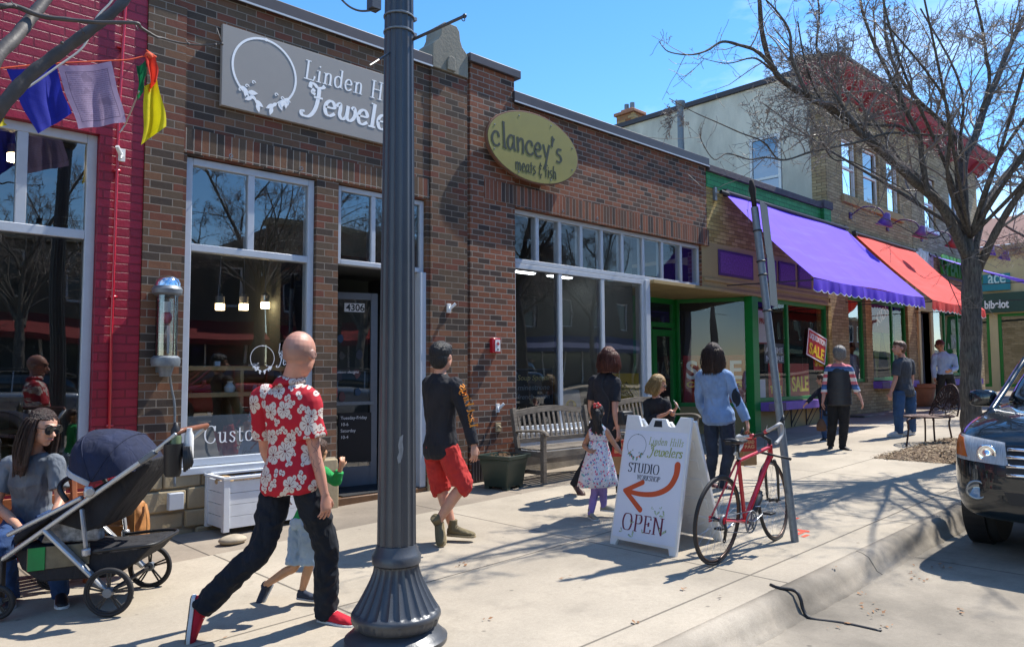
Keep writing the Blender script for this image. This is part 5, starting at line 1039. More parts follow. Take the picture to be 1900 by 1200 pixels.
for (a, c_) in (((1421, 380), (1433, 478)), ((1434, 478), (1441, 570))):
    A = plane_pt(a[0], a[1], pt, Vector((1, 0, 0))); B = plane_pt(c_[0], c_[1], pt, Vector((1, 0, 0))); d = (B-A).normalized(); L = (B-A).length
    wv = Vector((.965, .26, 0)); cen = (A+B)/2 - wv*.10
    pb_ = MB(); Mx = Matrix((wv.normalized(), Vector((-.26, .965, 0)), -d)).transposed(); pb_.cbox(cen+Vector((-.0, -.0, 0)), (.30, .004, L), Mx); pb_.build('parking_plate', plain('dark plate back', hexc('4f5356'), .5, .4), T, bevel=.003)
    pass
for py in (402, 466, 494, 567):
    q = plane_pt(1404+(py-402)*.155, py, pb, Vector((1, 0, 0))); b = MB(); Mx = Matrix.Identity(3); t_ = (q-pb).dot(dirp); q = pb+dirp*t_; aa, bb = frame_for(dirp); b.torus(q, aa, bb, .036, .008, 20, 6); b.build('clamp', M['black'], T, smooth=True)
orange = plain('orange marking paint', hexc('e0553a'), .8, 0, .1)
T = thing('marking_paint', onG(1490, 990), 'orange utility paint mark at the foot of the leaning pole', 'paint mark'); b = MB(); fo = onG(1487, 990)
for (dx, dy, w_, h_) in ((0, .02, .22, .05), (.12, .05, .06, .16), (-.05, -.06, .12, .04), (.55, .32, .12, .04)): b.add([(fo.x+dx+a*w_/2, fo.y+dy+c_*h_/2, gz(fo.x+dx+a*w_/2)+.003) for a, c_ in ((-1, -1), (1, -.7), (.8, 1), (-.9, .8))], [(0, 1, 2, 3)])
b.build('paint', orange, T)

# ------------------------------------------------------------------ bicycle
BP = Vector((5.20, 3.23, gz(5.3))); T = thing('bicycle', BP, 'red road bicycle with drop bars leaning on the sign pole', 'bicycle')
BF = Vector((1, .03, 0)).normalized(); BL = Vector((0, -.09, 1)).normalized(); BS = Vector((-BF.y, BF.x, 0))   # lean of the frame
def bp(s, z_, off=0): return BP + BF*s + BL*z_ + BS*off
def wheel(name, cen, ax, ay, Rr, spokes=24, tyre=.0125):
    az = ax.cross(ay).normalized(); b = MB(); b.torus(cen, ax, ay, Rr-.012, tyre, 72, 8); w_ = b.build(name, M['blackrub'], T, smooth=True)
    b = MB(); b.torus(cen, ax, ay, Rr-.031, .009, 72, 8, 1.15); b.build('rim', plain('tan rim', hexc('4b3a32'), .35, .5), w_, smooth=True)
    b = MB()
    for i in range(spokes): a = 2*math.pi*i/spokes; s_ = 1 if i % 2 else -1; b.tube([cen+az*.03*s_+(ax*math.cos(a+.35*s_)+ay*math.sin(a+.35*s_))*.02, cen+(ax*math.cos(a)+ay*math.sin(a))*(Rr-.035)], .0011, 4)
    b.build('spokes', M['steel'], w_); b = MB(); b.tube([cen-az*.045, cen-az*.035, cen-az*.02, cen+az*.02, cen+az*.035, cen+az*.045], [.012, .022, .014, .014, .022, .012], 12); b.tube([cen-az*.07, cen+az*.07], .005, 6); b.build('hub', M['black'], w_, smooth=True); return w_
WR = .345; RA = bp(0, WR); wheel('rear_wheel', RA, BF, BL, WR)
fa = onY(1428, 921, 3.30); FB_ = onG(1449, 997); FT = dep(1419, 853, (fa-CAM).dot(_f)-.02)
fy = (FT-FB_); fy.normalize(); fx = (BF*1.0+BS*.10); fx = (fx-fy*fx.dot(fy)).normalized(); FC = FB_+fy*WR; wheel('front_wheel', FC, fx, fy, WR)
frm = M['redpaint']; BB = bp(.44, .275); SC = bp(.275, .775); ST = bp(.255, .86); HT = bp(.80, .87); HB = bp(.835, .755)
b = MB(); b.tube([BB, SC], .017, 12); b.tube([SC, lerp(SC, HT, .96)-Vector((0, 0, .02))], .016, 12); b.tube([BB, lerp(HT, HB, .72)], .021, 12); b.tube([HT, HB], .021, 12); b.tube([BB-BS*.03, BB+BS*.03], .022, 12)
for s_ in (-1, 1): b.tube([BB+BS*.03*s_, RA+BS*.062*s_], .010, 8); b.tube([SC+BS*.012*s_, RA+BS*.062*s_], .008, 8); b.cbox(RA+BS*.062*s_, (.045, .006, .045))
b.build('frame', frm, T, smooth=True, auto=60)
b = MB(); cr_ = HB-BL*.02; b.tube([HT+BL*.03, HB-BL*.03], .015, 10); fz = fx.cross(fy)
for s_ in (-1, 1): b.tube(spline([cr_+fz*.03*s_, lerp(cr_, FC, .3)+fz*.052*s_, lerp(cr_, FC, .85)+fz*.05*s_, FC+fz*.05*s_], 4), [.014]*5+[.012]*4+[.009]*4, 8)
b.build('fork', M['black'], T, smooth=True)
b = MB(); b.tube([SC, ST, ST+BL*.06], .0125, 10); b.build('seat_post', M['black'], T, smooth=True)
b = MB(); sd0 = ST+BL*.07; rings = []
for t, w_, h_ in ((-.13, .065, .015), (-.10, .072, .022), (-.03, .055, .02), (.04, .028, .018), (.11, .020, .016), (.14, .012, .01)): rings.append([sd0+BF*t+BS*(w_*math.cos(q*math.pi/6))+BL*(h_*math.sin(q*math.pi/6)+(.012 if t < -.05 else 0)) for q in range(12)])
b.loft(rings); b.build('saddle', M['black'], T, smooth=True)
b = MB(); b.tube([sd0-BF*.1-BL*.03, sd0+BF*.08-BL*.02], .004, 6); b.cbox(sd0-BF*.16+BL*.0, (.03, .04, .03)); b.build('rear_light', M['black'], T)
stemT = dep(1411, 806, (HT-CAM).dot(_f)-.03); b = MB(); b.tube([HT+BL*.01, HT+BL*.035, stemT], .015, 10); b.build('stem', M['black'], T, smooth=True)
bL = dep(1366, 812, (HT-CAM).dot(_f)+.12); bR = dep(1441, 790, (HT-CAM).dot(_f)-.16); bv = (bR-bL).normalized(); fwd = (fx-bv*fx.dot(bv)).normalized()
for e, s_ in ((bL, -1), (bR, 1)):
    b = MB(); pts = [lerp(stemT, e, .3), lerp(stemT, e, .92), e+fwd*.05, e+fwd*.10-Vector((0, 0, .03)), e+fwd*.10-Vector((0, 0, .10)), e+fwd*.02-Vector((0, 0, .13)), e-fwd*.03-Vector((0, 0, .13))]; b.tube(spline(pts, 6), .0145, 10); b.build('bar_tape', plain('grey white bar tape', hexc('a9a8a6'), .7, 0, .1, bump=.002, bscale=120), T, smooth=True)
    b = MB(); b.tube([e+fwd*.09, e+fwd*.13+Vector((0, 0, .02)), e+fwd*.135+Vector((0, 0, .045))], [.015, .014, .008], 8); b.tube([e+fwd*.13+Vector((0, 0, .01)), e+fwd*.15-Vector((0, 0, .05)), e+fwd*.12-Vector((0, 0, .11))], .005, 6); b.build('brake_hood', M['black'], T, smooth=True)
    b = MB(); b.tube([lerp(stemT, e, .27), lerp(stemT, e, .42)], .0165, 10); b.build('red_grip', frm, T, smooth=True)
b = MB(); b.tube([stemT-bv*.08, stemT+bv*.08], .014, 10); b.tube(spline([stemT+bv*.05, stemT+fwd*.14+Vector((0, 0, .03)), stemT+fwd*.08-Vector((0, 0, .12)), HB+BF*.03], 6), .0025, 5); b.tube(spline([stemT-bv*.07, stemT+fwd*.12-bv*.05-Vector((0, 0, .0)), HB+BF*.02+BL*.05], 6), .0025, 5); b.build('handlebar_centre', M['black'], T, smooth=True)
cs = BS*-.055; b = MB(); b.torus(BB+cs, BF, BL, .088, .006, 36, 6); b.torus(BB+cs*.85, BF, BL, .065, .005, 30, 6); b.tube([BB+cs*.6, BB+cs*1.1], .02, 12)
for i in range(5): a = 2*math.pi*i/5+.3; b.bar(BB+cs, BB+cs+(BF*math.cos(a)+BL*math.sin(a))*.085, .014, .005)
b.build('chainring', M['alum_dark'], T, smooth=True, auto=50)
b = MB(); pe = BB+cs*1.35+BF*.165+BL*.055; b.bar(BB+cs*1.3, pe, .022, .01); b.build('crank_arm', M['steel'], T, bevel=.003); b = MB(); b.cbox(pe+cs*.9, (.085, .07, .018)); b.build('pedal', M['black'], T, bevel=.004)
b = MB(); pe2 = BB-cs*1.35-BF*.165-BL*.055; b.bar(BB-cs*1.3, pe2, .022, .01); b.build('crank_arm', M['steel'], T, bevel=.003); b = MB(); b.cbox(pe2-cs*.9, (.085, .07, .018)); b.build('pedal', M['black'], T, bevel=.004)
b = MB(); b.tube([BB+cs+BL*.086, RA+cs+BL*.035], .004, 5); b.tube([BB+cs-BL*.086, RA+cs-BL*.09+BF*.02], .004, 5); b.torus(RA+cs*.9, BF, BL, .036, .01, 20, 6); b.torus(RA+cs*.7, BF, BL, .026, .01, 20, 6); b.build('chain', M['alum_dark'], T)
b = MB(); b.tube([RA+cs*1.1-BL*.02, RA+cs*1.2-BL*.07+BF*.02, RA+cs*1.1-BL*.15+BF*.01], .012, 8); b.torus(RA+cs*1.1-BL*.09+BF*.02, BF, BL, .018, .005, 14, 6); b.torus(RA+cs*1.1-BL*.15+BF*.01, BF, BL, .018, .005, 14, 6); b.build('derailleur', M['black'], T, smooth=True)
dn = (HB-BB).normalized(); b0 = BB+dn*.12+BF.cross(BS)*0+Vector((0, 0, .0))+dn.cross(BS)*-.055; b = MB(); b.tube([b0, b0+dn*.02, b0+dn*.14, b0+dn*.15, b0+dn*.17, b0+dn*.175, b0+dn*.2], [.03, .036, .036, .03, .03, .018, .014], 14); b.build('water_bottle', plain('dark bottle', hexc('2e3134'), .35), T, smooth=True, auto=50)
b = MB(); b.tube([b0-dn.cross(BS)*-.0-dn*.01, b0+dn*.1+dn.cross(BS)*.042], .003, 6); b.torus(b0+dn*.06, BF, BS, .04, .003, 20, 5); b.build('bottle_cage', M['steel'], T)
b = MB(); b.torus(SC+BL*.02, BF, BS, .022, .004, 16, 6); b.cbox(SC+BL*.05-BF*.02, (.02, .02, .05)); b.tube([SC-BL*.05+BF*.1, SC-BL*.08+BF*.3], .003, 5); b.build('seat_clamp', M['steel'], T)
T2 = thing('bicycle_lock', BP, 'black lock bar tying the red bicycle to the pole', 'lock'); a_ = dep(1407, 838, (HT-CAM).dot(_f)); c_ = dep(1466, 851, (HT-CAM).dot(_f)-.12); b = MB(); b.tube([a_, c_], .010, 8); b.ball(c_, .014, 8); b.build('bar', M['black'], T2, smooth=True)

# ------------------------------------------------------------------ planters and pots
def planter_box():
    T = thing('white_planter', (3.3, 7.35, gz(3.3)), 'white slatted wooden planter box below the jeweller window', 'planter'); P0 = onG(415, 996); P1 = Vector((P0.x-.02, P0.y+.38, P0.z)); x0 = P0.x; x1 = x0+1.05; y0 = P0.y; y1 = min(D-.06, y0+.46); zz = gz(x0)+.06
    for (a, c_, d, e, nm) in ((x0+.03, x1-.03, y0+.004, y0+.024, 'f'), (x0+.03, x1-.03, y1-.024, y1-.004, 'b')):
        b = MB()
        for k in range(4): b.box(a, c_, d, e, zz+.01+k*.112, zz+.01+k*.112+.108)
        b.build('side_boards', M['wwood'], T, bevel=.002)
    for xx in (x0+.004, x1-.024):
        b = MB()
        for k in range(4): b.box(xx, xx+.02, y0+.03, y1-.03, zz+.01+k*.112, zz+.01+k*.112+.108)
        b.build('end_boards', M['wwood'], T, bevel=.002)
    for xx in (x0-.01, x1-.05):
        for yy in (y0-.012, y1-.048): b = MB(); b.box(xx, xx+.06, yy, yy+.06, zz-.02, zz+.50); b.build('corner_post', M['wwood'], T, bevel=.004)
    b = MB(); b.box(x0-.02, x1+.02, y0-.022, y0+.03, zz+.475, zz+.50); b.box(x0-.02, x1+.02, y1-.03, y1+.022, zz+.475, zz+.50); b.box(x0-.02, x0+.03, y0+.03, y1-.03, zz+.475, zz+.499); b.box(x1-.03, x1+.02, y0+.03, y1-.03, zz+.475, zz+.499); b.build('rim', M['wwood'], T, bevel=.004)
    soilmesh(T, x0+.03, x1-.03, y0+.03, y1-.03, zz+.42, 5)
def soilmesh(T, x0, x1, y0, y1, z_, seed, n=14, debris=70):
    b = MB(); rnd = random.Random(seed); vs = [(lerp(x0, x1, i/n), lerp(y0, y1, j/n), z_+rnd.uniform(-.012, .012)) for i in range(n+1) for j in range(n+1)]; b.add(vs, [(i*(n+1)+j, (i+1)*(n+1)+j, (i+1)*(n+1)+j+1, i*(n+1)+j+1) for i in range(n) for j in range(n)]); o = b.build('soil', M['soil'], T, smooth=True)
    b = MB()
    for _ in range(debris):
        p = Vector((rnd.uniform(x0, x1), rnd.uniform(y0, y1), z_+.01+rnd.uniform(0, .02))); a = rnd.uniform(0, 6.28); L = rnd.uniform(.02, .06); b.tube([p, p+Vector((math.cos(a)*L/2, math.sin(a)*L/2, .012)), p+Vector((math.cos(a)*L, math.sin(a)*L, rnd.uniform(-.005, .02)))], .003, 4)
    q = b.build('dry_stems', plain('dry brown stems', hexc('8a6a4a'), .9, 0, .3, 20), T); q['kind'] = 'stuff'
planter_box()
def rock(name, p, s, label, cc='a89b86'):
    T = thing(name, p, label, 'rock'); b = MB(); b.ball(Vector(p)+Vector((0, 0, s[2]*.8)), s, 20); o = b.build('stone', plain('river stone '+cc, hexc(cc), .75, 0, .25, 9, bump=.001, bscale=60), T, smooth=True)
    for v in o.data.vertices: n_ = noise.noise(Vector(v.co)*9+Vector(p)); v.co += (v.co.normalized() if v.co.length else v.co)*n_*.012
rock('flat_stone', onG(432, 1008), (.135, .09, .045), 'smooth pale stone propping the white planter'); q = onG(418, 885); 
rock('round_stone', (3.1, 7.4, gz(3)+.46), (.09, .08, .05), 'round tan stone lying on the soil of the white planter', 'b89a72')
# dark green square planter
P0 = onG(948, 911); T = thing('square_planter', (P0.x+.15, P0.y+.2, gz(P0.x)), 'dark green square plastic planter beside the wooden bench', 'planter')
cx_, cy_ = P0.x+.13, P0.y+.27; g0 = gz(cx_); ang = R(12); Mz = Matrix.Rotation(ang, 3, 'Z')
def sqring(h, z_, rr=.02):
    out = []
    for (sx, sy) in ((1, 1), (-1, 1), (-1, -1), (1, -1)):
        for k in range(4):
            a = math.atan2(sy, sx)-math.pi/4+k*math.pi/6; out.append(Vector((cx_, cy_, z_))+Mz @ Vector((sx*(h-rr)+rr*math.cos(a), sy*(h-rr)+rr*math.sin(a), 0)))
    return out
b = MB(); b.loft([sqring(.175, g0+.03), sqring(.18, g0+.04), sqring(.215, g0+.30), sqring(.222, g0+.32), sqring(.222, g0+.36), sqring(.25, g0+.375), sqring(.255, g0+.415), sqring(.245, g0+.42), sqring(.22, g0+.415), sqring(.215, g0+.37)]); o = b.build('tub', M['pot'], T, smooth=True, auto=35)
for sx in (-1, 1):
    for sy in (-1, 1): b = MB(); b.cbox(Vector((cx_, cy_, g0+.015))+Mz @ Vector((sx*.14, sy*.14, 0)), (.07, .07, .035), Mz); b.build('foot', M['pot'], T)
soilmesh(T, cx_-.2, cx_+.2, cy_-.19, cy_+.19, g0+.375, 8, 10, 40)
# terracotta pot
q = onG(1706, 753); T = thing('terracotta_pot', q, 'large terracotta pot by the far shop door', 'flower pot'); b = MB(); b.lathe([(.30, 0), (.32, .02), (.42, .50), (.46, .52), (.47, .62), (.43, .62), (.42, .5)], q, 28); b.build('pot', M['terra'], T, smooth=True, auto=35); soilmesh(T, q.x-.25, q.x+.25, q.y-.25, q.y+.25, q.z+.5, 3, 8, 30)

# ------------------------------------------------------------------ wooden benches
wood = None
def oldwood():
    t = NT('silvered teak'); p = t.obj(); n = t.noise(t.map(p, (3, 40, 40)), 2.5, 5, .65); m_ = t.noise(p, 4, 4); cc = t.mix(t.ramp(n, [(.3, 0.), (.7, 1.)]), hexc('463d36'), hexc('7c7367')); cc = t.mix(t.ramp(m_, [(.5, 0.), (.8, .5)]), cc, hexc('938a7c')); return t.fin(cc, .85, t.bump(n, .002, 1))
wood = oldwood()
def bench(label, W=1.5, mat=wood, name='wooden_bench'):
    T = thing(name, (0, 0, 0), label, 'bench', 'slatted wooden benches along the shops'); h = W/2   # faces -Y
    def leg(sx):
        b = MB(); x = sx*(h-.03); b.box(x-.03, x+.03, -.50, -.44, 0, .62); return b
    for sx in (-1, 1):
        leg(sx).build('leg', mat, T, bevel=.004)
        b = MB(); x = sx*(h-.03); b.bar((x, -.03, 0), (x, .0, .42), .06); b.bar((x, .0, .40), (x, .10, .93), .06); b.build('leg', mat, T, bevel=.004)
        b = MB(); pts = spline([(x, .03, .63), (x, -.2, .645), (x, -.4, .655), (x, -.5, .64), (x, -.54, .60)], 4); b.tube(pts, .036, 8, flat=.5); b.build('armrest', mat, T, smooth=True, auto=50)
        b = MB(); b.box(x-.018, x+.018, -.46, -.02, .10, .15); b.box(x-.018, x+.018, -.46, -.02, .32, .39); b.build('side_rail', mat, T, bevel=.003)
    b = MB(); b.box(-h+.06, h-.06, -.49, -.455, .31, .395); b.build('front_apron', mat, T, bevel=.003)
    for i in range(5): b = MB(); y = -.47+i*.098; b.box(-h+.01 if i else -h+.0, h-.01, y, y+.08, .40+.003*abs(i-2), .42+.003*abs(i-2)); b.build('seat_slat', mat, T, bevel=.004)
    b = MB(); n = 16; top = [Vector((lerp(-h+.06, h-.06, i/n), .098, .86+.055*math.sin(math.pi*i/n))) for i in range(n+1)]
    b.loft([[v+Vector((0, -.017, -.045)), v+Vector((0, .017, -.045)), v+Vector((0, .027, .035)), v+Vector((0, -.007, .035))] for v in top]); b.build('top_rail', mat, T, smooth=True, auto=30)
    b = MB(); b.bar((-h+.06, .012, .50), (h-.06, .012, .50), .03, .06); b.build('bottom_rail', mat, T, bevel=.003)
    nb = int(W/.105)
    for i in range(nb): x = lerp(-h+.12, h-.12, i/(nb-1)); zt_ = .82+.05*math.sin(math.pi*(x+h)/(2*h)); b = MB(); b.bar((x, .018, .52), (x, .092, zt_), .042, .014, up=Vector((0, 1, 0))); b.build('back_slat', mat, T, bevel=.002)
    return T
B1 = bench('long silvered wooden bench with arched back beside the green planter'); bp0 = onG(1010, 905)
B1.location = (8.0, 7.26, gz(8.0)); B1.location.x = onY(1010, 905, 6.78).x+.72
B2 = copy_tree(B1); B2.location = (10.0, 7.42, gz(10.0)); tag(B2, 'pale wooden bench that the woman with the phone sits on')
WT = thing('orange_bench', (0, 0, 0), 'orange brown wooden bench the woman with sunglasses sits on', 'bench')
om = plain('orange stained wood', hexc('9a5a34'), .55, 0, .2, 5, bump=.001)
T = WT
for x in (-.72, .72):
    for (y, z1) in ((-.45, .42), (.0, .42)): b = MB(); b.box(x-.04, x+.04, y-.035, y+.035, 0, z1); b.build('leg', om, T, bevel=.005)
    b = MB(); b.bar((x, .02, .40), (x, .12, .92), .07, .04); b.build('back_post', om, T, bevel=.005)
for i in range(5): b = MB(); y = -.46+i*.105; b.box(-.8, .8, y, y+.09, .42, .445); b.build('seat_slat', om, T, bevel=.005)
for i in range(3): b = MB(); z_ = .56+i*.125; y = .035+i*.03; b.bar((-.8, y, z_), (.8, y, z_), .02, .1); b.build('back_slat', om, T, bevel=.005)
WT.location = (.98, 6.98, gz(1.0)); WT.scale = (1, 1, .87)
# ------------------------------------------------------------------ wire chair and mulch
mc = onG(1716, 842); T = tag(None, None) if False else None
b = MB(); rnd = random.Random(9); x0, x1, y0, y1 = 11.75, 14.9, 3.0, 4.55; n = 26; vs = []
for i in range(n+1):
    for j in range(n+1):
        x = lerp(x0, x1, i/n); y = lerp(y0, y1, j/n); e = min(i, n-i, j, n-j)/n; vs.append((x, y, gz(x)+.006+.09*min(1, e*4)*(.75+.5*noise.noise(Vector((x*2, y*2, 0))))+rnd.uniform(-.008, .008)))
b.add(vs, [(i*(n+1)+j, (i+1)*(n+1)+j, (i+1)*(n+1)+j+1, i*(n+1)+j+1) for i in range(n) for j in range(n)])
for _ in range(5200):
    x = rnd.uniform(x0-.05, x1+.05); y = rnd.uniform(y0-.06, y1+.06); e = min(x-x0, x1-x, y-y0, y1-y); z_ = gz(x)+.012+.09*min(1, max(0, e)*2.2)*(.75+.5*noise.noise(Vector((x*2, y*2, 0)))); a = rnd.uniform(0, 6.28); L = rnd.uniform(.02, .06); t_ = rnd.uniform(-.4, .4); d = Vector((math.cos(a)*L, math.sin(a)*L, t_*L)); q = Vector((-math.sin(a), math.cos(a), rnd.uniform(-.6, .6)))*rnd.uniform(.006, .014); p = Vector((x, y, z_)); b.m = rnd.choice((0, 1, 1, 2)); b.add([p, p+d, p+d+q, p+q*1.2], [(0, 1, 2, 3)])
b.m = 0
mu = b.build('mulch', [plain('brown mulch', hexc('6a5743'), .95, 0, .4, 9), plain('pale bark chips', hexc('a08c70'), .9, 0, .35, 9), plain('dark bark chips', hexc('4a3a2e'), .95, 0, .3, 9)], fix=False); tag(mu, 'dry bark mulch around the foot of the street tree', 'mulch', kind='stuff')
iron = plain('rusty brown wrought iron', hexc('4a3632'), .6, .5, .25, 12)
cc_ = onG(1725, 826); T = thing('wire_chair', cc_, 'rusty wire garden chair with a looping woven back', 'chair'); C0 = Vector((13.85, 4.55, gz(13.85))); T.location = C0
fl = onG(1682, 828); fr = onG(1735, 824); bl_ = onG(1717, 820); brr = onG(1767, 817)
zS = .46; ring = []
cen = (fl+fr+bl_+brr)/4
for i in range(40):
    a = 2*math.pi*i/40; ring.append(Vector((cen.x, cen.y, gz(cen.x)+zS))+Vector((.52*math.cos(a), .36*math.sin(a), 0)))
def pull(p, k=.82): return Vector((lerp(cen.x, p.x, k), lerp(cen.y, p.y, k), gz(cen.x)+zS))
for p in (fl, fr, bl_, brr):
    b = MB(); b.tube(spline([pull(p, .55)-Vector((0, 0, .01)), pull(p, .92)-Vector((0, 0, .05)), lerp(pull(p), p, .35)+Vector((0, 0, 0)), p], 5), .015, 8); b.build('leg', iron, T, smooth=True)
b = MB(); b.tube(ring, .014, 6, closed=True)
rnd = random.Random(2)
for i in range(60):
    a = rnd.uniform(0, 6.28); c2 = a+rnd.uniform(1.6, 4.4); m_ = rnd.uniform(-.3, .3); p = ring[0]*0+Vector((cen.x+.52*math.cos(a), cen.y+.36*math.sin(a), gz(cen.x)+zS)); q = Vector((cen.x+.52*math.cos(c2), cen.y+.36*math.sin(c2), gz(cen.x)+zS)); b.tube(spline([p, (p+q)/2+Vector((m_*.3, m_*.3, .012)), q], 4), .0055, 4)
b.build('seat', iron, T, smooth=True)
b = MB(); bx = cen+Vector((.06, -.2, 0)); bd = Vector((.62, .78, 0)).normalized(); zc = gz(cen.x)
hoop = [bx+bd*(.36*math.cos(t))+Vector((.06*(math.sin(t)), -.12*math.sin(t), zS+.02+.52*math.sin(t))) for t in [math.pi*i/16 for i in range(17)]]; hoop = [Vector((p.x, p.y, p.z+zc-cen.z)) for p in hoop]; b.tube(hoop, .014, 6)
for i in range(46):
    a, c2 = rnd.uniform(0, math.pi), rnd.uniform(0, math.pi); f_ = lambda t, k: bx+bd*(.36*k*math.cos(t))+Vector((.06*k*math.sin(t), -.12*k*math.sin(t), zS+.02+.52*k*math.sin(t)+zc-cen.z)); b.tube(spline([f_(a, 1), f_((a+c2)/2+rnd.uniform(-.8, .8), rnd.uniform(.1, .8)), f_(c2, 1)], 5), .005, 4)
b.build('back', iron, T, smooth=True)
# litter and the kerb crack sealant
T = thing('sealant_strip', onG(1500, 1110), 'black rubber joint strip curling over the kerb edge', 'joint strip'); pts = []
kx = onG(1455, 1092).x
for dy, dz in ((.42, .004), (.2, .004), (.10, .001), (.05, -.01), (.02, -.05), (.0, -.11), (-.06, -.153), (-.25, -.154), (-.48, -.154)): pts.append((kx+.02*math.sin(dy*20)+max(0, -dy)*.12, CURB+dy-.02 if dy < .15 else CURB+.14+(dy-.15)*.3, gz(kx)+dz))
b = MB(); b.tube(spline(pts, 5), .012, 6); b.build('strip', M['black'], T, smooth=True)
rnd = random.Random(21); b = MB()
for (px, py, s_, road) in [(855, 1050, .07, 0), (1045, 1072, .03, 0), (1550, 1052, .012, 0), (1620, 1130, .12, 1), (1562, 1162, .06, 1), (1740, 1050, .10, 1), (1705, 1072, .09, 1), (1590, 1103, .05, 1), (1690, 1060, .02, 1), (1340, 1110, .02, 0), (1180, 1160, .02, 0), (905, 1150, .02, 0), (1270, 1095, .015, 0), (400, 1190, .05, 0), (1640, 1160, .05, 1), (1790, 1135, .05, 1)]:
    p = onG(px, py, GZ-.15 if road else GZ); n_ = max(2, int(s_*90))
    for _ in range(n_):
        q = p+Vector((rnd.gauss(0, s_*.8), rnd.gauss(0, s_*.5), 0)); q.z = gz(q.x)+(-.15 if road else .004)+rnd.uniform(0, .008); a = rnd.uniform(0, 6.28); L = rnd.uniform(.015, .05); d = Vector((math.cos(a)*L, math.sin(a)*L, rnd.uniform(0, .012))); e = Vector((-math.sin(a), math.cos(a), .3))*rnd.uniform(.004, .016); b.add([q, q+d*.5+e, q+d, q+d*.5-e*.6], [(0, 1, 2, 3)])
lf = b.build('leaf_litter', plain('dry leaf litter', hexc('8f6a4c'), .9, 0, .4, 5), fix=False); tag(lf, 'dry leaf scraps scattered on pavement and gutter', 'litter', kind='stuff')
# ------------------------------------------------------------------ trees
class Tree:
    def __init__(s, seed): s.r = random.Random(seed); s.big = MB(); s.tw = MB(); s.n = 0
    def limb(s, pts, r0, r1, sides=10, mb=None, sub=5):
        P = spline(pts, sub); n = len(P); rs = [lerp(r0, r1, (i/(n-1))**.9) for i in range(n)]
        rs = [q*(1+.07*math.sin(i*1.7+r0*40)) for i, q in enumerate(rs)]; (mb or s.big).tube(P, rs, sides); return P, rs
    def sprout(s, P, rs, count, lvl, L, t0=.1, up=.35, bias=Vector((0, 0, 0))):
        n = len(P)
        for k in range(count):
            t = s.r.uniform(t0, 1); i = min(n-2, int(t*(n-1))); d = (P[i+1]-P[i]).normalized(); a, b = frame_for(d); q = s.r.uniform(0, 6.28)
            o = (a*math.cos(q)+b*math.sin(q)); dirv = (d*s.r.uniform(.3, .8)+o*s.r.uniform(.6, 1)+Vector((0, 0, up))+bias).normalized()
            l = L*s.r.uniform(.55, 1.25)*(1.1-.5*t); r = min(rs[i]*.58, .0085*l+.0028*lvl)
            s.branch(P[i], dirv, l, r, lvl)
    def branch(s, p, d, L, r, lvl):
        ns = 7 if lvl >= 2 else 5; seg = L/ns; pts = [p.copy()]; cur = p.copy(); curve = Vector((s.r.uniform(-1, 1), s.r.uniform(-1, 1), s.r.uniform(-.4, .9)))*.16
        for i in range(ns):
            d = (d+curve+Vector((s.r.gauss(0, 1), s.r.gauss(0, 1), s.r.gauss(0, 1)))*.17).normalized(); cur = cur+d*seg; pts.append(cur.copy())
        rs = [max(.0026, lerp(r, r*.28, i/ns)) for i in range(ns+1)]
        s.tw.tube(pts, rs, 6 if r > .012 else (4 if r > .006 else 3), cap=False); s.n += 1
        if lvl > 0:
            s.sprout(pts, rs, {3: 6, 2: 5, 1: 3}[lvl], lvl-1, L*.6, .1, .15)
        elif lvl == 0:
            for i in range(1, ns):   # spurs and buds
                if s.r.random() < .35:
                    o = Vector((s.r.gauss(0, 1), s.r.gauss(0, 1), s.r.gauss(.3, 1))).normalized(); q = pts[i]+o*s.r.uniform(.012, .035); s.tw.tube([pts[i], q], [.0022, .0036], 3, cap=False)
def P_(lst, t0, t1=None, tm=None):
    n = len(lst); t1 = t0 if t1 is None else t1; return [dep(x, y, lerp(t0, t1, i/(n-1))) for i, (x, y) in enumerate(lst)]
TB = Vector((12.05, 3.32, gz(12.05))); td = (TB-CAM).dot(_f)
tr = Tree(7); tree1 = thing('street_tree', TB, 'large bare cherry tree in the mulch bed behind the black car', 'tree', 'bare street trees')
tp = [TB+Vector((0, 0, -.1)), TB+Vector((0, 0, .25))]+P_([(1802, 760), (1801, 680), (1802, 600), (1803, 520), (1800, 465)], td)
P, rs = tr.limb(tp, .15, .118, 20)
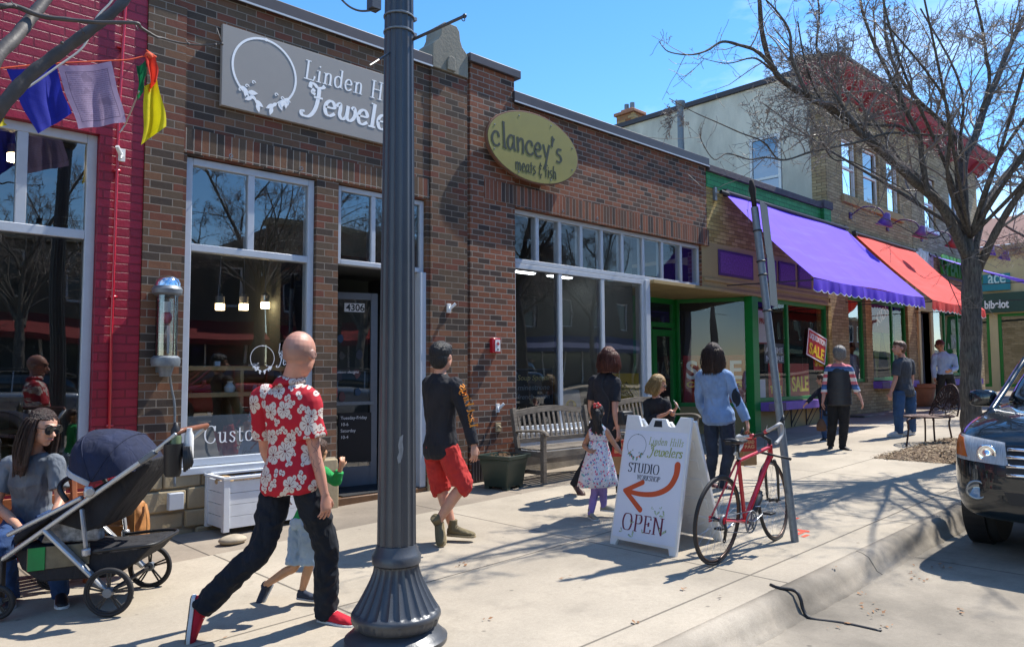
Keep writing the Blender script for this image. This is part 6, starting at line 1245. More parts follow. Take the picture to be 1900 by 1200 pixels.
limbs = [
 ([(1795, 480), (1750, 388), (1700, 340), (1653, 297), (1600, 250), (1558, 210), (1500, 180), (1455, 152), (1430, 118), (1414, 60), (1408, -10), (1395, -90)], td, td-2.2, .125, .03, 11),
 ([(1440, 130), (1405, 96), (1372, 84), (1340, 78), (1310, 95), (1280, 102), (1240, 96), (1222, 76)], td-2.0, td-2.9, .028, .005, 3),
 ([(1455, 152), (1420, 120), (1395, 108), (1350, 118), (1300, 108)], td-1.9, td-2.4, .02, .004, 3),
 ([(1722, 360), (1711, 297), (1706, 253), (1686, 215), (1655, 150), (1625, 88), (1600, 20), (1590, -60)], td-.5, td-.9, .07, .022, 9),
 ([(1800, 480), (1789, 390), (1788, 300), (1808, 258), (1827, 201), (1848, 150), (1872, 90), (1905, 20)], td, td+.9, .13, .045, 10),
 ([(1788, 300), (1776, 262), (1745, 225), (1697, 180), (1668, 140), (1645, 80), (1640, 0)], td, td-.3, .07, .022, 9),
 ([(1760, 250), (1740, 252), (1653, 247), (1600, 262), (1558, 271), (1505, 282), (1449, 297), (1417, 264), (1375, 247), (1330, 227), (1287, 208), (1242, 183)], td-.2, td-3.6, .035, .005, 6),
 ([(1449, 297), (1420, 292), (1390, 296), (1350, 285), (1325, 296), (1302, 262), (1300, 238)], td-2.4, td-3.2, .013, .004, 3),
 ([(1815, 500), (1838, 450), (1868, 395), (1905, 345), (1965, 290), (2040, 200)], td, td-1.0, .11, .04, 9),
 ([(1808, 470), (1828, 385), (1852, 340), (1885, 300), (1930, 240), (1950, 120)], td, td+1.3, .085, .03, 9),
 ([(1820, 208), (1836, 152), (1830, 104), (1822, 50), (1808, -10), (1800, -80)], td+.4, td-.4, .05, .02, 7),
 ([(1705, 253), (1670, 235), (1620, 232), (1560, 225), (1520, 180), (1495, 120), (1480, 40)], td-.6, td-1.4, .04, .014, 7),
 ([(1600, 250), (1575, 215), (1535, 150), (1515, 90), (1520, 20), (1505, -60)], td-1.3, td-1.1, .045, .014, 7),
 ([(1500, 180), (1470, 110), (1465, 60), (1440, 20), (1400, -20)], td-1.7, td-2.1, .03, .01, 5),
 ([(1735, 470), (1752, 500), (1766, 535), (1781, 570), (1790, 600)], td-.6, td-.7, .012, .004, 1),
 ([(1500, 205), (1540, 290), (1580, 300), (1640, 330), (1700, 370), (1750, 440), (1768, 470)], td-1.7, td-.4, .010, .012, 5),
 ([(1765, 420), (1740, 440), (1712, 440), (1680, 425), (1640, 405), (1605, 400), (1580, 390)], td-.4, td-1.6, .012, .004, 3),
]
for pts, ta, tb, r0, r1, k in limbs:
    P, rs = tr.limb(P_(pts, ta, tb), r0*(.56 if r0 > .03 else .85), r1*.65, 12 if r0 > .05 else 7); tr.sprout(P, rs, k+2 if r0 > .03 else k+3, 3 if r0 > .03 else 1, 1.35 if r0 > .06 else (.95 if r0 > .03 else .75), .18, .25 if r0 > .03 else .05)
rnd = random.Random(77)
for _ in range(13):   # added crown limbs leaning west, to web the pavement with branch shadows
    a = rnd.uniform(1.4, 4.9); p0 = dep(1800, 440, td); d = Vector((math.cos(a), math.sin(a), rnd.uniform(.5, 1.3))).normalized(); L = rnd.uniform(2.6, 4.2)
    P, rs = tr.limb([p0, p0+d*L*.3+Vector((0, 0, .2)), p0+d*L*.65+Vector((rnd.uniform(-.3, .3), rnd.uniform(-.3, .3), .5)), p0+d*L+Vector((0, 0, .7))], 0.032, .010, 8); tr.sprout(P, rs, 4, 2, 1.3, .3, .3)
tr.big.build('trunk', M['bark'], tree1, smooth=True); tr.tw.build('crown', M['twig'], tree1, smooth=True, fix=False)
def place_tree(label, x, y, rz, sc, z=None):
    c = copy_tree(tree1); c.location = (x, y, (gz(x) if z is None else z)); c.rotation_euler.z = rz; c.scale = (sc, sc, sc); c['label'] = label; return c
place_tree('bare tree farther up the pavement behind the first', 21.5, 3.4, 2.2, .95)
place_tree('bare tree across the street facing the red shop', 4.6, -9.8, 1.0, 1.15, -.15)
place_tree('bare tree across the street facing the jeweller', 11.6, -9.8, 3.9, 1.3, .1)
place_tree('bare tree across the street opposite the butcher', 30, -9.8, .4, 1.3, .6)
place_tree('bare tree across the street near the far corner', 24, -9.8, 5.1, 1.0, .5)
# the tree at the left, whose limbs reach into the frame
tl = Tree(31); b0 = Vector((-1.0, 3.4, gz(-1))); tree2 = thing('street_tree', b0, 'bare tree at the left whose smooth limbs cross the flags', 'tree', 'bare street trees'); top = Vector((-.95, 3.45, 1.9))
tl.limb([b0-Vector((0, 0, .1)), b0+Vector((.03, 0, .9)), top], .17, .12, 16)
def lim(px, ta, tb, r0, r1, k, root=top, lv=2):
    pts = ([root, lerp(root, dep(px[0][0], px[0][1], ta), .55)+Vector((0, 0, .12))] if root is not None else [])+P_(px, ta, tb); P, rs = tl.limb(pts, r0, r1, 10); 
    if k: tl.sprout(P, rs, k, lv, .5, .75, .3)
lim([(-60, 262), (0, 200), (50, 145), (100, 105), (160, 62), (215, 18), (250, -20), (330, -90)], 4.6, 5.2, .053, .028, 0)
lim([(-60, 190), (-10, 110), (30, 68), (62, 28), (100, -20)], 4.3, 4.9, .048, .034, 0)
lim([(-70, 10), (0, 12), (28, 12), (75, 30), (120, 36), (180, 42), (250, 43), (262, 52), (288, 68), (300, 71), (330, 79), (370, 84), (412, 82)], 4.5, 5.3, .022, .0045, 0)
for px, py, dx_, dy_ in ((28, 12, -8, -10), (250, 43, 6, 14), (412, 82, -10, -30), (400, 84, -14, 8), (350, 82, -6, -8), (115, 80, 4, -8), (155, 60, -5, -8)):
    t_ = lerp(4.5, 5.3, px/412); q = dep(px, py, t_); tl.tw.tube([q, dep(px+dx_, py+dy_, t_)], [.004, .003], 4); tl.tw.ball(q, .011, 6)
for a in (0.4, 1.9, 3.2, 4.4):
    d = Vector((math.cos(a)*.4-.7, math.sin(a)*.4, 1)).normalized(); P, rs = tl.limb([top, top+d*.7, top+d*1.6+Vector((0, 0, .3)), top+d*2.6+Vector((0, 0, .8))], .07, .02, 9); tl.sprout(P, rs, 4, 2, .8, .4, .4)
lt = plain('smooth dark limb bark', hexc('4c4744'), .6, 0, .3, 9, bump=.002, bscale=40); tl.big.build('trunk', lt, tree2, smooth=True); tl.tw.build('crown', lt, tree2, smooth=True, fix=False)

# ------------------------------------------------------------------ prayer flags and rope
def cloth(name, label, quad, y, mat, amp=.03, fr=9, n=22, grp='prayer flags on the string', seed=0):
    q = [onY(px, py, y) for px, py in quad]; T = thing(name, (q[0]+q[1])/2, label, 'flag', grp); b = MB(); vs = []
    for i in range(n+1):
        for j in range(n+1):
            u, v = i/n, j/n; p = lerp(lerp(q[0], q[1], u), lerp(q[3], q[2], u), v); p = p.copy(); p.y += amp*(.25+v)*math.sin(fr*u+2.5*v+seed)+amp*.5*v*math.sin(fr*1.9*u+seed*2+3*v); p.x += .012*math.sin(7*v+seed)*v; p.z -= .02*math.sin(math.pi*u)*(1-v); vs.append(p)
    b.add(vs, [(i*(n+1)+j, (i+1)*(n+1)+j, (i+1)*(n+1)+j+1, i*(n+1)+j+1) for i in range(n) for j in range(n)]); o = b.build('cloth', mat, T, smooth=True, fix=False)
    uvl = o.data.uv_layers.new(name='uv')
    for li, lp in enumerate(o.data.loops): uvl.data[li].uv = ((lp.vertex_index//(n+1))/n, 1-(lp.vertex_index % (n+1))/n)
    return T
def flagmat(name, c, prt, k=.3, tr=.45):
    t = NT(name); u, v = t.sep(t.uv())[:2]; ins = t.math('MULTIPLY', t.math('MULTIPLY', t.math('GREATER_THAN', u, .1), t.math('LESS_THAN', u, .9)), t.math('MULTIPLY', t.math('GREATER_THAN', v, .1), t.math('LESS_THAN', v, .9)))
    ln = t.math('GREATER_THAN', t.math('SINE', t.math('MULTIPLY', v, 190)), .1); wd = t.math('GREATER_THAN', t.noise(t.map(t.uv(), (46, 30, 1)), 1, 2), .44); blk = t.math('GREATER_THAN', t.noise(t.map(t.uv(), (3, 4, 1)), 1, 1), .6)
    e = .012; edge = t.math('SUBTRACT', 1, t.math('MULTIPLY', t.math('MULTIPLY', t.math('GREATER_THAN', u, .1+e), t.math('LESS_THAN', u, .9-e)), t.math('MULTIPLY', t.math('GREATER_THAN', v, .1+e), t.math('LESS_THAN', v, .9-e))))
    f = t.math('MULTIPLY', ins, t.math('MAXIMUM', t.math('MAXIMUM', t.math('MULTIPLY', t.math('MULTIPLY', ln, wd), .55), t.math('MULTIPLY', blk, .5)), edge)); cc = t.mix(t.math('MULTIPLY', f, k), c, prt)
    nn = t.noise(t.obj(), 9, 4); cc = t.mix(.4, cc, t.mix(nn, (.7, .7, .7), (1.2, 1.2, 1.2)), 'MULTIPLY'); t.fin(cc, .85, t.bump(nn, .01, .6)); tl_ = t.n('ShaderNodeBsdfTranslucent'); t.v(tl_.inputs[0], cc); mx = t.n('ShaderNodeMixShader'); mx.inputs[0].default_value = tr; t.l(t.b.outputs[0], mx.inputs[1]); t.l(tl_.outputs[0], mx.inputs[2]); t.l(mx.outputs[0], t.out.inputs[0]); return t.m
fy_ = 6.9
cloth('prayer_flag', 'deep blue prayer flag at the left end of the string', [(12, 128), (104, 118), (128, 212), (66, 249)], fy_, flagmat('blue flag cotton', hexc('2f38b0'), hexc('20256a'), .25), .03, 7, seed=1)
cloth('prayer_flag', 'pale lilac printed prayer flag, its border plain', [(106, 121), (206, 114), (232, 227), (143, 240)], fy_-.02, flagmat('lilac flag cotton', hexc('b9a6c4'), hexc('5a4a66'), .75), .02, 8, seed=2)
cloth('prayer_flag', 'bright yellow prayer flag twisted below the red one', [(268, 160), (290, 140), (308, 236), (261, 271)], fy_+.0, flagmat('yellow flag cotton', hexc('e6dc1c'), hexc('a89a20'), .3), .04, 6, seed=3)
cloth('prayer_flag', 'orange red prayer flag bunched at the knot', [(268, 101), (288, 104), (294, 146), (281, 173)], fy_-.04, flagmat('red flag cotton', hexc('e0402c'), hexc('a02a20'), .3), .03, 6, seed=4)
cloth('prayer_flag', 'dark green prayer flag folded beside the red one', [(252, 122), (270, 112), (270, 158), (260, 186)], fy_+.02, flagmat('green flag cotton', hexc('1c7a4c'), hexc('124a2e'), .3), .03, 6, seed=5)
cloth('prayer_flag', 'sliver of a yellow prayer flag at the frame edge', [(-60, 140), (2, 212), (14, 230), (-50, 250)], fy_, flagmat('yellow flag cotton b', hexc('d8cc30'), hexc('a89a20'), .3), .02, 6, seed=6)
T = thing('flag_string', onY(200, 113, fy_), 'orange string and knot tying the prayer flags to the wall', 'string'); b = MB(); b.tube(spline([onY(x, y, fy_) for x, y in ((-70, 138), (12, 126), (105, 118), (206, 113), (240, 111), (268, 105), (290, 106))], 4)+[Vector((2.36, D-.02, onY(290, 100, D).z))], .006, 5); b.ball(onY(276, 104, fy_-.02), .035, 10); b.build('string', plain('orange cotton string', hexc('d8552f'), .8), T, smooth=True)
T = thing('white_rope', onY(110, 125, 6.3), 'white rope looping past the limb to the flags', 'rope'); b = MB(); b.tube(spline([onY(x, y, 6.0) for x, y in ((222, -25), (205, 5), (180, 32), (168, 62), (150, 92), (105, 125), (45, 166), (-20, 190))], 5), .008, 6); b.build('rope', plain('white rope', hexc('b9b4ac'), .8, 0, .1, 40), T, smooth=True)
T = thing('tie_cord', onY(240, 210, fy_), 'pale cord tied from the flags down to the wall bracket', 'cord'); b = MB(); b.tube([onY(258, 170, fy_), onY(246, 200, 7.3), onY(232, 232, D-.05), onY(222, 246, D-.03)], .007, 6); b.build('cord', plain('white rope'), T) if False else b.build('cord', _cache['white rope'], T)
# ------------------------------------------------------------------ parked car at the kerb, nose towards us
def car(label, X0, YC, zr, paint, name='parked_car', group=None, lamps=True):
    T = thing(name, (X0+2.3, YC, zr), label, 'car', group)
    def ring(u, w, zb, zs, zt, wt, cr=0):
        # half outline from bottom centre up the side to top centre, mirrored
        h = [(0, zb), (w*.7, zb), (w*.93, zb+.03), (w*.985, zb+.16), (w, lerp(zb, zs, .55)), (w*.995, zs), (w*.975, zs+(zt-zs)*.45), (lerp(w, wt, .75), zs+(zt-zs)*.86), (wt*.8, zt-.005), (wt*.45, zt+cr*.7), (0, zt+cr)]
        h = [(a, z*1.05+.07) for a, z in h]; L = [Vector((X0+u, YC+a, zr+z)) for a, z in h]; return L+[Vector((X0+u, YC-a, zr+z)) for a, z in h[-2:0:-1]]
    st = [(.0, .50, .36, .55, .62, .42), (.03, .66, .27, .60, .74, .55), (.09, .78, .24, .68, .84, .64), (.2, .865, .235, .74, .93, .72), (.36, .905, .235, .80, .99, .78), (.6, .915, .24, .86, 1.035, .80), (.95, .915, .25, .92, 1.08, .80), (1.28, .915, .26, .95, 1.115, .80), (1.6, .915, .26, .97, 1.14, .79), (2.4, .915, .26, .98, 1.15, .79), (3.6, .915, .26, .99, 1.15, .79), (4.3, .90, .27, .98, 1.13, .78), (4.55, .86, .30, .92, 1.08, .74), (4.66, .78, .36, .80, .98, .66)]
    b = MB(); b.loft([ring(*s, .03) for s in st]); body = b.build('body', paint, T, smooth=True, sub=2)
    zw = zr; zr = zr+.115
    def gring(u, w, z0, w1, z1): 
        h = [(0, z0), (w, z0), (lerp(w, w1, .5), lerp(z0, z1, .5)), (w1, z1-.04), (w1*.9, z1), (w1*.5, z1+.02), (0, z1+.025)]; L = [Vector((X0+u, YC+a, zr+z)) for a, z in h]; return L+[Vector((X0+u, YC-a, zr+z)) for a, z in h[-2:0:-1]]
    # glasshouse: dark glass volume, then roof and pillars
    gm = plain('dark tinted car glass', (.012, .016, .018), .04, 0, .0); gm.node_tree.nodes['Principled BSDF'].inputs['Coat Weight'].default_value = 1 if 'Principled BSDF' in gm.node_tree.nodes else 1
    b = MB(); b.loft([gring(1.22, .78, 1.09, .74, 1.12), gring(1.55, .775, 1.10, .70, 1.33), gring(1.95, .77, 1.12, .655, 1.58), gring(2.2, .77, 1.12, .64, 1.655), gring(3.3, .77, 1.12, .64, 1.66), gring(4.1, .76, 1.12, .62, 1.63), gring(4.5, .74, 1.1, .6, 1.2)]); b.build('glasshouse', gm, T, smooth=True, sub=1)
    b = MB(); n = 8; rr = []
    for u, w_, z_ in ((2.0, .645, 1.60), (2.15, .66, 1.665), (2.6, .665, 1.70), (3.4, .665, 1.705), (4.1, .65, 1.67), (4.35, .62, 1.60)): rr.append([Vector((X0+u, YC+w_*math.sin(a), zr+z_-.07+.07*math.cos(a*.5)+(.0 if abs(a) < 1.4 else -.0))) for a in [lerp(-1.57, 1.57, i/12) for i in range(13)]]+[Vector((X0+u, YC+w_*.9*q, zr+z_-.09)) for q in (.9, 0, -.9)])
    b.loft(rr); b.build('roof', paint, T, smooth=True, auto=50)
    for s_ in (-1, 1):
        b = MB(); b.tube(spline([(X0+1.05, YC+s_*.80, zr+1.05), (X0+1.5, YC+s_*.76, zr+1.28), (X0+1.95, YC+s_*.70, zr+1.55), (X0+2.2, YC+s_*.66, zr+1.66)], 5), [.03]*15+[.034], 10, flat=.7); b.build('windscreen_pillar', paint, T, smooth=True)
        for u in (2.75, 3.6): b = MB(); b.bar((X0+u, YC+s_*.785, zr+1.1), (X0+u+.06, YC+s_*.66, zr+1.66), .07, .03); b.build('door_pillar', paint, T)
        b = MB(); b.tube([(X0+1.9, YC+s_*.6, zr+1.73), (X0+4.1, YC+s_*.6, zr+1.75)], .018, 8); b.build('roof_rail', M['black'], T, smooth=True)
        # mirror
        m_ = MB(); mc_ = Vector((X0+1.62, YC+s_*1.00, zr+1.16)); rg = []
        for du, sc in ((-.08, .55), (-.065, .9), (-.02, 1), (.04, .97), (.06, .85)):
            rg.append([mc_+Vector((du, s_*(.125*sc*(abs(math.cos(a))**.6)*(1 if math.cos(a) > 0 else -1)), .085*sc*(abs(math.sin(a))**.6)*(1 if math.sin(a) > 0 else -1))) for a in [2*math.pi*i/20 for i in range(20)]])
        m_.loft(rg); o = m_.build('wing_mirror', paint, T, smooth=True, auto=60); m_ = MB(); m_.bar(mc_+Vector((0, -s_*.08, -.05)), mc_+Vector((.0, -s_*.24, -.09)), .05, .04); m_.build('mirror_arm', M['black'], o)
        for wx in (.93, 3.68):
            wc = Vector((X0+wx, YC+s_*.80, zw+.375)); w_ = MB(); w_.lathe([(.22, -.115), (.35, -.115), (.37, -.09), (.376, -.04), (.376, .04), (.37, .09), (.35, .115), (.22, .115)], wc, 48, Matrix.Rotation(R(90), 3, 'X'))
            for k in (-.055, 0, .055): w_.torus(wc+Vector((0, k, 0)), (1, 0, 0), (0, 0, 1), .374, .004, 40, 4)
            wo = w_.build('tyre', M['blackrub'], T, smooth=True, auto=50); w_ = MB(); w_.lathe([(.225, -.08), (.225, .08)], wc, 32, Matrix.Rotation(R(90), 3, 'X')); w_.build('rim', M['galv'], wo, smooth=True, auto=40)
            b = MB(); b.lathe([(.39, -.1), (.415, -.1), (.415, .07), (.39, .07)], wc+Vector((0, s_*.02, .01)), 40, Matrix.Rotation(R(90), 3, 'X')); b.build('wheel_arch', M['black'], T)
    bpy.context.view_layer.update(); dg = bpy.context.evaluated_depsgraph_get(); ev = body.evaluated_get(dg); me = ev.to_mesh(); me2 = me.copy(); v0 = wloc(body); bv = BVHTree.FromPolygons([v.co+v0 for v in me2.vertices], [tuple(p.vertices) for p in me2.polygons])
    def hit(px, py, off=.006):
        h = bv.ray_cast(CAM, ray(px, py).normalized()); return None if h[0] is None else h[0]+h[1].normalized()*off*(1 if h[1].dot(ray(px, py)) < 0 else -1)
    def front(v, z, off=.006, sd=1, tilt=0):
        h = bv.ray_cast(Vector((X0-2, YC+v, zr+z)), Vector((1, 0, tilt))); return None if h[0] is None else h[0]+Vector((-off, 0, 0))
    def patch(nm, corners, mat, off=.008, n=10, th=True, parent=None):
        for s_ in (1, -1):
            b = MB(); g = []
            for i in range(n+1):
                for j in range(n+1):
                    (v, z) = [lerp(lerp(corners[0][k], corners[1][k], i/n), lerp(corners[3][k], corners[2][k], i/n), j/n) for k in (0, 1)]; p = front(v*s_, z, off); g.append(p if p else Vector((X0+.4, YC+v*s_, zr+z)))
            m0 = len(g); back = [p+Vector((.02, 0, 0)) for p in g]; fs = [(i*(n+1)+j, (i+1)*(n+1)+j, (i+1)*(n+1)+j+1, i*(n+1)+j+1) for i in range(n) for j in range(n)]; b.add(g+back, fs+[tuple(x+m0 for x in f[::-1]) for f in fs]+[(i, i+1, i+1+m0, i+m0) for i in range(n)]+[(n*(n+1)+i, n*(n+1)+i+1, n*(n+1)+i+1+m0, n*(n+1)+i+m0) for i in range(n)]+[(i*(n+1), (i+1)*(n+1), (i+1)*(n+1)+m0, i*(n+1)+m0) for i in range(n)]+[(i*(n+1)+n, (i+1)*(n+1)+n, (i+1)*(n+1)+n+m0, i*(n+1)+n+m0) for i in range(n)]); b.build(nm, mat, parent or T, smooth=True, auto=50)
    lens = NT('hazed headlight lens'); nn = lens.noise(lens.map(lens.obj(), (3, 26, 2)), 5, 3); lens.fin(lens.mix(nn, hexc('6d7074'), hexc('c9cbcd')), .16); lens.b.inputs['Coat Weight'].default_value = 1
    patch('headlight', [(.42, .67), (.84, .70), (.86, .90), (.46, .85)], lens.m, .010); patch('indicator', [(.73, .72), (.845, .73), (.862, .885), (.79, .87)], plain('amber lens', hexc('b5602c'), .2, 0, .15, 20), .016)
    for s_ in (1, -1):
        p = front(.58*s_, .76, .014); b = MB(); Mx = Matrix.Rotation(R(-90), 3, 'Y'); b.lathe([(.075, 0), (.07, .012), (.055, .008), (.03, .004), (0, .014)], p, 24, Mx); b.build('projector', M['chrome'], T, smooth=True)
        p = front(.66*s_, .455, .0); b = MB(); b.lathe([(.075, -.01), (.082, .016), (.066, .022), (.06, .008), (0, .014)], p, 28, Matrix.Rotation(R(-90), 3, 'Y') @ Matrix.Rotation(R(12*s_), 3, 'X')); b.build('fog_light', plain('fog lamp glass', hexc('8a8d90'), .12, .6, .1), T, smooth=True)
    b = MB()
    for z_ in (.60, .67, .74, .80):
        pts = [front(lerp(-.43, .43, i/12), z_, .02) for i in range(13)]; b.tube([p for p in pts if p], .017, 6)
    b.build('grille', M['chrome'], T, smooth=True); patch('grille_backing', [(0, .57), (.44, .57), (.46, .83), (0, .84)], M['black'], .004); patch('lower_intake', [(0, .36), (.42, .36), (.46, .46), (0, .46)], M['black'], .004)
    b = MB(); b.prism([(-.26, 0), (.26, 0), (.26, .11), (-.26, .11)], front(0, .44, .02)+Vector((0, 0, 0)), (0, 1, 0), (0, 0, 1), (.01, 0, 0)); b.build('number_plate', M['paper'], T)
    ev.to_mesh_clear(); return T
cp = NT('dark teal black car paint'); pn = cp.noise(cp.obj(), 400, 1); cp.fin(hexc('0c1a22'), .22, None, .35); cp.b.inputs['Coat Weight'].default_value = 1; cp.b.inputs['Coat Roughness'].default_value = .02
ZR = gz(8)-.155; CAR = car('black green sport utility car parked nose first at the kerb', 7.1, 1.29, gz(8.2)-.155, cp.m)
rp_ = plain('red car paint', hexc('a8222a'), .2, .2, .05, coat=1)
def street_car(label, x, y, rz, mat=None):
    c = copy_tree(CAR); c.location = (x, y, gz(x)-.155); c.rotation_euler.z = rz; c['label'] = label; c['group'] = 'cars parked across the street'
    if mat:
        for ch in c.children:
            if ch.name.split('.')[0] in ('body', 'roof', 'windscreen_pillar', 'door_pillar', 'wing_mirror'):
                ch.data = ch.data.copy(); ch.data.materials[0] = mat
    return c
street_car('silver car parked across the street, seen in the shop windows', 3.5, -7.9, 0, plain('silver car paint', hexc('9a9ea2'), .25, .5, .05, coat=1))
street_car('red car parked across the street, seen in the shop windows', 9.4, -7.9, 0, rp_)
street_car('white car parked across the street, seen in the shop windows', 15.2, -7.9, 0, plain('white car paint', hexc('d5d7d8'), .3, 0, .03, coat=1))
street_car('dark grey car parked across the street, farthest of the row', 21.0, -7.9, 0, plain('grey car paint', hexc('43474c'), .25, .3, .03, coat=1))
# ------------------------------------------------------------------ people
def skinmat(name, c):
    if name in _cache: return _cache[name]
    t = NT(name); p = t.obj(); n = t.noise(p, 14, 4); f = t.noise(p, 220, 3); cc = t.mix(t.ramp(n, [(.35, 0.), (.7, 1.)]), tuple(v*.86 for v in c), (min(1, c[0]*1.1), c[1]*.98, c[2]*.95)); t.fin(cc, .48, t.bump(f, .0012, .5)); t.b.inputs['Subsurface Weight'].default_value = .12; t.b.inputs['Subsurface Radius'].default_value = (.02, .008, .004); t.b.inputs['Subsurface Scale'].default_value = .5; _cache[name] = t.m; return t.m
def hairmat(name, c, c2=None):
    if name in _cache: return _cache[name]
    t = NT(name); p = t.obj(); n = t.noise(t.map(p, (60, 60, 7)), 3, 4, .6, .3); cc = t.mix(t.ramp(n, [(.35, 0.), (.7, 1.)]), tuple(v*.45 for v in c), c2 or tuple(min(1, v*1.6) for v in c)); t.fin(cc, .42, t.bump(n, .012, 1)); _cache[name] = t.m; return t.m
SK = {'fair': skinmat('fair skin', hexc('c99a82')), 'pink': skinmat('pink fair skin', hexc('c4917c')), 'tan': skinmat('tan skin', hexc('b98563')), 'olive': skinmat('light olive skin', hexc('c29672'))}
def chain(b, pts, rs, n=14, sub=4, flat=1.0):
    P = spline(pts, sub); m = len(rs)-1; R_ = []
    for i in range(len(P)):
        t = i/(len(P)-1)*m; k = min(m-1, int(t)); q = t-k; q = q*q*(3-2*q); R_.append(lerp(rs[k], rs[k+1], q))
    b.tube(P, R_, n, flat=flat)
def handmesh(b, w, d, nrm, s, side, curl=.35, spread=.16):
    """palm, four unequal jointed fingers and a thumb. d: from wrist on, nrm: out of the back of the hand, side: +1/-1 thumb side"""
    d = d.normalized(); nrm = (nrm-d*nrm.dot(d)).normalized(); lat = d.cross(nrm)*side
    secs = []
    for t, wd, th in ((-.01, .026, .021), (.02, .033, .019), (.05, .042, .017), (.08, .043, .015), (.092, .038, .012)): secs.append((w+d*(t*s)+lat*(.002*s), lat*wd*s, nrm*th*s))
    b.limb(secs, 14)
    for k, (off, L, r) in enumerate(((.030, .072, .0088), (.010, .080, .009), (-.011, .074, .0086), (-.030, .058, .0076))):
        p = w+d*(.084*s)+lat*(off*s); dd = (d+lat*(spread*off/.03)).normalized(); pts = [p-dd*.01*s, p]; c = curl*(1+.12*k)
        for j, f in enumerate((.44, .32, .24)):
            dd = (dd*math.cos(c)-nrm*math.sin(c)).normalized(); p = p+dd*(L*f*s); pts.append(p)
        b.tube(pts, [r*s, r*s, r*.96*s, r*.88*s, r*.7*s], 8)
    p = w+d*(.022*s)+lat*(.026*s); dd = (d*.62+lat*.74-nrm*.25).normalized(); pts = [p, p+dd*.035*s]; dd = (dd+d*.4-nrm*.2).normalized(); pts.append(pts[-1]+dd*.03*s); dd = (dd+d*.35-nrm*.2-lat*.2).normalized(); pts.append(pts[-1]+dd*.024*s); b.tube(pts, [.0135*s, .0115*s, .0105*s, .008*s], 8)
def wrinkle(o, amp, sc, seed=0, stretch=(1, 1, .5), vertical=None):
    me = o.data; me.update(); off = Vector((seed*3.1, seed*1.7, seed)); co = [v.co.copy() for v in me.vertices]; nm = [v.normal.copy() for v in me.vertices]
    for i, v in enumerate(me.vertices):
        p = Vector((co[i].x*stretch[0], co[i].y*stretch[1], co[i].z*stretch[2]))*sc+off; a = noise.noise(p); c = noise.noise(p*2.1+Vector((5, 2, 1))); v.co = co[i]+nm[i]*amp*((1-abs(a)*2.4)*.8+c*.6)
    me.update()
def shoe(T, ank, toe, up, s, mat, solem, name='shoe', cut=0, heel=.05, high=0, mat2=None, rim=None):
    """ank: ankle joint, toe: tip of the toes; up: away from the sole"""
    d = (toe-ank); up = up.normalized(); d = (d-up*d.dot(up)).normalized(); lat = d.cross(up); base = ank-up*(.075*s); hp = base-d*(heel*s); L = .265*s; b = MB()
    secs = []
    for t, wd, h in ((0, .022, .052), (.05, .034, .066), (.22, .037, .078), (.38, .038, .072), (.55, .043, .058), (.75, .046, .044), (.92, .038, .034), (1, .018, .022)):
        c = hp+d*(L*t)+up*(h*s*.5+.012*s); secs.append((c, lat*wd*s, up*h*s*.56))
    b.limb(secs, 16); b.tube([base+up*.05*s, ank+up*(.02+high)*s], [.042*s, .044*s], 14); o = b.build(name, mat, T); remesh(o, .006*s if s > .8 else .005, 3)
    b = MB(); rg = []
    for zz in (0, .02):
        ring = []
        for t, wd in ((0, .001), (.01, .02), (.06, .033), (.25, .037), (.45, .039), (.65, .046), (.82, .046), (.95, .033), (1.0, .012)): ring.append(hp+d*(L*1.02*t-.003)+lat*(wd*s*1.06)+up*(zz*s))
        rg.append(ring+[hp+d*(L*1.02*t-.003)-lat*(wd*s*1.06)+up*(zz*s) for t, wd in reversed(((0, .001), (.01, .02), (.06, .033), (.25, .037), (.45, .039), (.65, .046), (.82, .046), (.95, .033), (1.0, .012)))])
    b.loft(rg); b.build('sole', solem, o, bevel=.002)
    if rim:
        b = MB(); c0 = hp+d*(L*.5); b.loft([[c0+(v-c0)*1.035+up*(.006*s+dz) for v in rg[0]] for dz in (0, .02*s)]); b.build('rubber_band', rim, o, bevel=.002)
    if mat2:
        b = MB()
        for i in range(4): t = .36+.08*i; c = hp+d*(L*t)+up*((.088-.012*i)*s); b.tube([c-lat*.02*s, c+up*.004*s, c+lat*.02*s], .0035*s, 5)
        b.build('laces', mat2, o)
    return o
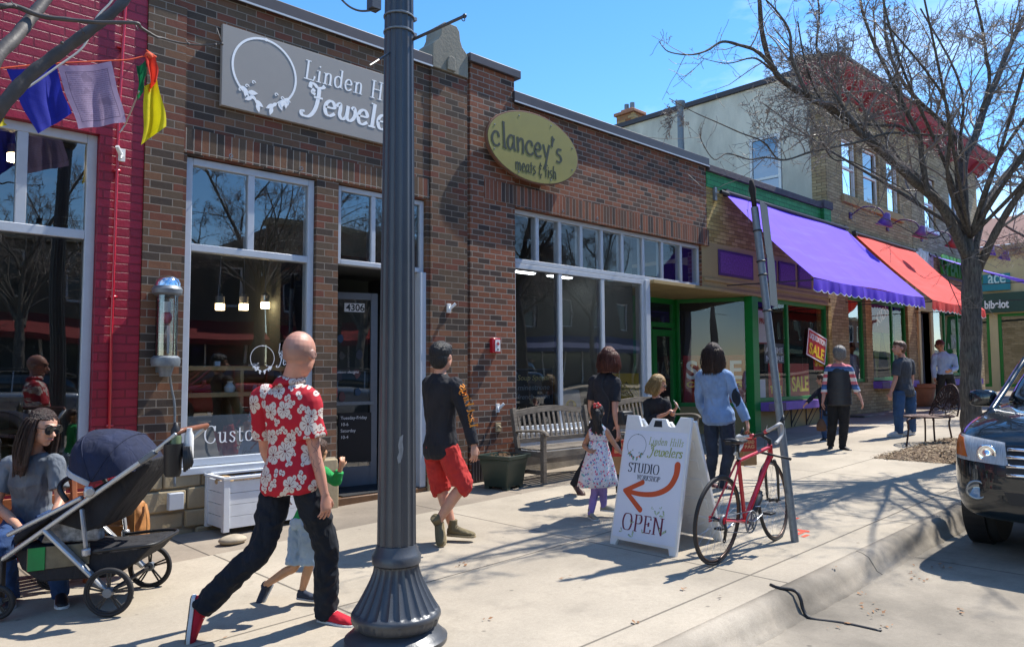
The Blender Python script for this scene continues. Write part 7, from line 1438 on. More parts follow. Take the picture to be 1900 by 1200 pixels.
def person(label, J, s=1.0, skin='fair', face=(1, 0, 0), fup=(0, 0, 1), top=None, bottom=None, shoes=None, hair=None, cat='person', vox=.007, group=None, hands=(1, 1), fem=0, handn=(None, None), curl=(.35, .35), kid=0, head=1.15, width=1.0, belly=0, legs_bare=False):
    """J: joints (world). top/bottom: dicts of clothing"""
    K = lambda k: Vector(J[k]); base = (K('anL')+K('anR'))/2; base.z = gz(base.x); T = thing('person', base, label, cat, group); sk = SK[skin]; F_ = Vector(face).normalized(); U = (Vector(fup)-F_*Vector(fup).dot(F_)).normalized(); Lt = F_.cross(U).normalized()
    C_ = K('hd'); hs = s*(head if not kid else kid); b = MB(); Mh = Matrix((Lt, F_, U)).transposed()
    b.ball(C_+U*.022*hs-F_*.008*hs, (.076*hs, .094*hs, .092*hs), 20, Mh); b.ball(C_-U*.04*hs+F_*.018*hs, (.060*hs, .070*hs, .070*hs), 18, Mh); b.ball(C_-U*.088*hs+F_*.055*hs, (.026*hs, .024*hs, .022*hs), 12, Mh); b.ball(C_-U*.022*hs+F_*.062*hs, (.052*hs, .03*hs, .045*hs), 12, Mh)
    b.tube([C_+U*.012*hs+F_*.084*hs, C_-U*.008*hs+F_*.096*hs, C_-U*.026*hs+F_*.112*hs, C_-U*.032*hs+F_*.092*hs], [.008*hs, .010*hs, .014*hs, .010*hs], 8); b.tube([C_+U*.03*hs+F_*.085*hs-Lt*.035*hs, C_+U*.034*hs+F_*.09*hs, C_+U*.03*hs+F_*.085*hs+Lt*.035*hs], .009*hs, 8)
    b.tube([C_-U*.058*hs+F_*.083*hs-Lt*.02*hs, C_-U*.057*hs+F_*.092*hs, C_-U*.058*hs+F_*.083*hs+Lt*.02*hs], .008*hs, 8)
    for q in (-1, 1):
        b.torus(C_-U*.004*hs-F_*.008*hs+Lt*q*.078*hs, F_*.9+Lt*q*.3, U, .018*hs, .007*hs, 14, 6); b.ball(C_-U*.006*hs-F_*.008*hs+Lt*q*.076*hs, (.01*hs, .016*hs, .024*hs), 10, Mh)
    nb = K('nk'); b.tube([nb-U*.03*s, lerp(nb, C_-U*.05*hs-F_*.018*hs, .5), C_-U*.04*hs-F_*.02*hs], [.066*s, (.054-.008*fem)*s, (.056-.008*fem)*s], 16)
    sL, sR, hL, hR = K('shL'), K('shR'), K('hiL'), K('hiR'); pc = (hL+hR)/2; sc_ = (sL+sR)/2; spine = (nb-pc); wS = (sL-sR); wH = (hL-hR); wS_ = wS.normalized(); wH_ = wH.normalized(); bx = (wS_+wH_).normalized(); dp = bx.cross(spine.normalized()).normalized()
    if dp.dot(F_) < 0: dp = -dp
    hw = wS.length/2
    def tors(inf, lo=-.02, flare=0):
        out = []
        for t, wd, dpt, fo in ((lo-.06, .13, .09, 0), (lo, .155+.012*fem, .105+.01*fem, -.005), (.10, .162+.012*fem, .11, -.002), (.26, .138-.012*fem, .092+belly*.5, .006+belly*.5), (.42, .136-.008*fem, .092+belly, .012+belly), (.60, .152-.01*fem, .102+.012*fem+belly*.4, .012+.012*fem), (.78, .172-.016*fem, .104, .004), (.90, .165-.014*fem, .085, -.004), (.98, .10, .062, -.006), (1.02, .065, .055, 0)):
            w_ = wH_.lerp(wS_, min(1, max(0, t))).normalized(); lw = wd*s*width; out.append((pc.lerp(nb, t)+dp*fo*s, w_*(lw+inf*(1 if t < .95 else .4)+flare*max(0, .35-t)), dp*(dpt*s+inf*(1 if t < .95 else .4)+flare*max(0, .35-t))))
        return out
    body_t = tors(0); b.limb(body_t, 20)
    for a, e, w_, sh in (('L', K('elL'), K('wrL'), sL), ('R', K('elR'), K('wrR'), sR)):
        chain(b, [sc_.lerp(sh, .55), sh, sh.lerp(e, .5), e, e.lerp(w_, .4), w_], [x*s for x in (.05, .055, .046, .037, .036, .024)], 14)
        i = 0 if a == 'L' else 1; dr = K('hn'+a)-w_; side = wS_*(1 if a == 'L' else -1); nr = Vector(handn[i]) if handn[i] else side
        ln = dr.normalized(); thumb = dp
        sg = 1 if ln.cross((nr-ln*nr.dot(ln)).normalized()).dot(thumb) > 0 else -1; handmesh(b, w_, dr, nr, s*(1 if not kid else .92), sg, curl[i])
    for a, h, k, an, to in (('L', hL, K('knL'), K('anL'), K('toL')), ('R', hR, K('knR'), K('anR'), K('toR'))):
        chain(b, [h+Vector((0, 0, .02))*s, h.lerp(k, .4), k, k.lerp(an, .35), an], [x*s for x in (.088+.006*fem, .078, .054, .054, .036)], 14)
    body = b.build('body', sk, T); remesh(body, vox, 2)
    # --- clothes
    if bottom:
        b = MB(); inf = bottom.get('inf', .012)*s; ln = bottom.get('len', 1.0); b.limb([(c, a+a.normalized()*inf, d+d.normalized()*inf) for c, a, d in [q for q in tors(0)][:3]], 20)
        for h, k, an in ((hL, K('knL'), K('anL')), (hR, K('knR'), K('anR'))):
            pts = [h+Vector((0, 0, .03))*s, h.lerp(k, .4), k, k.lerp(an, .4), an+(an-k).normalized()*.03*s]; r = [x*s+inf for x in (.080+.006*fem, .080, .058+.4*inf, .056, .040)]
            if 'cuff' in bottom: r[-1] = bottom['cuff']*s; r[-2] = max(r[-2], bottom['cuff']*s*1.02)
            if ln < 1: full = [pts[0], pts[1], k, k.lerp(an, max(.05, (ln-.5)*2))] if ln > .5 else [pts[0], h.lerp(k, .35), h.lerp(k, .7), h.lerp(k, .98)]; pts = full; r = [r[0], r[1], r[2]+.008*s, r[2]+bottom.get('open', .01)*s]
            chain(b, pts, r, 16)
        o = b.build(bottom.get('name', 'trousers'), bottom['mat'], T); remesh(o, max(vox, .007), 2); wrinkle(o, bottom.get('wr', .006)*s, bottom.get('wsc', 14)/s, 3, (1, 1, .9)); bot = o
    tp = None
    if top:
        b = MB(); inf = top.get('inf', .014)*s; sl = top.get('sleeve', 1.0); lo = top.get('lo', -.02); secs = tors(inf, lo, top.get('flare', 0))
        if top.get('vneck'): secs = secs[:-1]
        b.limb(secs, 22)
        for e, w_, sh in ((K('elL'), K('wrL'), sL), (K('elR'), K('wrR'), sR)):
            if sl <= 0: continue
            if sl <= .5: end = sh.lerp(e, min(1, sl*2)); pts = [sc_.lerp(sh, .6), sh, sh.lerp(end, .5), end]; r = [.055, .064-.012*fem, .06-.008*fem, .056-.004*fem+top.get('open', .004)]
            else: end = e.lerp(w_, (sl-.5)*2); pts = [sc_.lerp(sh, .6), sh, sh.lerp(e, .5), e, e.lerp(end, .5), end]; r = [.055, .062-.01*fem, .054-.006*fem, .046, .043, .036 if sl > .9 else .042]
            chain(b, pts, [x*s+inf*.6 for x in r], 16)
        if top.get('collar'): b.tube([nb-U*.0, nb+U*.035*s], [.074*s, .066*s], 18)
        o = b.build(top.get('name', 'shirt'), top['mat'], T); remesh(o, max(vox, .007), 2); wrinkle(o, top.get('wr', .005)*s, top.get('wsc', 12)/s, 8, (1, 1, .6)); tp = o
    if shoes:
        for a in 'LR':
            u = Vector(shoes.get('up'+a, (0, 0, 1))); shoe(T, K('an'+a), K('to'+a), u, s*shoes.get('s', 1), shoes['mat'], shoes['sole'], high=shoes.get('high', 0), mat2=shoes.get('laces'), rim=shoes.get('rim'))
    if hair:
        m = hair['mat']; kind = hair['kind']; b = MB(); g = hair.get('g', 1)
        b.ball(C_+U*.036*hs-F_*.020*hs, (.084*hs*g, .096*hs*g, .090*hs*g), 20, Mh); b.ball(C_-U*.01*hs-F_*.045*hs, (.078*hs*g, .062*hs*g, .085*hs*g), 18, Mh)
        if kind == 'short': b.ball(C_+U*.07*hs+F_*.03*hs, (.066*hs, .06*hs, .045*hs), 14, Mh)
        if kind in ('bob', 'long', 'shoulder'):
            L = {'bob': .11, 'shoulder': .17, 'long': .27}[kind]*hs
            for q in [i/8 for i in range(-8, 9)]:
                a = q*math.pi*.62; d0 = -F_*math.cos(a)+Lt*math.sin(a); p0 = C_+U*.06*hs-F_*.01*hs+d0*.066*hs; p1 = C_-U*.02*hs-F_*.012*hs+d0*.090*hs; p2 = C_-U*(.05*hs+L*.45)-F_*.012*hs+d0*(.094 if kind != 'long' else .10)*hs; p3 = C_-U*(.04*hs+L)-F_*.012*hs+d0*(.080 if kind == 'bob' else .088)*hs+Lt*.008*math.sin(q*20)
                b.tube(spline([p0, p1, p2, p3], 4), [.022*hs]*6+[.024*hs]*5+[.015*hs]*2, 8)
            sb = MB(); rs_ = random.Random(int(C_.x*1000))
            for q in [rs_.uniform(-1, 1) for _ in range(110)]:
                a = q*math.pi*.6; d0 = -F_*math.cos(a)+Lt*math.sin(a); e = rs_.uniform(1, 1.09); wv = rs_.uniform(-.012, .012)
                sb.tube(spline([C_+U*.095*hs*g-F_*.01*hs+d0*.03*hs, C_+U*.05*hs-F_*.012*hs+d0*.094*hs*e, C_-U*.02*hs-F_*.012*hs+d0*.115*hs*e, C_-U*(.05*hs+L*.45)-F_*.012*hs+d0*(.117*hs*e+wv), C_-U*(.05*hs+L*rs_.uniform(.9, 1.12))-F_*.012*hs+d0*(.10*hs-wv*1.5)+Lt*wv], 4), [.0025*hs]*16+[.0012*hs], 3, cap=False)
            sb.build('hair_strands', m, T, smooth=True, fix=False)
        if kind == 'pony':
            p0 = C_+U*.04*hs-F_*.105*hs; b.tube(spline([p0, p0-F_*.03*hs-U*.03*hs, p0-F_*.035*hs-U*.12*hs, p0-F_*.02*hs-U*.22*hs, p0-U*.31*hs+Lt*.02*hs], 4), [.022*hs, .03*hs, .034*hs, .036*hs, .038*hs, .038*hs, .038*hs, .036*hs, .036*hs, .034*hs, .034*hs, .03*hs, .028*hs, .026*hs, .022*hs, .018*hs, .01*hs], 12)
            for i in range(9):
                a = R(-70+17*i); q = p0-U*(.06+.02*(i % 4))*hs+Lt*.05*math.sin(a)*hs; b.tube(spline([p0, q-F_*.02*hs, q-U*.1*hs+Lt*.02*math.sin(a*3)*hs, q-U*.19*hs+Lt*.03*math.sin(a)*hs], 3), [.014*hs]*5+[.01*hs]*5, 6)
        if kind != 'bald':
            o = b.build('hair', m, T); remesh(o, max(.005, vox*.8), 1); wrinkle(o, .0032*hs, 75/hs, 5, (1, 1, .12))
            if kind in ('bob', 'long', 'shoulder'):   # keep the face clear
                me = o.data; cl = wloc(o); 
                for v in me.vertices:
                    p = v.co+cl-C_; f = p.dot(F_); l_ = abs(p.dot(Lt)); z = p.dot(U)
                    if f > .03*hs and l_ < .085*hs and z < .062*hs: v.co -= F_*(f-.03*hs)*.9
                me.update()
    ey = plain('dark eye', (.02, .015, .012), .2); b = MB()
    for q in (-1, 1): b.ball(C_+U*.012*hs+F_*.079*hs+Lt*q*.031*hs, (.012*hs, .010*hs, .007*hs), 10, Mh)
    b.build('eyes', ey, T); b = MB()
    for q in (-1, 1): b.tube([C_+U*.036*hs+F_*.090*hs+Lt*q*.014*hs, C_+U*.042*hs+F_*.088*hs+Lt*q*.032*hs, C_+U*.034*hs+F_*.076*hs+Lt*q*.05*hs], .0035*hs, 5)
    b.build('eyebrows', hair['mat'] if hair else plain('brown brow', hexc('4a3626'), .8), T)
    b = MB(); b.tube([C_-U*.058*hs+F_*.090*hs-Lt*.021*hs, C_-U*.057*hs+F_*.1*hs, C_-U*.058*hs+F_*.090*hs+Lt*.021*hs], [.003*hs, .005*hs, .003*hs], 6); b.build('lips', plain('lips', hexc('a5625a'), .5), T)
    return T, dict(C=C_, F=F_, U=U, L=Lt, dp=dp, bx=bx, s=s, hs=hs, top=tp, body=body)
def sunglasses(T, h, col_='black', name='sunglasses', r=.026):
    b = MB(); C_, F_, U, L, hs = h['C'], h['F'], h['U'], h['L'], h['hs']
    m = plain('dark lens', (.012, .012, .014), .06); Mx = Matrix((L, U, F_)).transposed()
    for q in (-1, 1): b.lathe([(0, 0), (r*hs, 0), (r*hs*.97, .005*hs), (0, .007*hs)], C_+U*.010*hs+F_*.098*hs+L*q*.033*hs, 16, Mx)
    o = b.build('lens', m, T, smooth=True, auto=40); b = MB()
    for q in (-1, 1):
        b.torus(C_+U*.010*hs+F_*.100*hs+L*q*.033*hs, L, U, r*hs, .0028*hs, 20, 6); b.tube([C_+U*.018*hs+F_*.098*hs+L*q*.058*hs, C_+U*.016*hs+F_*.08*hs+L*q*.078*hs, C_+U*.008*hs-F_*.012*hs+L*q*.084*hs], .0028*hs, 6)
    b.tube([C_+U*.018*hs+F_*.102*hs-L*.01*hs, C_+U*.018*hs+F_*.102*hs+L*.01*hs], .003*hs, 6); b.build('frame', _cache[col_] if col_ in _cache else M['black'], o); return o
def joints(t0, **k):
    """photo joints (px, py, depth offset) about the depth t0"""
    return {n: dep(v[0], v[1], t0+(v[2] if len(v) > 2 else 0)) for n, v in k.items()}
def tof(px, py): return (onG(px, py)-CAM).dot(_f)
jean = lambda n, c: fabric(n, hexc(c), None, 1200, .92, .3)
# hibiscus shirt cloth, worked out round the torso
def hibiscus():
    t = NT('red hibiscus shirt cotton'); x, y, z = t.sep(t.obj())[:3]
    uv = t.comb(t.math('ADD', x, t.math('MULTIPLY', y, -.75)), z); red = hexc('b01228'); wht = hexc('cfc4bb'); dk = hexc('6d1520')
    nn = t.n('ShaderNodeTexNoise'); t.l(uv, nn.inputs[0]); nn.inputs['Scale'].default_value = 9
    d2 = t.n('ShaderNodeVectorMath', operation='SUBTRACT'); t.l(nn.outputs['Color'], d2.inputs[0]); d2.inputs[1].default_value = (.5, .5, .5); d3 = t.n('ShaderNodeVectorMath', operation='SCALE'); t.l(d2.outputs[0], d3.inputs[0]); d3.inputs['Scale'].default_value = .02; d4 = t.n('ShaderNodeVectorMath', operation='ADD'); t.l(uv, d4.inputs[0]); t.l(d3.outputs[0], d4.inputs[1]); uv = d4.outputs[0]
    def layer(scale, off, rad, petals, col, depth=.35):
        q = t.n('ShaderNodeTexVoronoi', feature='F1', voronoi_dimensions='2D'); mp = t.map(uv, (1, 1, 1), off); t.l(mp, q.inputs['Vector']); q.inputs['Scale'].default_value = scale; q.inputs['Randomness'].default_value = .75
        dv = t.n('ShaderNodeVectorMath', operation='SUBTRACT'); t.l(mp, dv.inputs[0]); t.l(q.outputs['Position'], dv.inputs[1]); a, b_, c_ = t.sep(dv.outputs[0])[:3]
        ang = t.math('ARCTAN2', b_, a); rc, gc, bc = t.sep(q.outputs['Color'])[:3] if False else (None, None, None)
        sc = t.n('ShaderNodeSeparateColor'); t.l(q.outputs['Color'], sc.inputs[0]); rot = t.math('MULTIPLY', sc.outputs[0], 6.28)
        r = t.math('SQRT', t.math('ADD', t.math('MULTIPLY', a, a), t.math('MULTIPLY', b_, b_))); pet = t.math('ABSOLUTE', t.math('COSINE', t.math('MULTIPLY', t.math('ADD', ang, rot), petals/2)))
        edge = t.math('MULTIPLY', t.math('MULTIPLY_ADD', t.math('POWER', pet, .55), depth, 1-depth), t.math('MULTIPLY_ADD', sc.outputs[1], rad*.35, rad*.8)); m = t.math('LESS_THAN', r, edge)
        vein = t.math('MULTIPLY', t.math('GREATER_THAN', pet, .985), t.math('LESS_THAN', r, t.math('MULTIPLY', edge, .62))); cen = t.math('LESS_THAN', r, rad*.14); gap = t.math('MULTIPLY', t.math('LESS_THAN', pet, .13), t.math('GREATER_THAN', r, rad*.12)); return m, t.math('MAXIMUM', t.math('MAXIMUM', vein, cen), gap)
    c = red
    for sc_, off, rad, pt, dpth in ((9, (.3, .7, 0), .030, 2, .85), (8.5, (.9, .2, 0), .027, 3, .8), (6.9, (0, 0, 0), .057, 5, .38)):
        m, v = layer(sc_, off, rad, pt, wht, dpth); c = t.mix(m, c, wht); c = t.mix(t.math('MULTIPLY', m, v), c, dk)
    f = t.noise(t.obj(), 300, 2); t.fin(c, .85, t.bump(f, .001, .5)); return t.m
def dressprint():
    t = NT('unicorn print cotton'); x, y, z = t.sep(t.obj())[:3]; uv = t.comb(t.math('ADD', x, t.math('MULTIPLY', y, -.75)), z); c = hexc('d8d6dc')
    for sc_, off, rad, cc in ((17, (0, 0, 0), .021, 'd96a86'), (15, (.3, .4, 0), .020, '6fb3bd'), (16, (.7, .1, 0), .018, '7d6bb0'), (21, (.2, .8, 0), .013, 'e4e2e8'), (24, (.5, .5, 0), .007, '8a4a70'), (26, (.1, .3, 0), .007, 'e0a08a')):
        q = t.n('ShaderNodeTexVoronoi', feature='F1', voronoi_dimensions='2D'); t.l(t.map(uv, (1, 1, 1), off), q.inputs['Vector']); q.inputs['Scale'].default_value = sc_
        nn = t.noise(uv, 90, 2); m = t.math('LESS_THAN', t.math('DIVIDE', q.outputs['Distance'], sc_), t.math('MULTIPLY', nn, rad)); c = t.mix(m, c, hexc(cc))
    return t.fin(c, .85)
whs = plain('white rubber sole', hexc('d0d0ce'), .6); brs = plain('brown rubber sole', hexc('5a4a3c'), .8)
# --- striding man
J = joints(4.66, hd=(556, 657, .0), nk=(536, 712, .0), shL=(490, 738, .16), shR=(570, 742, -.08), elL=(492, 832, .28), elR=(584, 838, -.10), wrL=(520, 900, .36), wrR=(603, 918, -.12), hnL=(530, 960, .36), hnR=(606, 968, -.13), hiL=(520, 892, .07), hiR=(566, 892, -.06), knL=(484, 1016, -.06), knR=(604, 1010, .04), anL=(380, 1122, -.13), anR=(606, 1132, .12), toL=(372, 1206, -.18), toR=(660, 1150, .02))
T, h = person('bald man in red floral shirt and dark jeans striding past the lamp post', J, 1.0, 'pink', (.84, .52, -.12), (.1, .05, 1), vox=.0058, width=1.08, belly=.012, head=1.24,
  top=dict(mat=hibiscus(), sleeve=.36, inf=.03, lo=-.045, flare=.07, wr=.007, wsc=9, collar=1, open=.014), bottom=dict(mat=jean('dark blue denim', '0e1520'), inf=.011, cuff=.070, wr=.011, wsc=13), shoes=dict(mat=fabric('red canvas', hexc('b4182c')), sole=brs, rim=whs, laces=whs, upL=tuple(dep(372, 1160, 4.5)-dep(345, 1160, 4.485)), s=1.08))
sm = SK['pink'].copy(); sm.name = 'fair skin with shaved stubble'; h['body'].data.materials[0] = sm; nt_ = sm.node_tree; bs = [n for n in nt_.nodes if n.type == 'BSDF_PRINCIPLED'][0]; src = bs.inputs['Base Color'].links[0].from_socket
def nn_(op, a, b_, cl=False):
    q = nt_.nodes.new('ShaderNodeMath'); q.operation = op; q.use_clamp = cl
    for i, v in enumerate((a, b_)):
        if isinstance(v, (int, float)): q.inputs[i].default_value = v
        else: nt_.links.new(v, q.inputs[i])
    return q.outputs[0]
tc_ = nt_.nodes.new('ShaderNodeTexCoord'); lc = h['C']-wloc(h['body']); vs_ = nt_.nodes.new('ShaderNodeVectorMath'); vs_.operation = 'SUBTRACT'; nt_.links.new(tc_.outputs['Object'], vs_.inputs[0]); vs_.inputs[1].default_value = lc
def dot_(v):
    q = nt_.nodes.new('ShaderNodeVectorMath'); q.operation = 'DOT_PRODUCT'; nt_.links.new(vs_.outputs[0], q.inputs[0]); q.inputs[1].default_value = v; return q.outputs['Value']
f1 = nn_('MULTIPLY', nn_('SUBTRACT', .035, dot_(h['F'])), 30, True); u_ = dot_(h['U']); f2 = nn_('MULTIPLY', nn_('SUBTRACT', .062, u_), 28, True); f3 = nn_('MULTIPLY', nn_('ADD', u_, .068), 45, True)
mk = nn_('MULTIPLY', nn_('MULTIPLY', f1, nn_('MULTIPLY', f2, f3)), .5); mxx = nt_.nodes.new('ShaderNodeMix'); mxx.data_type = 'RGBA'; nt_.links.new(mk, mxx.inputs[0]); nt_.links.new(src, mxx.inputs[6]); mxx.inputs[7].default_value = (.16, .12, .105, 1); nt_.links.new(mxx.outputs[2], bs.inputs['Base Color'])
b = MB(); C_, F_, U, L_, hs = h['C'], h['F'], h['U'], h['L'], h['hs']
b = MB()
for q in (-1, 1): b.torus(C_+U*.008+F_*.100+L_*q*.033, L_, U, .024, .0028, 20, 6); b.tube([C_+U*.016+F_*.098+L_*q*.056, C_+U*.014+F_*.07+L_*q*.082, C_+U*.006-F_*.02+L_*q*.088], .0032, 6)
b.build('eyeglasses', M['black'], T)
b = MB(); cl_ = []   # shirt collar folded over the neck
for i in range(25):
    a = 2*math.pi*i/24; d = (h['bx']*math.cos(a)+h['dp']*math.sin(a)); nb = Vector(J['nk']); cl_.append([nb+U*.045+d*.066, nb+U*.052+d*.070, nb+U*.03+d*.088, nb-U*.002+d*.104, nb-U*.0+d*.100, nb+U*.025+d*.080])
b.loft(cl_, cap=False); b.build('collar', h['top'].data.materials[0], T, smooth=True)
bvb = None
b = MB(); nbv = BVHTree.FromPolygons([v.co+wloc(h['body']) for v in h['body'].data.vertices], [tuple(p.vertices) for p in h['body'].data.polygons]); 
def tattoo(px0, py0, pts, w_):
    P = []
    for x, y in pts:
        r = ray(px0+x, py0+y).normalized(); q = nbv.ray_cast(CAM, r); 
        if q[0]: P.append((q[0]+q[1]*.0012, q[1]))
    for i in range(len(P)-1):
        (p, n_), (q, m_) = P[i], P[i+1]; d = (q-p); l_ = d.cross(n_).normalized()*w_; b.add([p-l_, p+l_, q+l_, q-l_], [(0, 1, 2, 3)])
for k in range(7): x0 = 566+3.4*k; y0 = 792+(k*37) % 90; tattoo(x0, y0, [(0, 0), (3, 5), (2, 11), (5, 16), (9, 18), (8, 24), (4, 27)], .0011)
b.build('tattoo', plain('faded tattoo ink', hexc('5a4650'), .6), T, fix=False)
# --- child in green
t0 = tof(556, 1116)-.02
J = joints(t0, hd=(590, 838, 0), nk=(588, 866), shL=(572, 876, .10), shR=(600, 876, -.05), elL=(560, 915, .15), elR=(624, 893, -.08), wrL=(560, 950, .14), wrR=(632, 868, -.10), hnL=(560, 975, .14), hnR=(637, 848, -.10), hiL=(556, 972, .05), hiR=(572, 972, -.04), knL=(548, 1048, .0), knR=(574, 1045, -.02), anL=(492, 1085, .06), anR=(560, 1097, .0), toL=(476, 1128, .02), toR=(584, 1112, -.04))
person('small child in green top and pale shorts half hidden behind the striding man', J, .60, 'olive', (.8, .5, -.1), vox=.0058, kid=1.28, top=dict(mat=fabric('bright green jersey', hexc('1d9a4c')), sleeve=.88, inf=.012, lo=-.0), bottom=dict(mat=fabric('pale blue cotton', hexc('9fb4c4')), name='shorts', len=.42, inf=.03, open=.02, wr=.01), shoes=dict(mat=fabric('navy canvas', hexc('2a3242')), sole=plain('grey rubber sole', hexc('8b9096'), .7), s=1.12, upL=(-.75, -.2, .5)), hair=dict(kind='short', mat=hairmat('brown hair', hexc('4a3222'))), curl=(.3, .5))
# --- man in black long sleeves and red shorts
t0 = tof(830, 1005)
J = joints(t0, hd=(820, 662), nk=(816, 695), shL=(797, 712, .17), shR=(846, 716, -.10), elL=(800, 775, .26), elR=(866, 776, -.16), wrL=(815, 815, .34), wrR=(879, 826, -.2), hnL=(822, 845, .34), hnR=(881, 852, -.22), hiL=(806, 836, .08), hiR=(830, 836, -.05), knL=(818, 905, .10), knR=(858, 897, -.06), anL=(840, 978, .05), anR=(812, 968, -.06), toL=(866, 1000, .0), toR=(826, 1010, -.06))
T, h = person('dark haired man in black long sleeves and red shorts walking right of the lamp post', J, .985, 'fair', (.93, .25, .02), vox=.0062, width=.98, top=dict(mat=fabric('black jersey', (.012, .013, .018), (.02, .02, .026)), sleeve=.98, inf=.02, lo=-.03, flare=.03, wr=.005), bottom=dict(mat=fabric('faded red twill', hexc('b8302c')), name='shorts', len=.56, inf=.02, open=.0, wr=.008, wsc=16), shoes=dict(mat=fabric('khaki suede', hexc('6d6248')), sole=plain('tan sole', hexc('9a8a6a'), .8), s=1.03, high=.05, upR=(-.62, -.25, .65), laces=brs), hair=dict(kind='short', mat=hairmat('black hair', (.012, .011, .012)), g=1.02))
sv = h['top']; sbv = BVHTree.FromPolygons([v.co+wloc(sv) for v in sv.data.vertices], [tuple(p.vertices) for p in sv.data.polygons]); b = MB()
BLK = {'L': (.42, ".12,1 .12,.08 .02,0;.02,.1 .4,.0 .42,.2;.0,.94 .24,.94"), 'a': (.38, ".02,.5 .2,.62 .3,.5 .3,.05 .4,.0;.3,.32 .06,.24 .06,.08 .16,0 .3,.1"), 's': (.34, ".3,.52 .14,.62 .04,.46 .3,.2 .16,0 .0,.12"), 't': (.26, ".12,.86 .12,.1 .24,.0;.0,.6 .26,.6"), 'k': (.4, ".1,1.0 .1,.0;.1,.3 .3,.56;.16,.34 .38,.0"), 'i': (.2, ".1,.6 .1,.0;.06,.84 .14,.84"), 'n': (.38, ".06,.62 .06,.0;.06,.46 .2,.62 .32,.46 .32,.0"), 'g': (.38, ".3,.6 .12,.6 .04,.4 .12,.06 .3,.1;.32,.62 .32,-.1 .2,-.3 .04,-.22"), ' ': (.22, "")}
A0 = Vector((852, 778)); A1 = Vector((872, 790)); path = [(872, 793), (868, 770), (862, 745), (854, 722), (848, 712)]
PP = spline([(x, y, 0) for x, y in path], 8); LN = [0]
for i in range(1, len(PP)): LN.append(LN[-1]+(PP[i]-PP[i-1]).length)
def along(u):
    u = max(0, min(LN[-1]-.01, u)); i = max(k for k in range(len(LN)-1) if LN[k] <= u); q = (u-LN[i])/(LN[i+1]-LN[i]); return PP[i].lerp(PP[i+1], q), (PP[i+1]-PP[i]).normalized()
def sleevefn(u, v, hh):
    p, d = along(u); q = p+Vector((d.y, -d.x, 0))*(-v); r = ray(q.x, q.y).normalized(); k = sbv.ray_cast(CAM, r); return (k[0]+k[1]*(hh+.001)) if k[0] else dep(q.x, q.y, t0-.2)
write(b, 'Last kings', (0, 0, 0), (1, 0, 0), (0, 1, 0), 15.5, .17, .5, 0, BLK, th=.0015, fn=sleevefn, wfit=80, sp=.03); b.build('sleeve_lettering', plain('orange print', hexc('e08a24'), .7), T, fix=False)
# --- standing woman in black with auburn bob
t0 = tof(1110, 918)
J = joints(t0, hd=(1129, 664), nk=(1124, 693), shL=(1101, 706, .12), shR=(1143, 708, -.08), elL=(1096, 756, .18), elR=(1141, 762, -.14), wrL=(1105, 790, .3), wrR=(1147, 797, -.14), hnL=(1110, 812, .3), hnR=(1148, 815, -.15), hiL=(1107, 792, .08), hiR=(1136, 792, -.04), knL=(1094, 850, .1), knR=(1146, 850, -.02), anL=(1066, 897, .12), anR=(1150, 903, -.0), toL=(1080, 918, .05), toR=(1170, 908, -.1))
T, h = person('woman in black tee with auburn bob carrying a shopping bag by the bench', J, .95, 'pink', (.75, .6, -.05), fem=1, vox=.0068, top=dict(mat=fabric('black tee jersey', (.012, .013, .02), (.022, .022, .03)), sleeve=.34, inf=.014, lo=-.03, flare=.02), bottom=dict(mat=fabric('black denim', (.012, .012, .014)), inf=.008), shoes=dict(mat=plain('brown leather', hexc('4a2c22'), .5, 0, .2), sole=brs, s=.95, upL=(-.6, -.2, .6)), hair=dict(kind='bob', mat=hairmat('auburn hair', hexc('5a2c1c'))))
b = MB(); nb = Vector(J['nk']); b.tube(spline([nb+h['bx']*-.04+h['dp']*-.06, nb-Vector((0, 0, .14))-h['dp']*.145+h['bx']*-.03, nb-Vector((0, 0, .32))-h['dp']*.13+h['bx']*-.12, (J['hiR']+nb*.0)+h['bx']*-.0+Vector((0, 0, .05))-h['dp']*.12], 5), .007, 5); b.build('bag_strap', M['black'], T)
T2 = thing('shoulder_bag', J['hiR'], 'small black shoulder bag at the hip of the auburn haired woman', 'bag'); q = dep(1160, 775, t0-.12); b = MB(); b.cbox(q, (.2, .1, .16)); b.build('pouch', M['black'], T2, bevel=.02); b = MB(); b.cbox(q+Vector((-.02, -.055, .02)), (.14, .01, .05)); b.build('flap', M['black'], T2, bevel=.004)
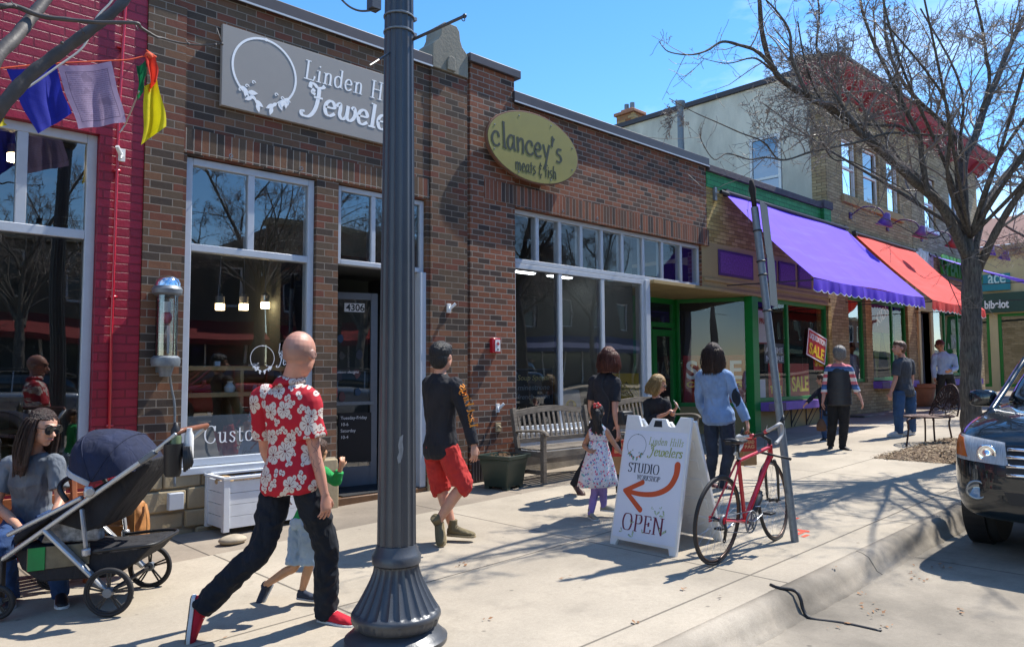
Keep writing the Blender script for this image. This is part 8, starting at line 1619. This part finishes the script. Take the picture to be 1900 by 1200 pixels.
def paperbag(label, px0, px1, py0, py1, t, words, rot=0, hand=None):
    c = dep((px0+px1)/2, (py0+py1)/2, t); wd = (px1-px0)*t/FPX; hh = (py1-py0)*t/FPX; T = thing('shopping_bag', c-Vector((0, 0, hh/2)), label, 'bag', 'red and brown paper carrier bags'); ax = CR.copy(); ax.z = 0; ax.normalize(); ax = Matrix.Rotation(R(rot), 3, 'Z') @ ax; ay = Vector((-ax.y, ax.x, 0)); Mx = Matrix((ax, ay, (0, 0, 1))).transposed(); z0 = c.z-hh/2
    b = MB(); b.cbox((c.x, c.y, z0+hh*.26), (wd, wd*.5, hh*.52), Mx); b.build('lower_part', plain('brown kraft paper', hexc('a5794c'), .8, 0, .1), T, bevel=.003)
    b = MB(); b.cbox((c.x, c.y, z0+hh*.76), (wd*1.004, wd*.504, hh*.48), Mx); b.build('upper_part', plain('red printed paper', hexc('b8352a'), .7, 0, .08), T, bevel=.003)
    b = MB(); q = Vector((c.x, c.y, z0+hh)); tgt = hand or q+Vector((0, 0, .16))
    for s_ in (-1, 1): b.tube(spline([q-ax*wd*.25+ay*s_*wd*.24, lerp(q, tgt, .6)-ax*wd*.12+ay*s_*wd*.1, tgt, lerp(q, tgt, .6)+ax*wd*.12+ay*s_*wd*.1, q+ax*wd*.25+ay*s_*wd*.24], 4), .004, 5)
    b.build('handles', plain('twisted paper handle', hexc('8a5a3c'), .8), T)
    for k, s_ in enumerate(words): text('lettering', s_, Vector((c.x, c.y, z0+hh*(.80-.17*k)))-ax*wd*.4-ay*(wd*.254), ax, (0, 0, 1), hh*.17, plain('tan print', hexc('d9a06a'), .7), T, .001, .002, wfit=wd*.72)
paperbag('red topped paper bag held by the auburn haired woman', 1134, 1164, 816, 878, t0-.05, ('BREAD', 'BAG'), 10, Vector(J['hnR'])-Vector((0, 0, .0)))
# --- small girl
t0 = tof(1105, 960)
J = joints(t0, hd=(1108, 766), nk=(1110, 789), shL=(1098, 800, .06), shR=(1124, 800, -.05), elL=(1084, 826, .06), elR=(1142, 826, -.08), wrL=(1092, 836, -.06), wrR=(1152, 840, -.16), hnL=(1104, 838, -.1), hnR=(1160, 846, -.2), hiL=(1103, 862, .04), hiR=(1117, 862, -.03), knL=(1104, 910, .02), knR=(1119, 905, .0), anL=(1096, 952, .0), anR=(1120, 938, .06), toL=(1104, 972, -.10), toR=(1142, 948, -.0))
T, h = person('small girl in unicorn print dress and lavender leggings with a dark ponytail', J, .645, 'tan', (.75, .62, -.05), vox=.0055, kid=1.25, fem=1, top=dict(mat=dressprint(), name='bodice', sleeve=0, inf=.01, lo=.0), bottom=dict(mat=fabric('lavender leggings', hexc('9a86c8')), name='leggings', inf=.006, wr=.003), shoes=dict(mat=fabric('beige sneaker', hexc('a59c88')), sole=whs, s=1.05, high=.05), hair=dict(kind='pony', mat=hairmat('near black hair', (.016, .012, .011))))
b = MB(); nb, pc = Vector(J['nk']), (Vector(J['hiL'])+Vector(J['hiR']))/2; up = (nb-pc).normalized(); rr = []
for t_, w_ in ((.62, .098), (.5, .104), (.3, .13), (0, .165), (-.3, .195), (-.52, .212), (-.525, .208), (-.3, .185), (.1, .14)):
    ring = []
    for k in range(64):
        a = 2*math.pi*k/64; fl = 1+.07*math.sin(a*9)*max(0, .6-t_) ; ring.append(pc.lerp(nb, t_)+(h['bx']*math.cos(a)+h['dp']*.85*math.sin(a))*w_*fl)
    rr.append(ring)
b.loft(rr, cap=False); o = b.build('skirt', h['top'].data.materials[0], T, smooth=True)
b = MB(); q = h['C']+h['U']*.075-h['F']*.09
for k in range(5): a = k*1.256; b.ball(q+h['L']*.028*math.cos(a)+h['U']*.02*math.sin(a), (.02, .012, .014), 8)
b.build('hair_bow', plain('coral bow', hexc('d84a44'), .6), T, smooth=True)
# --- woman in pale blue sweater
t0 = tof(1335, 905)
J = joints(t0, hd=(1322, 656), nk=(1322, 683), shL=(1300, 697, .10), shR=(1349, 697, -.10), elL=(1298, 745, .2), elR=(1368, 742, -.14), wrL=(1310, 772, .32), wrR=(1386, 782, -.2), hnL=(1316, 792, .32), hnR=(1389, 800, -.21), hiL=(1319, 775, .08), hiR=(1348, 775, -.05), knL=(1322, 842, .06), knR=(1352, 840, -.05), anL=(1316, 896, .14), anR=(1340, 898, .0), toL=(1332, 908, .05), toR=(1358, 909, -.1))
T, h = person('long haired person in pale blue sweater with dark elbow patches behind the bicycle', J, .96, 'fair', (.72, .65, .0), fem=.6, vox=.0068, top=dict(mat=fabric('pale blue knit', hexc('7b96bc')), sleeve=.97, inf=.024, lo=-.05, flare=.06, wr=.007), bottom=dict(mat=jean('faded navy denim', '2a3444'), inf=.012), shoes=dict(mat=plain('maroon leather', hexc('5a2a30'), .5, 0, .2), sole=brs, s=.98), hair=dict(kind='shoulder', mat=hairmat('brown hair long', hexc('3a261c'))))
sv = h['top']; b = MB(); sbv = BVHTree.FromPolygons([v.co+wloc(sv) for v in sv.data.vertices], [tuple(p.vertices) for p in sv.data.polygons]); g = []
for i in range(9):
    for j in range(13):
        u, v = (i/8*2-1), (j/12*2-1); x = 1366+u*math.sqrt(max(0, 1-v*v))*8; y = 737+v*15+u*3; k = sbv.ray_cast(CAM, ray(x, y).normalized()); g.append(k[0]+k[1]*.004 if k[0] and (k[0]-CAM).length < t0+1 else dep(x, y, t0-.12))
b.add(g, [(i*13+j, (i+1)*13+j, (i+1)*13+j+1, i*13+j+1) for i in range(8) for j in range(12)]); b.build('elbow_patch', fabric('navy patch', hexc('1c2430')), T, smooth=True, fix=False)
paperbag('red topped paper bag hanging from the hand of the blue sweater person', 1370, 1402, 812, 862, t0-.22, ('BREAD', 'BAG'), 25, Vector(J['hnR']))
# --- older woman in quilted vest
t0 = tof(1556, 833); strm = NT('striped sleeve knit'); zz = strm.sep(strm.pos())[2]; strm.fin(strm.ramp(strm.math('FRACT', strm.math('MULTIPLY', zz, 3.4)), [(0, hexc('c0565f')), (.2, hexc('d8d2cc')), (.34, hexc('4a6a9a')), (.52, hexc('39507c')), (.62, hexc('c9707a')), (.8, hexc('d8d2cc'))], 'CONSTANT'), .9)
J = joints(t0, hd=(1557, 657), nk=(1556, 675), shL=(1538, 684, .1), shR=(1575, 684, -.08), elL=(1531, 718, .12), elR=(1586, 716, -.1), wrL=(1527, 744, .0), wrR=(1598, 742, -.2), hnL=(1525, 757, -.05), hnR=(1602, 754, -.22), hiL=(1547, 742, .06), hiR=(1566, 742, -.05), knL=(1545, 783, .05), knR=(1566, 785, -.05), anL=(1541, 824, .1), anR=(1563, 828, -.03), toL=(1538, 836, -.05), toR=(1573, 835, -.15))
T, h = person('grey haired woman in black quilted vest and striped sleeves walking away', J, .97, 'pink', (.8, .6, 0), fem=.7, vox=.008, width=1.08, top=dict(mat=strm.m, name='striped_sweater', sleeve=.72, inf=.016, lo=.02), bottom=dict(mat=fabric('black trousers', (.01, .01, .012)), inf=.014), shoes=dict(mat=M['black'], sole=M['blackrub'], s=.95, upL=(-.5, -.2, .7)), hair=dict(kind='short', mat=hairmat('grey curly hair', hexc('6f6c6a')), g=1.1))
b = MB(); nb, pc = Vector(J['nk']), (Vector(J['hiL'])+Vector(J['hiR']))/2; rr = []
for i in range(41):
    t_ = lerp(-.14, .93, i/40); w_ = lerp(.20, .17, max(0, t_)) if t_ < .8 else lerp(.17, .125, (t_-.8)/.13); w_ *= 1+.03*abs(math.sin(i*math.pi/4)); rr.append([pc.lerp(nb, t_)+(h['bx']*math.cos(a)*w_+h['dp']*math.sin(a)*w_*.72) for a in [2*math.pi*k/32 for k in range(32)]])
b.loft(rr); b.build('quilted_vest', plain('black quilted nylon', (.014, .016, .022), .5, 0, .2), T, smooth=True)
T2 = thing('handbag', dep(1523, 785, t0-.05), 'soft brown handbag hanging by a long strap from the grey haired woman', 'bag'); q = dep(1524, 787, t0-.06); b = MB(); b.lathe([(.02, -.11), (.075, -.10), (.08, -.02), (.05, .05), (.03, .09)], q, 14); b.build('pouch', plain('brown suede', hexc('5a4030'), .9, 0, .2), T2, smooth=True); b = MB(); b.tube([q+Vector((0, 0, .08)), lerp(q, J['hnL'], .6), J['hnL']], .008, 6); b.build('strap', plain('brown suede', (0, 0, 0)), T2)
# --- child beside her
t0 = tof(1532, 817)
J = joints(t0, hd=(1524, 704), nk=(1528, 718), shL=(1519, 726, .05), shR=(1538, 726, -.05), elL=(1506, 738, .02), elR=(1540, 745, -.05), wrL=(1494, 750, -.02), wrR=(1542, 760, -.06), hnL=(1487, 759, -.04), hnR=(1542, 770, -.06), hiL=(1528, 764, .04), hiR=(1538, 764, -.03), knL=(1528, 790, .02), knR=(1540, 790, .0), anL=(1530, 812, .0), anR=(1541, 812, .06), toL=(1524, 819, -.1), toR=(1535, 820, -.1))
person('child in navy top and jeans stretching one arm towards the shop ledge', J, .68, 'pink', (-.2, .9, 0), vox=.007, kid=1.2, top=dict(mat=fabric('navy jersey', hexc('161c2c')), sleeve=.85, inf=.014, lo=-.08), bottom=dict(mat=jean('blue denim', '27466e'), inf=.014), shoes=dict(mat=M['black'], sole=whs, s=1.1), hair=dict(kind='short', mat=hairmat('brown hair', (0, 0, 0)), g=1.05))
# --- man in grey tee
t0 = tof(1676, 808)
J = joints(t0, hd=(1668, 646), nk=(1675, 664), shL=(1688, 673, .1), shR=(1665, 674, -.12), elL=(1692, 700, .15), elR=(1661, 704, -.16), wrL=(1690, 722, .1), wrR=(1653, 728, -.18), hnL=(1688, 736, .1), hnR=(1650, 741, -.19), hiL=(1688, 728, .07), hiR=(1669, 728, -.06), knL=(1690, 765, .06), knR=(1667, 766, -.06), anL=(1692, 797, .1), anR=(1668, 800, -.05), toL=(1680, 806, .05), toR=(1650, 808, -.1))
person('man in dark grey tee and blue jeans looking back over his shoulder', J, 1.03, 'pink', (-.72, .6, .08), vox=.0085, width=1.05, belly=.02, top=dict(mat=fabric('charcoal tee', hexc('3c4048')), sleeve=.38, inf=.02, lo=-.05, flare=.03), bottom=dict(mat=jean('mid blue denim', '2c4a70'), inf=.02, cuff=.07), shoes=dict(mat=plain('white leather', hexc('c4c2ba'), .6), sole=whs, s=1.12), hair=dict(kind='short', mat=hairmat('ginger brown hair', hexc('5c3c28')), g=.97))
# --- man in pale shirt
t0 = tof(1755, 757)-.4
J = joints(t0, hd=(1744, 641), nk=(1750, 654), shL=(1769, 662, -.05), shR=(1735, 661, .05), elL=(1774, 682, -.1), elR=(1732, 682, .05), wrL=(1764, 688, -.3), wrR=(1734, 702, .0), hnL=(1758, 690, -.34), hnR=(1735, 710, .0), hiL=(1761, 697, 0), hiR=(1746, 697, .0), knL=(1768, 724, .0), knR=(1744, 724, .1), anL=(1773, 750, .0), anR=(1741, 749, .1), toL=(1768, 757, -.3), toR=(1738, 755, -.2))
person('man in pale blue dress shirt and black trousers standing by the terracotta pot', J, 1.08, 'tan', (-.5, -.62, -.35), vox=.010, top=dict(mat=fabric('pale blue shirting', hexc('9fb0cc')), sleeve=.97, inf=.02, lo=.04, collar=1), bottom=dict(mat=fabric('black suiting', (.012, .012, .014)), inf=.02, cuff=.08), shoes=dict(mat=M['black'], sole=M['blackrub'], s=1.05), hair=dict(kind='short', mat=hairmat('reddish hair', hexc('5a2c28')), g=.98))
# --- seated woman with phone
t0 = 11.2
J = joints(t0, hd=(1221, 713), nk=(1218, 738), shL=(1236, 748, -.05), shR=(1201, 748, .05), elL=(1243, 778, -.12), elR=(1202, 780, .0), wrL=(1251, 762, -.26), wrR=(1236, 768, -.25), hnL=(1256, 755, -.28), hnR=(1248, 758, -.3), hiL=(1228, 808, .1), hiR=(1206, 808, .15), knL=(1250, 812, -.35), knR=(1232, 815, -.3), anL=(1256, 860, -.3), anR=(1240, 862, -.25), toL=(1268, 868, -.45), toR=(1252, 870, -.4))
T, h = person('seated woman with blonde bob, black top and sunglasses looking at her phone', J, 1.0, 'pink', (.55, -.65, -.38), fem=1, vox=.0075, top=dict(mat=fabric('black blouse', (.014, .014, .018)), sleeve=.78, inf=.02, lo=-.04), bottom=dict(mat=fabric('black leggings', (.012, .012, .014)), inf=.01), shoes=dict(mat=M['black'], sole=M['blackrub'], s=.95), hair=dict(kind='bob', mat=hairmat('blonde hair', hexc('9a7040'), hexc('c8a468')), g=1.08), curl=(.9, .9)); sunglasses(T, h)
T2 = thing('phone', dep(1256, 750, t0-.3), 'pale phone in the hands of the blonde seated woman', 'phone'); b = MB(); b.cbox(dep(1256, 751, t0-.31), (.075, .009, .15), Matrix.Rotation(R(-40), 3, 'X') @ Matrix.Rotation(R(30), 3, 'Z')); b.build('case', plain('pale green case', hexc('a9b8ae'), .4), T2, bevel=.003)
# --- woman with sunglasses on the orange bench
t0 = 5.72; grt = fabric('heather grey tee', hexc('5f6670'), hexc('7c838c'))
J = joints(t0, hd=(80, 793, -.08), nk=(64, 838, .0), shL=(104, 858, -.02), shR=(16, 862, .06), elL=(112, 925, -.08), elR=(-6, 935, -.04), wrL=(92, 985, -.30), wrR=(42, 985, -.34), hnL=(76, 998, -.36), hnR=(68, 992, -.38), hiL=(86, 972, .04), hiR=(34, 972, .08), knL=(98, 1010, -.46), knR=(4, 1008, -.44), anL=(112, 1098, -.42), anR=(20, 1102, -.4), toL=(118, 1118, -.62), toR=(14, 1122, -.6))
T, h = person('brown haired woman in grey tee and sunglasses sitting behind the stroller', J, .98, 'fair', (.42, -.86, -.22), (.08, -.1, 1), fem=1, vox=.0058, top=dict(mat=grt, sleeve=.36, inf=.018, lo=-.0, wr=.007, vneck=1), bottom=dict(mat=jean('indigo denim', '24406c'), inf=.012, wr=.007), shoes=dict(mat=M['black'], sole=whs, s=.95), hair=dict(kind='long', mat=hairmat('dark brown wavy hair', hexc('33201a')), g=1.02), curl=(.5, .6)); sunglasses(T, h, 'black', r=.030)
T2 = thing('phone', dep(78, 992, t0-.4), 'white phone held low by the woman with sunglasses', 'phone'); b = MB(); b.cbox(dep(84, 990, t0-.42), (.08, .15, .009), Matrix.Rotation(R(-30), 3, 'X')); b.build('case', M['white'], T2, bevel=.003)
# ------------------------------------------------------------------ stroller
NR = onG(205, 1141); SF = Vector((-.774, .633, 0)).normalized(); SN = Vector((SF.y, -SF.x, 0))*-1
if SN.y < 0: SN = -SN
SW = .60
def sp(s_, z_, o=0): return NR+SF*s_+SN*o+Vector((0, 0, z_))
T = thing('stroller', sp(.3, 0, .3), 'dark navy canopied stroller with brushed aluminium frame and leather handle', 'stroller'); silver = plain('satin aluminium', hexc('b4b6b8'), .34, .55, .04); navy = fabric('navy canopy cloth', hexc('141b34'), hexc('1d2745')); blkf = fabric('black stroller cloth', (.016, .016, .02))
for o, nm in ((0, 'near'), (SW, 'far')):
    b = MB(); q = [sp(-.25, 1.06, o), sp(.714, .367, o)]; b.bar(q[0], q[1], .03, .05, up=SN); b.build('main_rail', silver, T, bevel=.01)
    b = MB(); b.bar(sp(-.40, 1.19, o), sp(-.22, 1.037, o), .026, .042, up=SN); b.build('handle_rail', silver, T, bevel=.008)
    b = MB(); b.bar(sp(-.265, 1.07, o), sp(-.165, 1.0, o), .04, .062, up=SN); b.build('rail_joint', M['alum_dark'], T, bevel=.01)
    b = MB(); b.bar(sp(.44, .57, o), sp(.03, .165, o), .03, .062, up=SN); b.build('rear_leg', silver, T, bevel=.012)
    b = MB(); b.bar(sp(.20, .775, o-.0), sp(.67, .535, o), .03, .045, up=SN); b.build('seat_rail', silver, T, bevel=.012)
    b = MB(); b.bar(sp(.205, .70, o), sp(.170, .44, o), .02, .042, up=SN); b.tube([sp(.17, .44, o), sp(.165, .39, o)], .028, 10); b.build('strut', silver, T, bevel=.01)
    b = MB(); b.bar(sp(.70, .40, o), sp(.70, .10, o+.0), .035, .05, up=SN); b.build('front_fork', M['black'], T, bevel=.008)
    off = -.035 if o == 0 else .035; b = MB(); b.lathe([(.03, -.02), (.034, 0), (.03, .02)], sp(.145, .815, o+off), 16, Matrix.Rotation(R(90), 3, 'X')); b.cbox(sp(.15, .815, o+off), (.05, .03, .07)); b.build('seat_hub', silver, T, bevel=.008)
    for (s_, z_, r_, k) in ((0, .160, .160, 5), (.70, .112, .112, 5)):
        c = sp(s_, z_, o+off); b = MB(); b.torus(c, SF, (0, 0, 1), r_-.014, .014, 48, 8, 1.2); b.torus(c, SF, (0, 0, 1), r_-.03, .008, 40, 6, 1.6); w_ = b.build('rear_wheel' if s_ == 0 else 'front_wheel', M['blackrub'], T, smooth=True)
        b = MB()
        for i in range(k):
            for dq in (-.09, .09): a = 2*math.pi*i/k+.3; p0 = c+(SF*math.cos(a+dq*2)+Vector((0, 0, 1))*math.sin(a+dq*2))*.03; p1 = c+(SF*math.cos(a+dq)+Vector((0, 0, 1))*math.sin(a+dq))*(r_-.03); b.bar(p0, p1, .012, .008, up=SN)
        b.build('spokes', M['black'], w_, bevel=.002); b = MB(); Mx = Matrix((SF, Vector((0, 0, 1)), SF.cross(Vector((0, 0, 1))))).transposed(); b.lathe([(.0, -.03), (.03, -.028), (.034, 0), (.03, .028), (0, .03)], c, 20, Mx); b.build('hub_cap', M['alum_dark'], w_, smooth=True, auto=40)
b = MB(); b.tube([sp(0, .16, -.03), sp(0, .16, SW+.03)], .014, 8); b.tube([sp(.70, .36, 0), sp(.70, .36, SW)], .014, 8); b.build('axle', M['black'], T, smooth=True)
b = MB(); pts = [sp(-.385, 1.18, .0), sp(-.41, 1.2, .03), sp(-.42, 1.205, .1), sp(-.42, 1.205, SW-.1), sp(-.41, 1.2, SW-.03), sp(-.385, 1.18, SW)]; b.tube(spline(pts, 5), .019, 12); b.build('leather_handle', plain('tan brown leather grip', hexc('7a4a34'), .5, 0, .15, 10), T, smooth=True)
# canopy: hoops swung about the hub
pv = (.15, .87); rings = []; liner = []
for i in range(29):
    q = i/28; a = R(lerp(26, 166, q)); k_ = min(1, q*140/34); Rr = .245+.10*k_*k_*(3-2*k_); Rr *= 1-.035*abs(math.sin(q*math.pi*3)); ring = []
    for k in range(25):
        ph = math.pi*k/24; o = SW/2-math.cos(ph)*(SW/2+.01); rad = Rr*(math.sin(ph)**.42 if 0 < k < 24 else .02); ring.append(sp(pv[0]+rad*math.cos(a), pv[1]+rad*math.sin(a), o))
    rings.append(ring)
b = MB(); b.loft(rings, cap=False, closed_ring=False); can = b.build('canopy', navy, T, smooth=True, fix=False)
b = MB(); b.loft([rings[0], [p-SF*-.012-Vector((0, 0, .03)) for p in rings[0]]], cap=False, closed_ring=False); b.tube(rings[0], .007, 5); b.build('canopy_rim', plain('pale grey lining', hexc('a9adb4'), .8), can, smooth=True)
for i in (9, 19): b = MB(); b.tube([p+Vector((0, 0, .002)) for p in rings[i]], .0045, 5); b.build('seam', navy, can, smooth=True)
def slab(nm, poly, o0, o1, mat, bev=.02, par=None): b = MB(); b.prism([(0, 0)], (0, 0, 0), FX, FZ, FX) if False else None; n = len(poly); f = [sp(x, z, o0) for x, z in poly]; k = [sp(x, z, o1) for x, z in poly]; b.add(f+k, [tuple(range(n)), tuple(range(2*n-1, n-1, -1))]+[(i, i+n, (i+1) % n+n, (i+1) % n) for i in range(n)]); return b.build(nm, mat, par or T, bevel=bev)
slab('seat', [(-.215, 1.02), (-.19, .95), (.10, .56), (.20, .53), (.42, .60), (.46, .66), (.25, .70), (.17, .82)], .05, SW-.05, blkf, .03); slab('foot_rest', [(.42, .64), (.46, .67), (.70, .50), (.68, .45)], .10, SW-.10, blkf, .015)
slab('basket', [(.66, .44), (.60, .30), (.48, .215), (.02, .235), (-.13, .32), (-.23, .43), (-.20, .435), (.16, .40)], .04, SW-.04, blkf, .03)
b = MB(); b.tube(spline([sp(.16, .41, .02), sp(-.1, .435, .02), sp(-.235, .44, .08), sp(-.245, .44, SW/2), sp(-.235, .44, SW-.08), sp(-.1, .435, SW-.02), sp(.16, .41, SW-.02)], 5), .012, 8); b.build('basket_rim', M['black'], T, smooth=True)
b = MB(); b.tube(spline([sp(.30, .75, .0), sp(.36, .84, .02), sp(.42, .87, SW/2), sp(.36, .84, SW-.02), sp(.30, .75, SW)], 5), .017, 10); b.build('bumper_bar', M['black'], T, smooth=True)
ax = (sp(.0, .165)-sp(.44, .57)).normalized(); upv = SN.cross(ax).normalized(); upv = upv if upv.z > 0 else -upv
text('leg_lettering', 'UPPAbaby', sp(.27, .395, -.0165)-upv*.013, ax, upv, .042, M['black'], T, .001, wfit=.15)
ax = (sp(-.25, 1.06)-sp(.714, .367)).normalized(); upv = SN.cross(ax).normalized(); upv = upv if upv.z > 0 else -upv; text('rail_lettering', 'VISTA', sp(.11, .802, -.0165)-upv*.010, ax, upv, .032, M['black'], T, .001, wfit=.11, sp=1.2)
def sthing(nm, label, cat, p): return thing(nm, p, label, cat)
q = sp(-.30, .90, .02); T2 = sthing('cup_holder_bag', 'black cup pouch hanging from the stroller handle with a flask in it', 'pouch', q); b = MB(); b.lathe([(.045, 0), (.055, .02), (.06, .2), (.062, .22)], q+SF*-.07, 18); b.build('pouch', M['black'], T2, smooth=True, auto=40); b = MB(); b.tube([q+SF*-.05+Vector((0, 0, .2)), sp(-.33, 1.12, 0)], .008, 6); b.build('strap', M['black'], T2)
T2 = sthing('flask', 'olive green flask with black cap standing in the stroller pouch', 'bottle', q+Vector((0, 0, .2))); b = MB(); b.lathe([(.036, .1), (.038, .26), (.03, .28)], q+SF*-.085, 16); b.build('flask_body', plain('olive flask', hexc('5c6a4a'), .4), T2, smooth=True, auto=50); b = MB(); b.lathe([(.032, .275), (.032, .31), (.02, .335), (.012, .36), (.0, .365)], q+SF*-.085, 16); b.build('cap', M['black'], T2, smooth=True, auto=50)
T2 = sthing('white_bottle', 'small white bottle behind the olive flask', 'bottle', q+Vector((0, 0, .2))); b = MB(); b.lathe([(.03, .12), (.03, .27), (.018, .3), (.018, .32)], q+SF*-.16+SN*.04, 14); b.build('bottle', M['white'], T2, smooth=True, auto=50)
T2 = sthing('grey_gloves', 'black gloves hanging beside the stroller pouch', 'gloves', q); b = MB()
for k in range(4): b.tube([q+SF*(-.14-.012*k)+Vector((0, 0, .2)), q+SF*(-.15-.014*k)+Vector((0, 0, .09)), q+SF*(-.15-.012*k)+Vector((0, 0, .03+.01*k))], [.014, .016, .01], 8)
b.build('glove', M['black'], T2, smooth=True)
T2 = sthing('green_parcel', 'green and brown printed parcel lying in the stroller basket', 'parcel', sp(.4, .25, .1)); slab('parcel', [(.16, .33), (.56, .29), (.56, .44), (.16, .47)], .028, .038, plain('brown parcel paper', hexc('6a6250'), .8, 0, .3, 14), .003, T2); slab('green_end', [(.44, .30), (.55, .29), (.55, .44), (.44, .45)], .020, .027, plain('green print', hexc('147a3c'), .7), .002, T2)
T2 = sthing('illustrated_bag', 'grey illustrated cloth bag lying above the stroller basket', 'bag', sp(.3, .5, .2)); slab('cloth', [(.12, .47), (.50, .46), (.44, .60), (.14, .62)], .06, .18, plain('grey illustrated cloth', hexc('8d8a86'), .8, 0, .6, 26), .02, T2)
# --- tan leather rucksack on the bench end
tb = 5.95; c = dep(232, 1006, tb); lea = plain('tan leather', hexc('a5703c'), .55, 0, .2, 7, bump=.002, bscale=40); T2 = thing('rucksack', c, 'tan leather rucksack slumped on the orange bench beside the wall', 'bag'); ax = CR.copy(); ax.z = 0; ax.normalize(); ay = Vector((-ax.y, ax.x, 0)); b = MB(); rr = []
for z_, w_, d_ in ((0, .15, .09), (.02, .17, .105), (.12, .175, .11), (.24, .155, .10), (.31, .13, .08), (.335, .09, .05)): rr.append([c+Vector((0, 0, z_))+ax*(w_*abs(math.cos(a))**.6*(1 if math.cos(a) > 0 else -1))+ay*(d_*abs(math.sin(a))**.6*(1 if math.sin(a) > 0 else -1)) for a in [2*math.pi*k/32 for k in range(32)]])
b.loft(rr); o = b.build('bag', lea, T2, smooth=True); remesh(o, .008, 2); wrinkle(o, .006, 14, 4)
for dx_ in (-.09, .11):
    b = MB(); pts = spline([c+ax*dx_*.7-ay*.06+Vector((0, 0, .34)), c+ax*dx_-ay*.11+Vector((0, 0, .27)), c+ax*dx_*1.1-ay*.13+Vector((0, 0, .14)), c+ax*dx_*1.2-ay*.13+Vector((0, 0, .03))], 5); b.loft([[p-ax*.018, p+ax*.018, p+ax*.018-ay*.007, p-ax*.018-ay*.007] for p in pts]); b.build('strap', lea, T2, smooth=True, auto=40)
b = MB(); pts = spline([c+ax*.15+Vector((0, 0, .3)), c+ax*.21-ay*.08+Vector((0, 0, .2)), c+ax*.23-ay*.1+Vector((0, 0, .05)), c+ax*.3-ay*.1+Vector((0, 0, -.03))], 5); b.loft([[p-ay*.018, p+ay*.018, p+ay*.018+ax*.007, p-ay*.018+ax*.007] for p in pts]); b.build('loose_strap', lea, T2, smooth=True, auto=40)
b = MB(); b.tube(spline([c-ax*.05+Vector((0, 0, .33)), c+ay*0+Vector((0, 0, .40)), c+ax*.05+Vector((0, 0, .33))], 5), .009, 8); b.build('top_handle', lea, T2, smooth=True)
b = MB(); b.prism([(-.09, 0), (.09, 0), (.08, .12), (-.08, .12)], c-ay*.112+Vector((0, 0, .04)), ax, FZ, -ay*.018); b.build('front_pocket', lea, T2, bevel=.01)
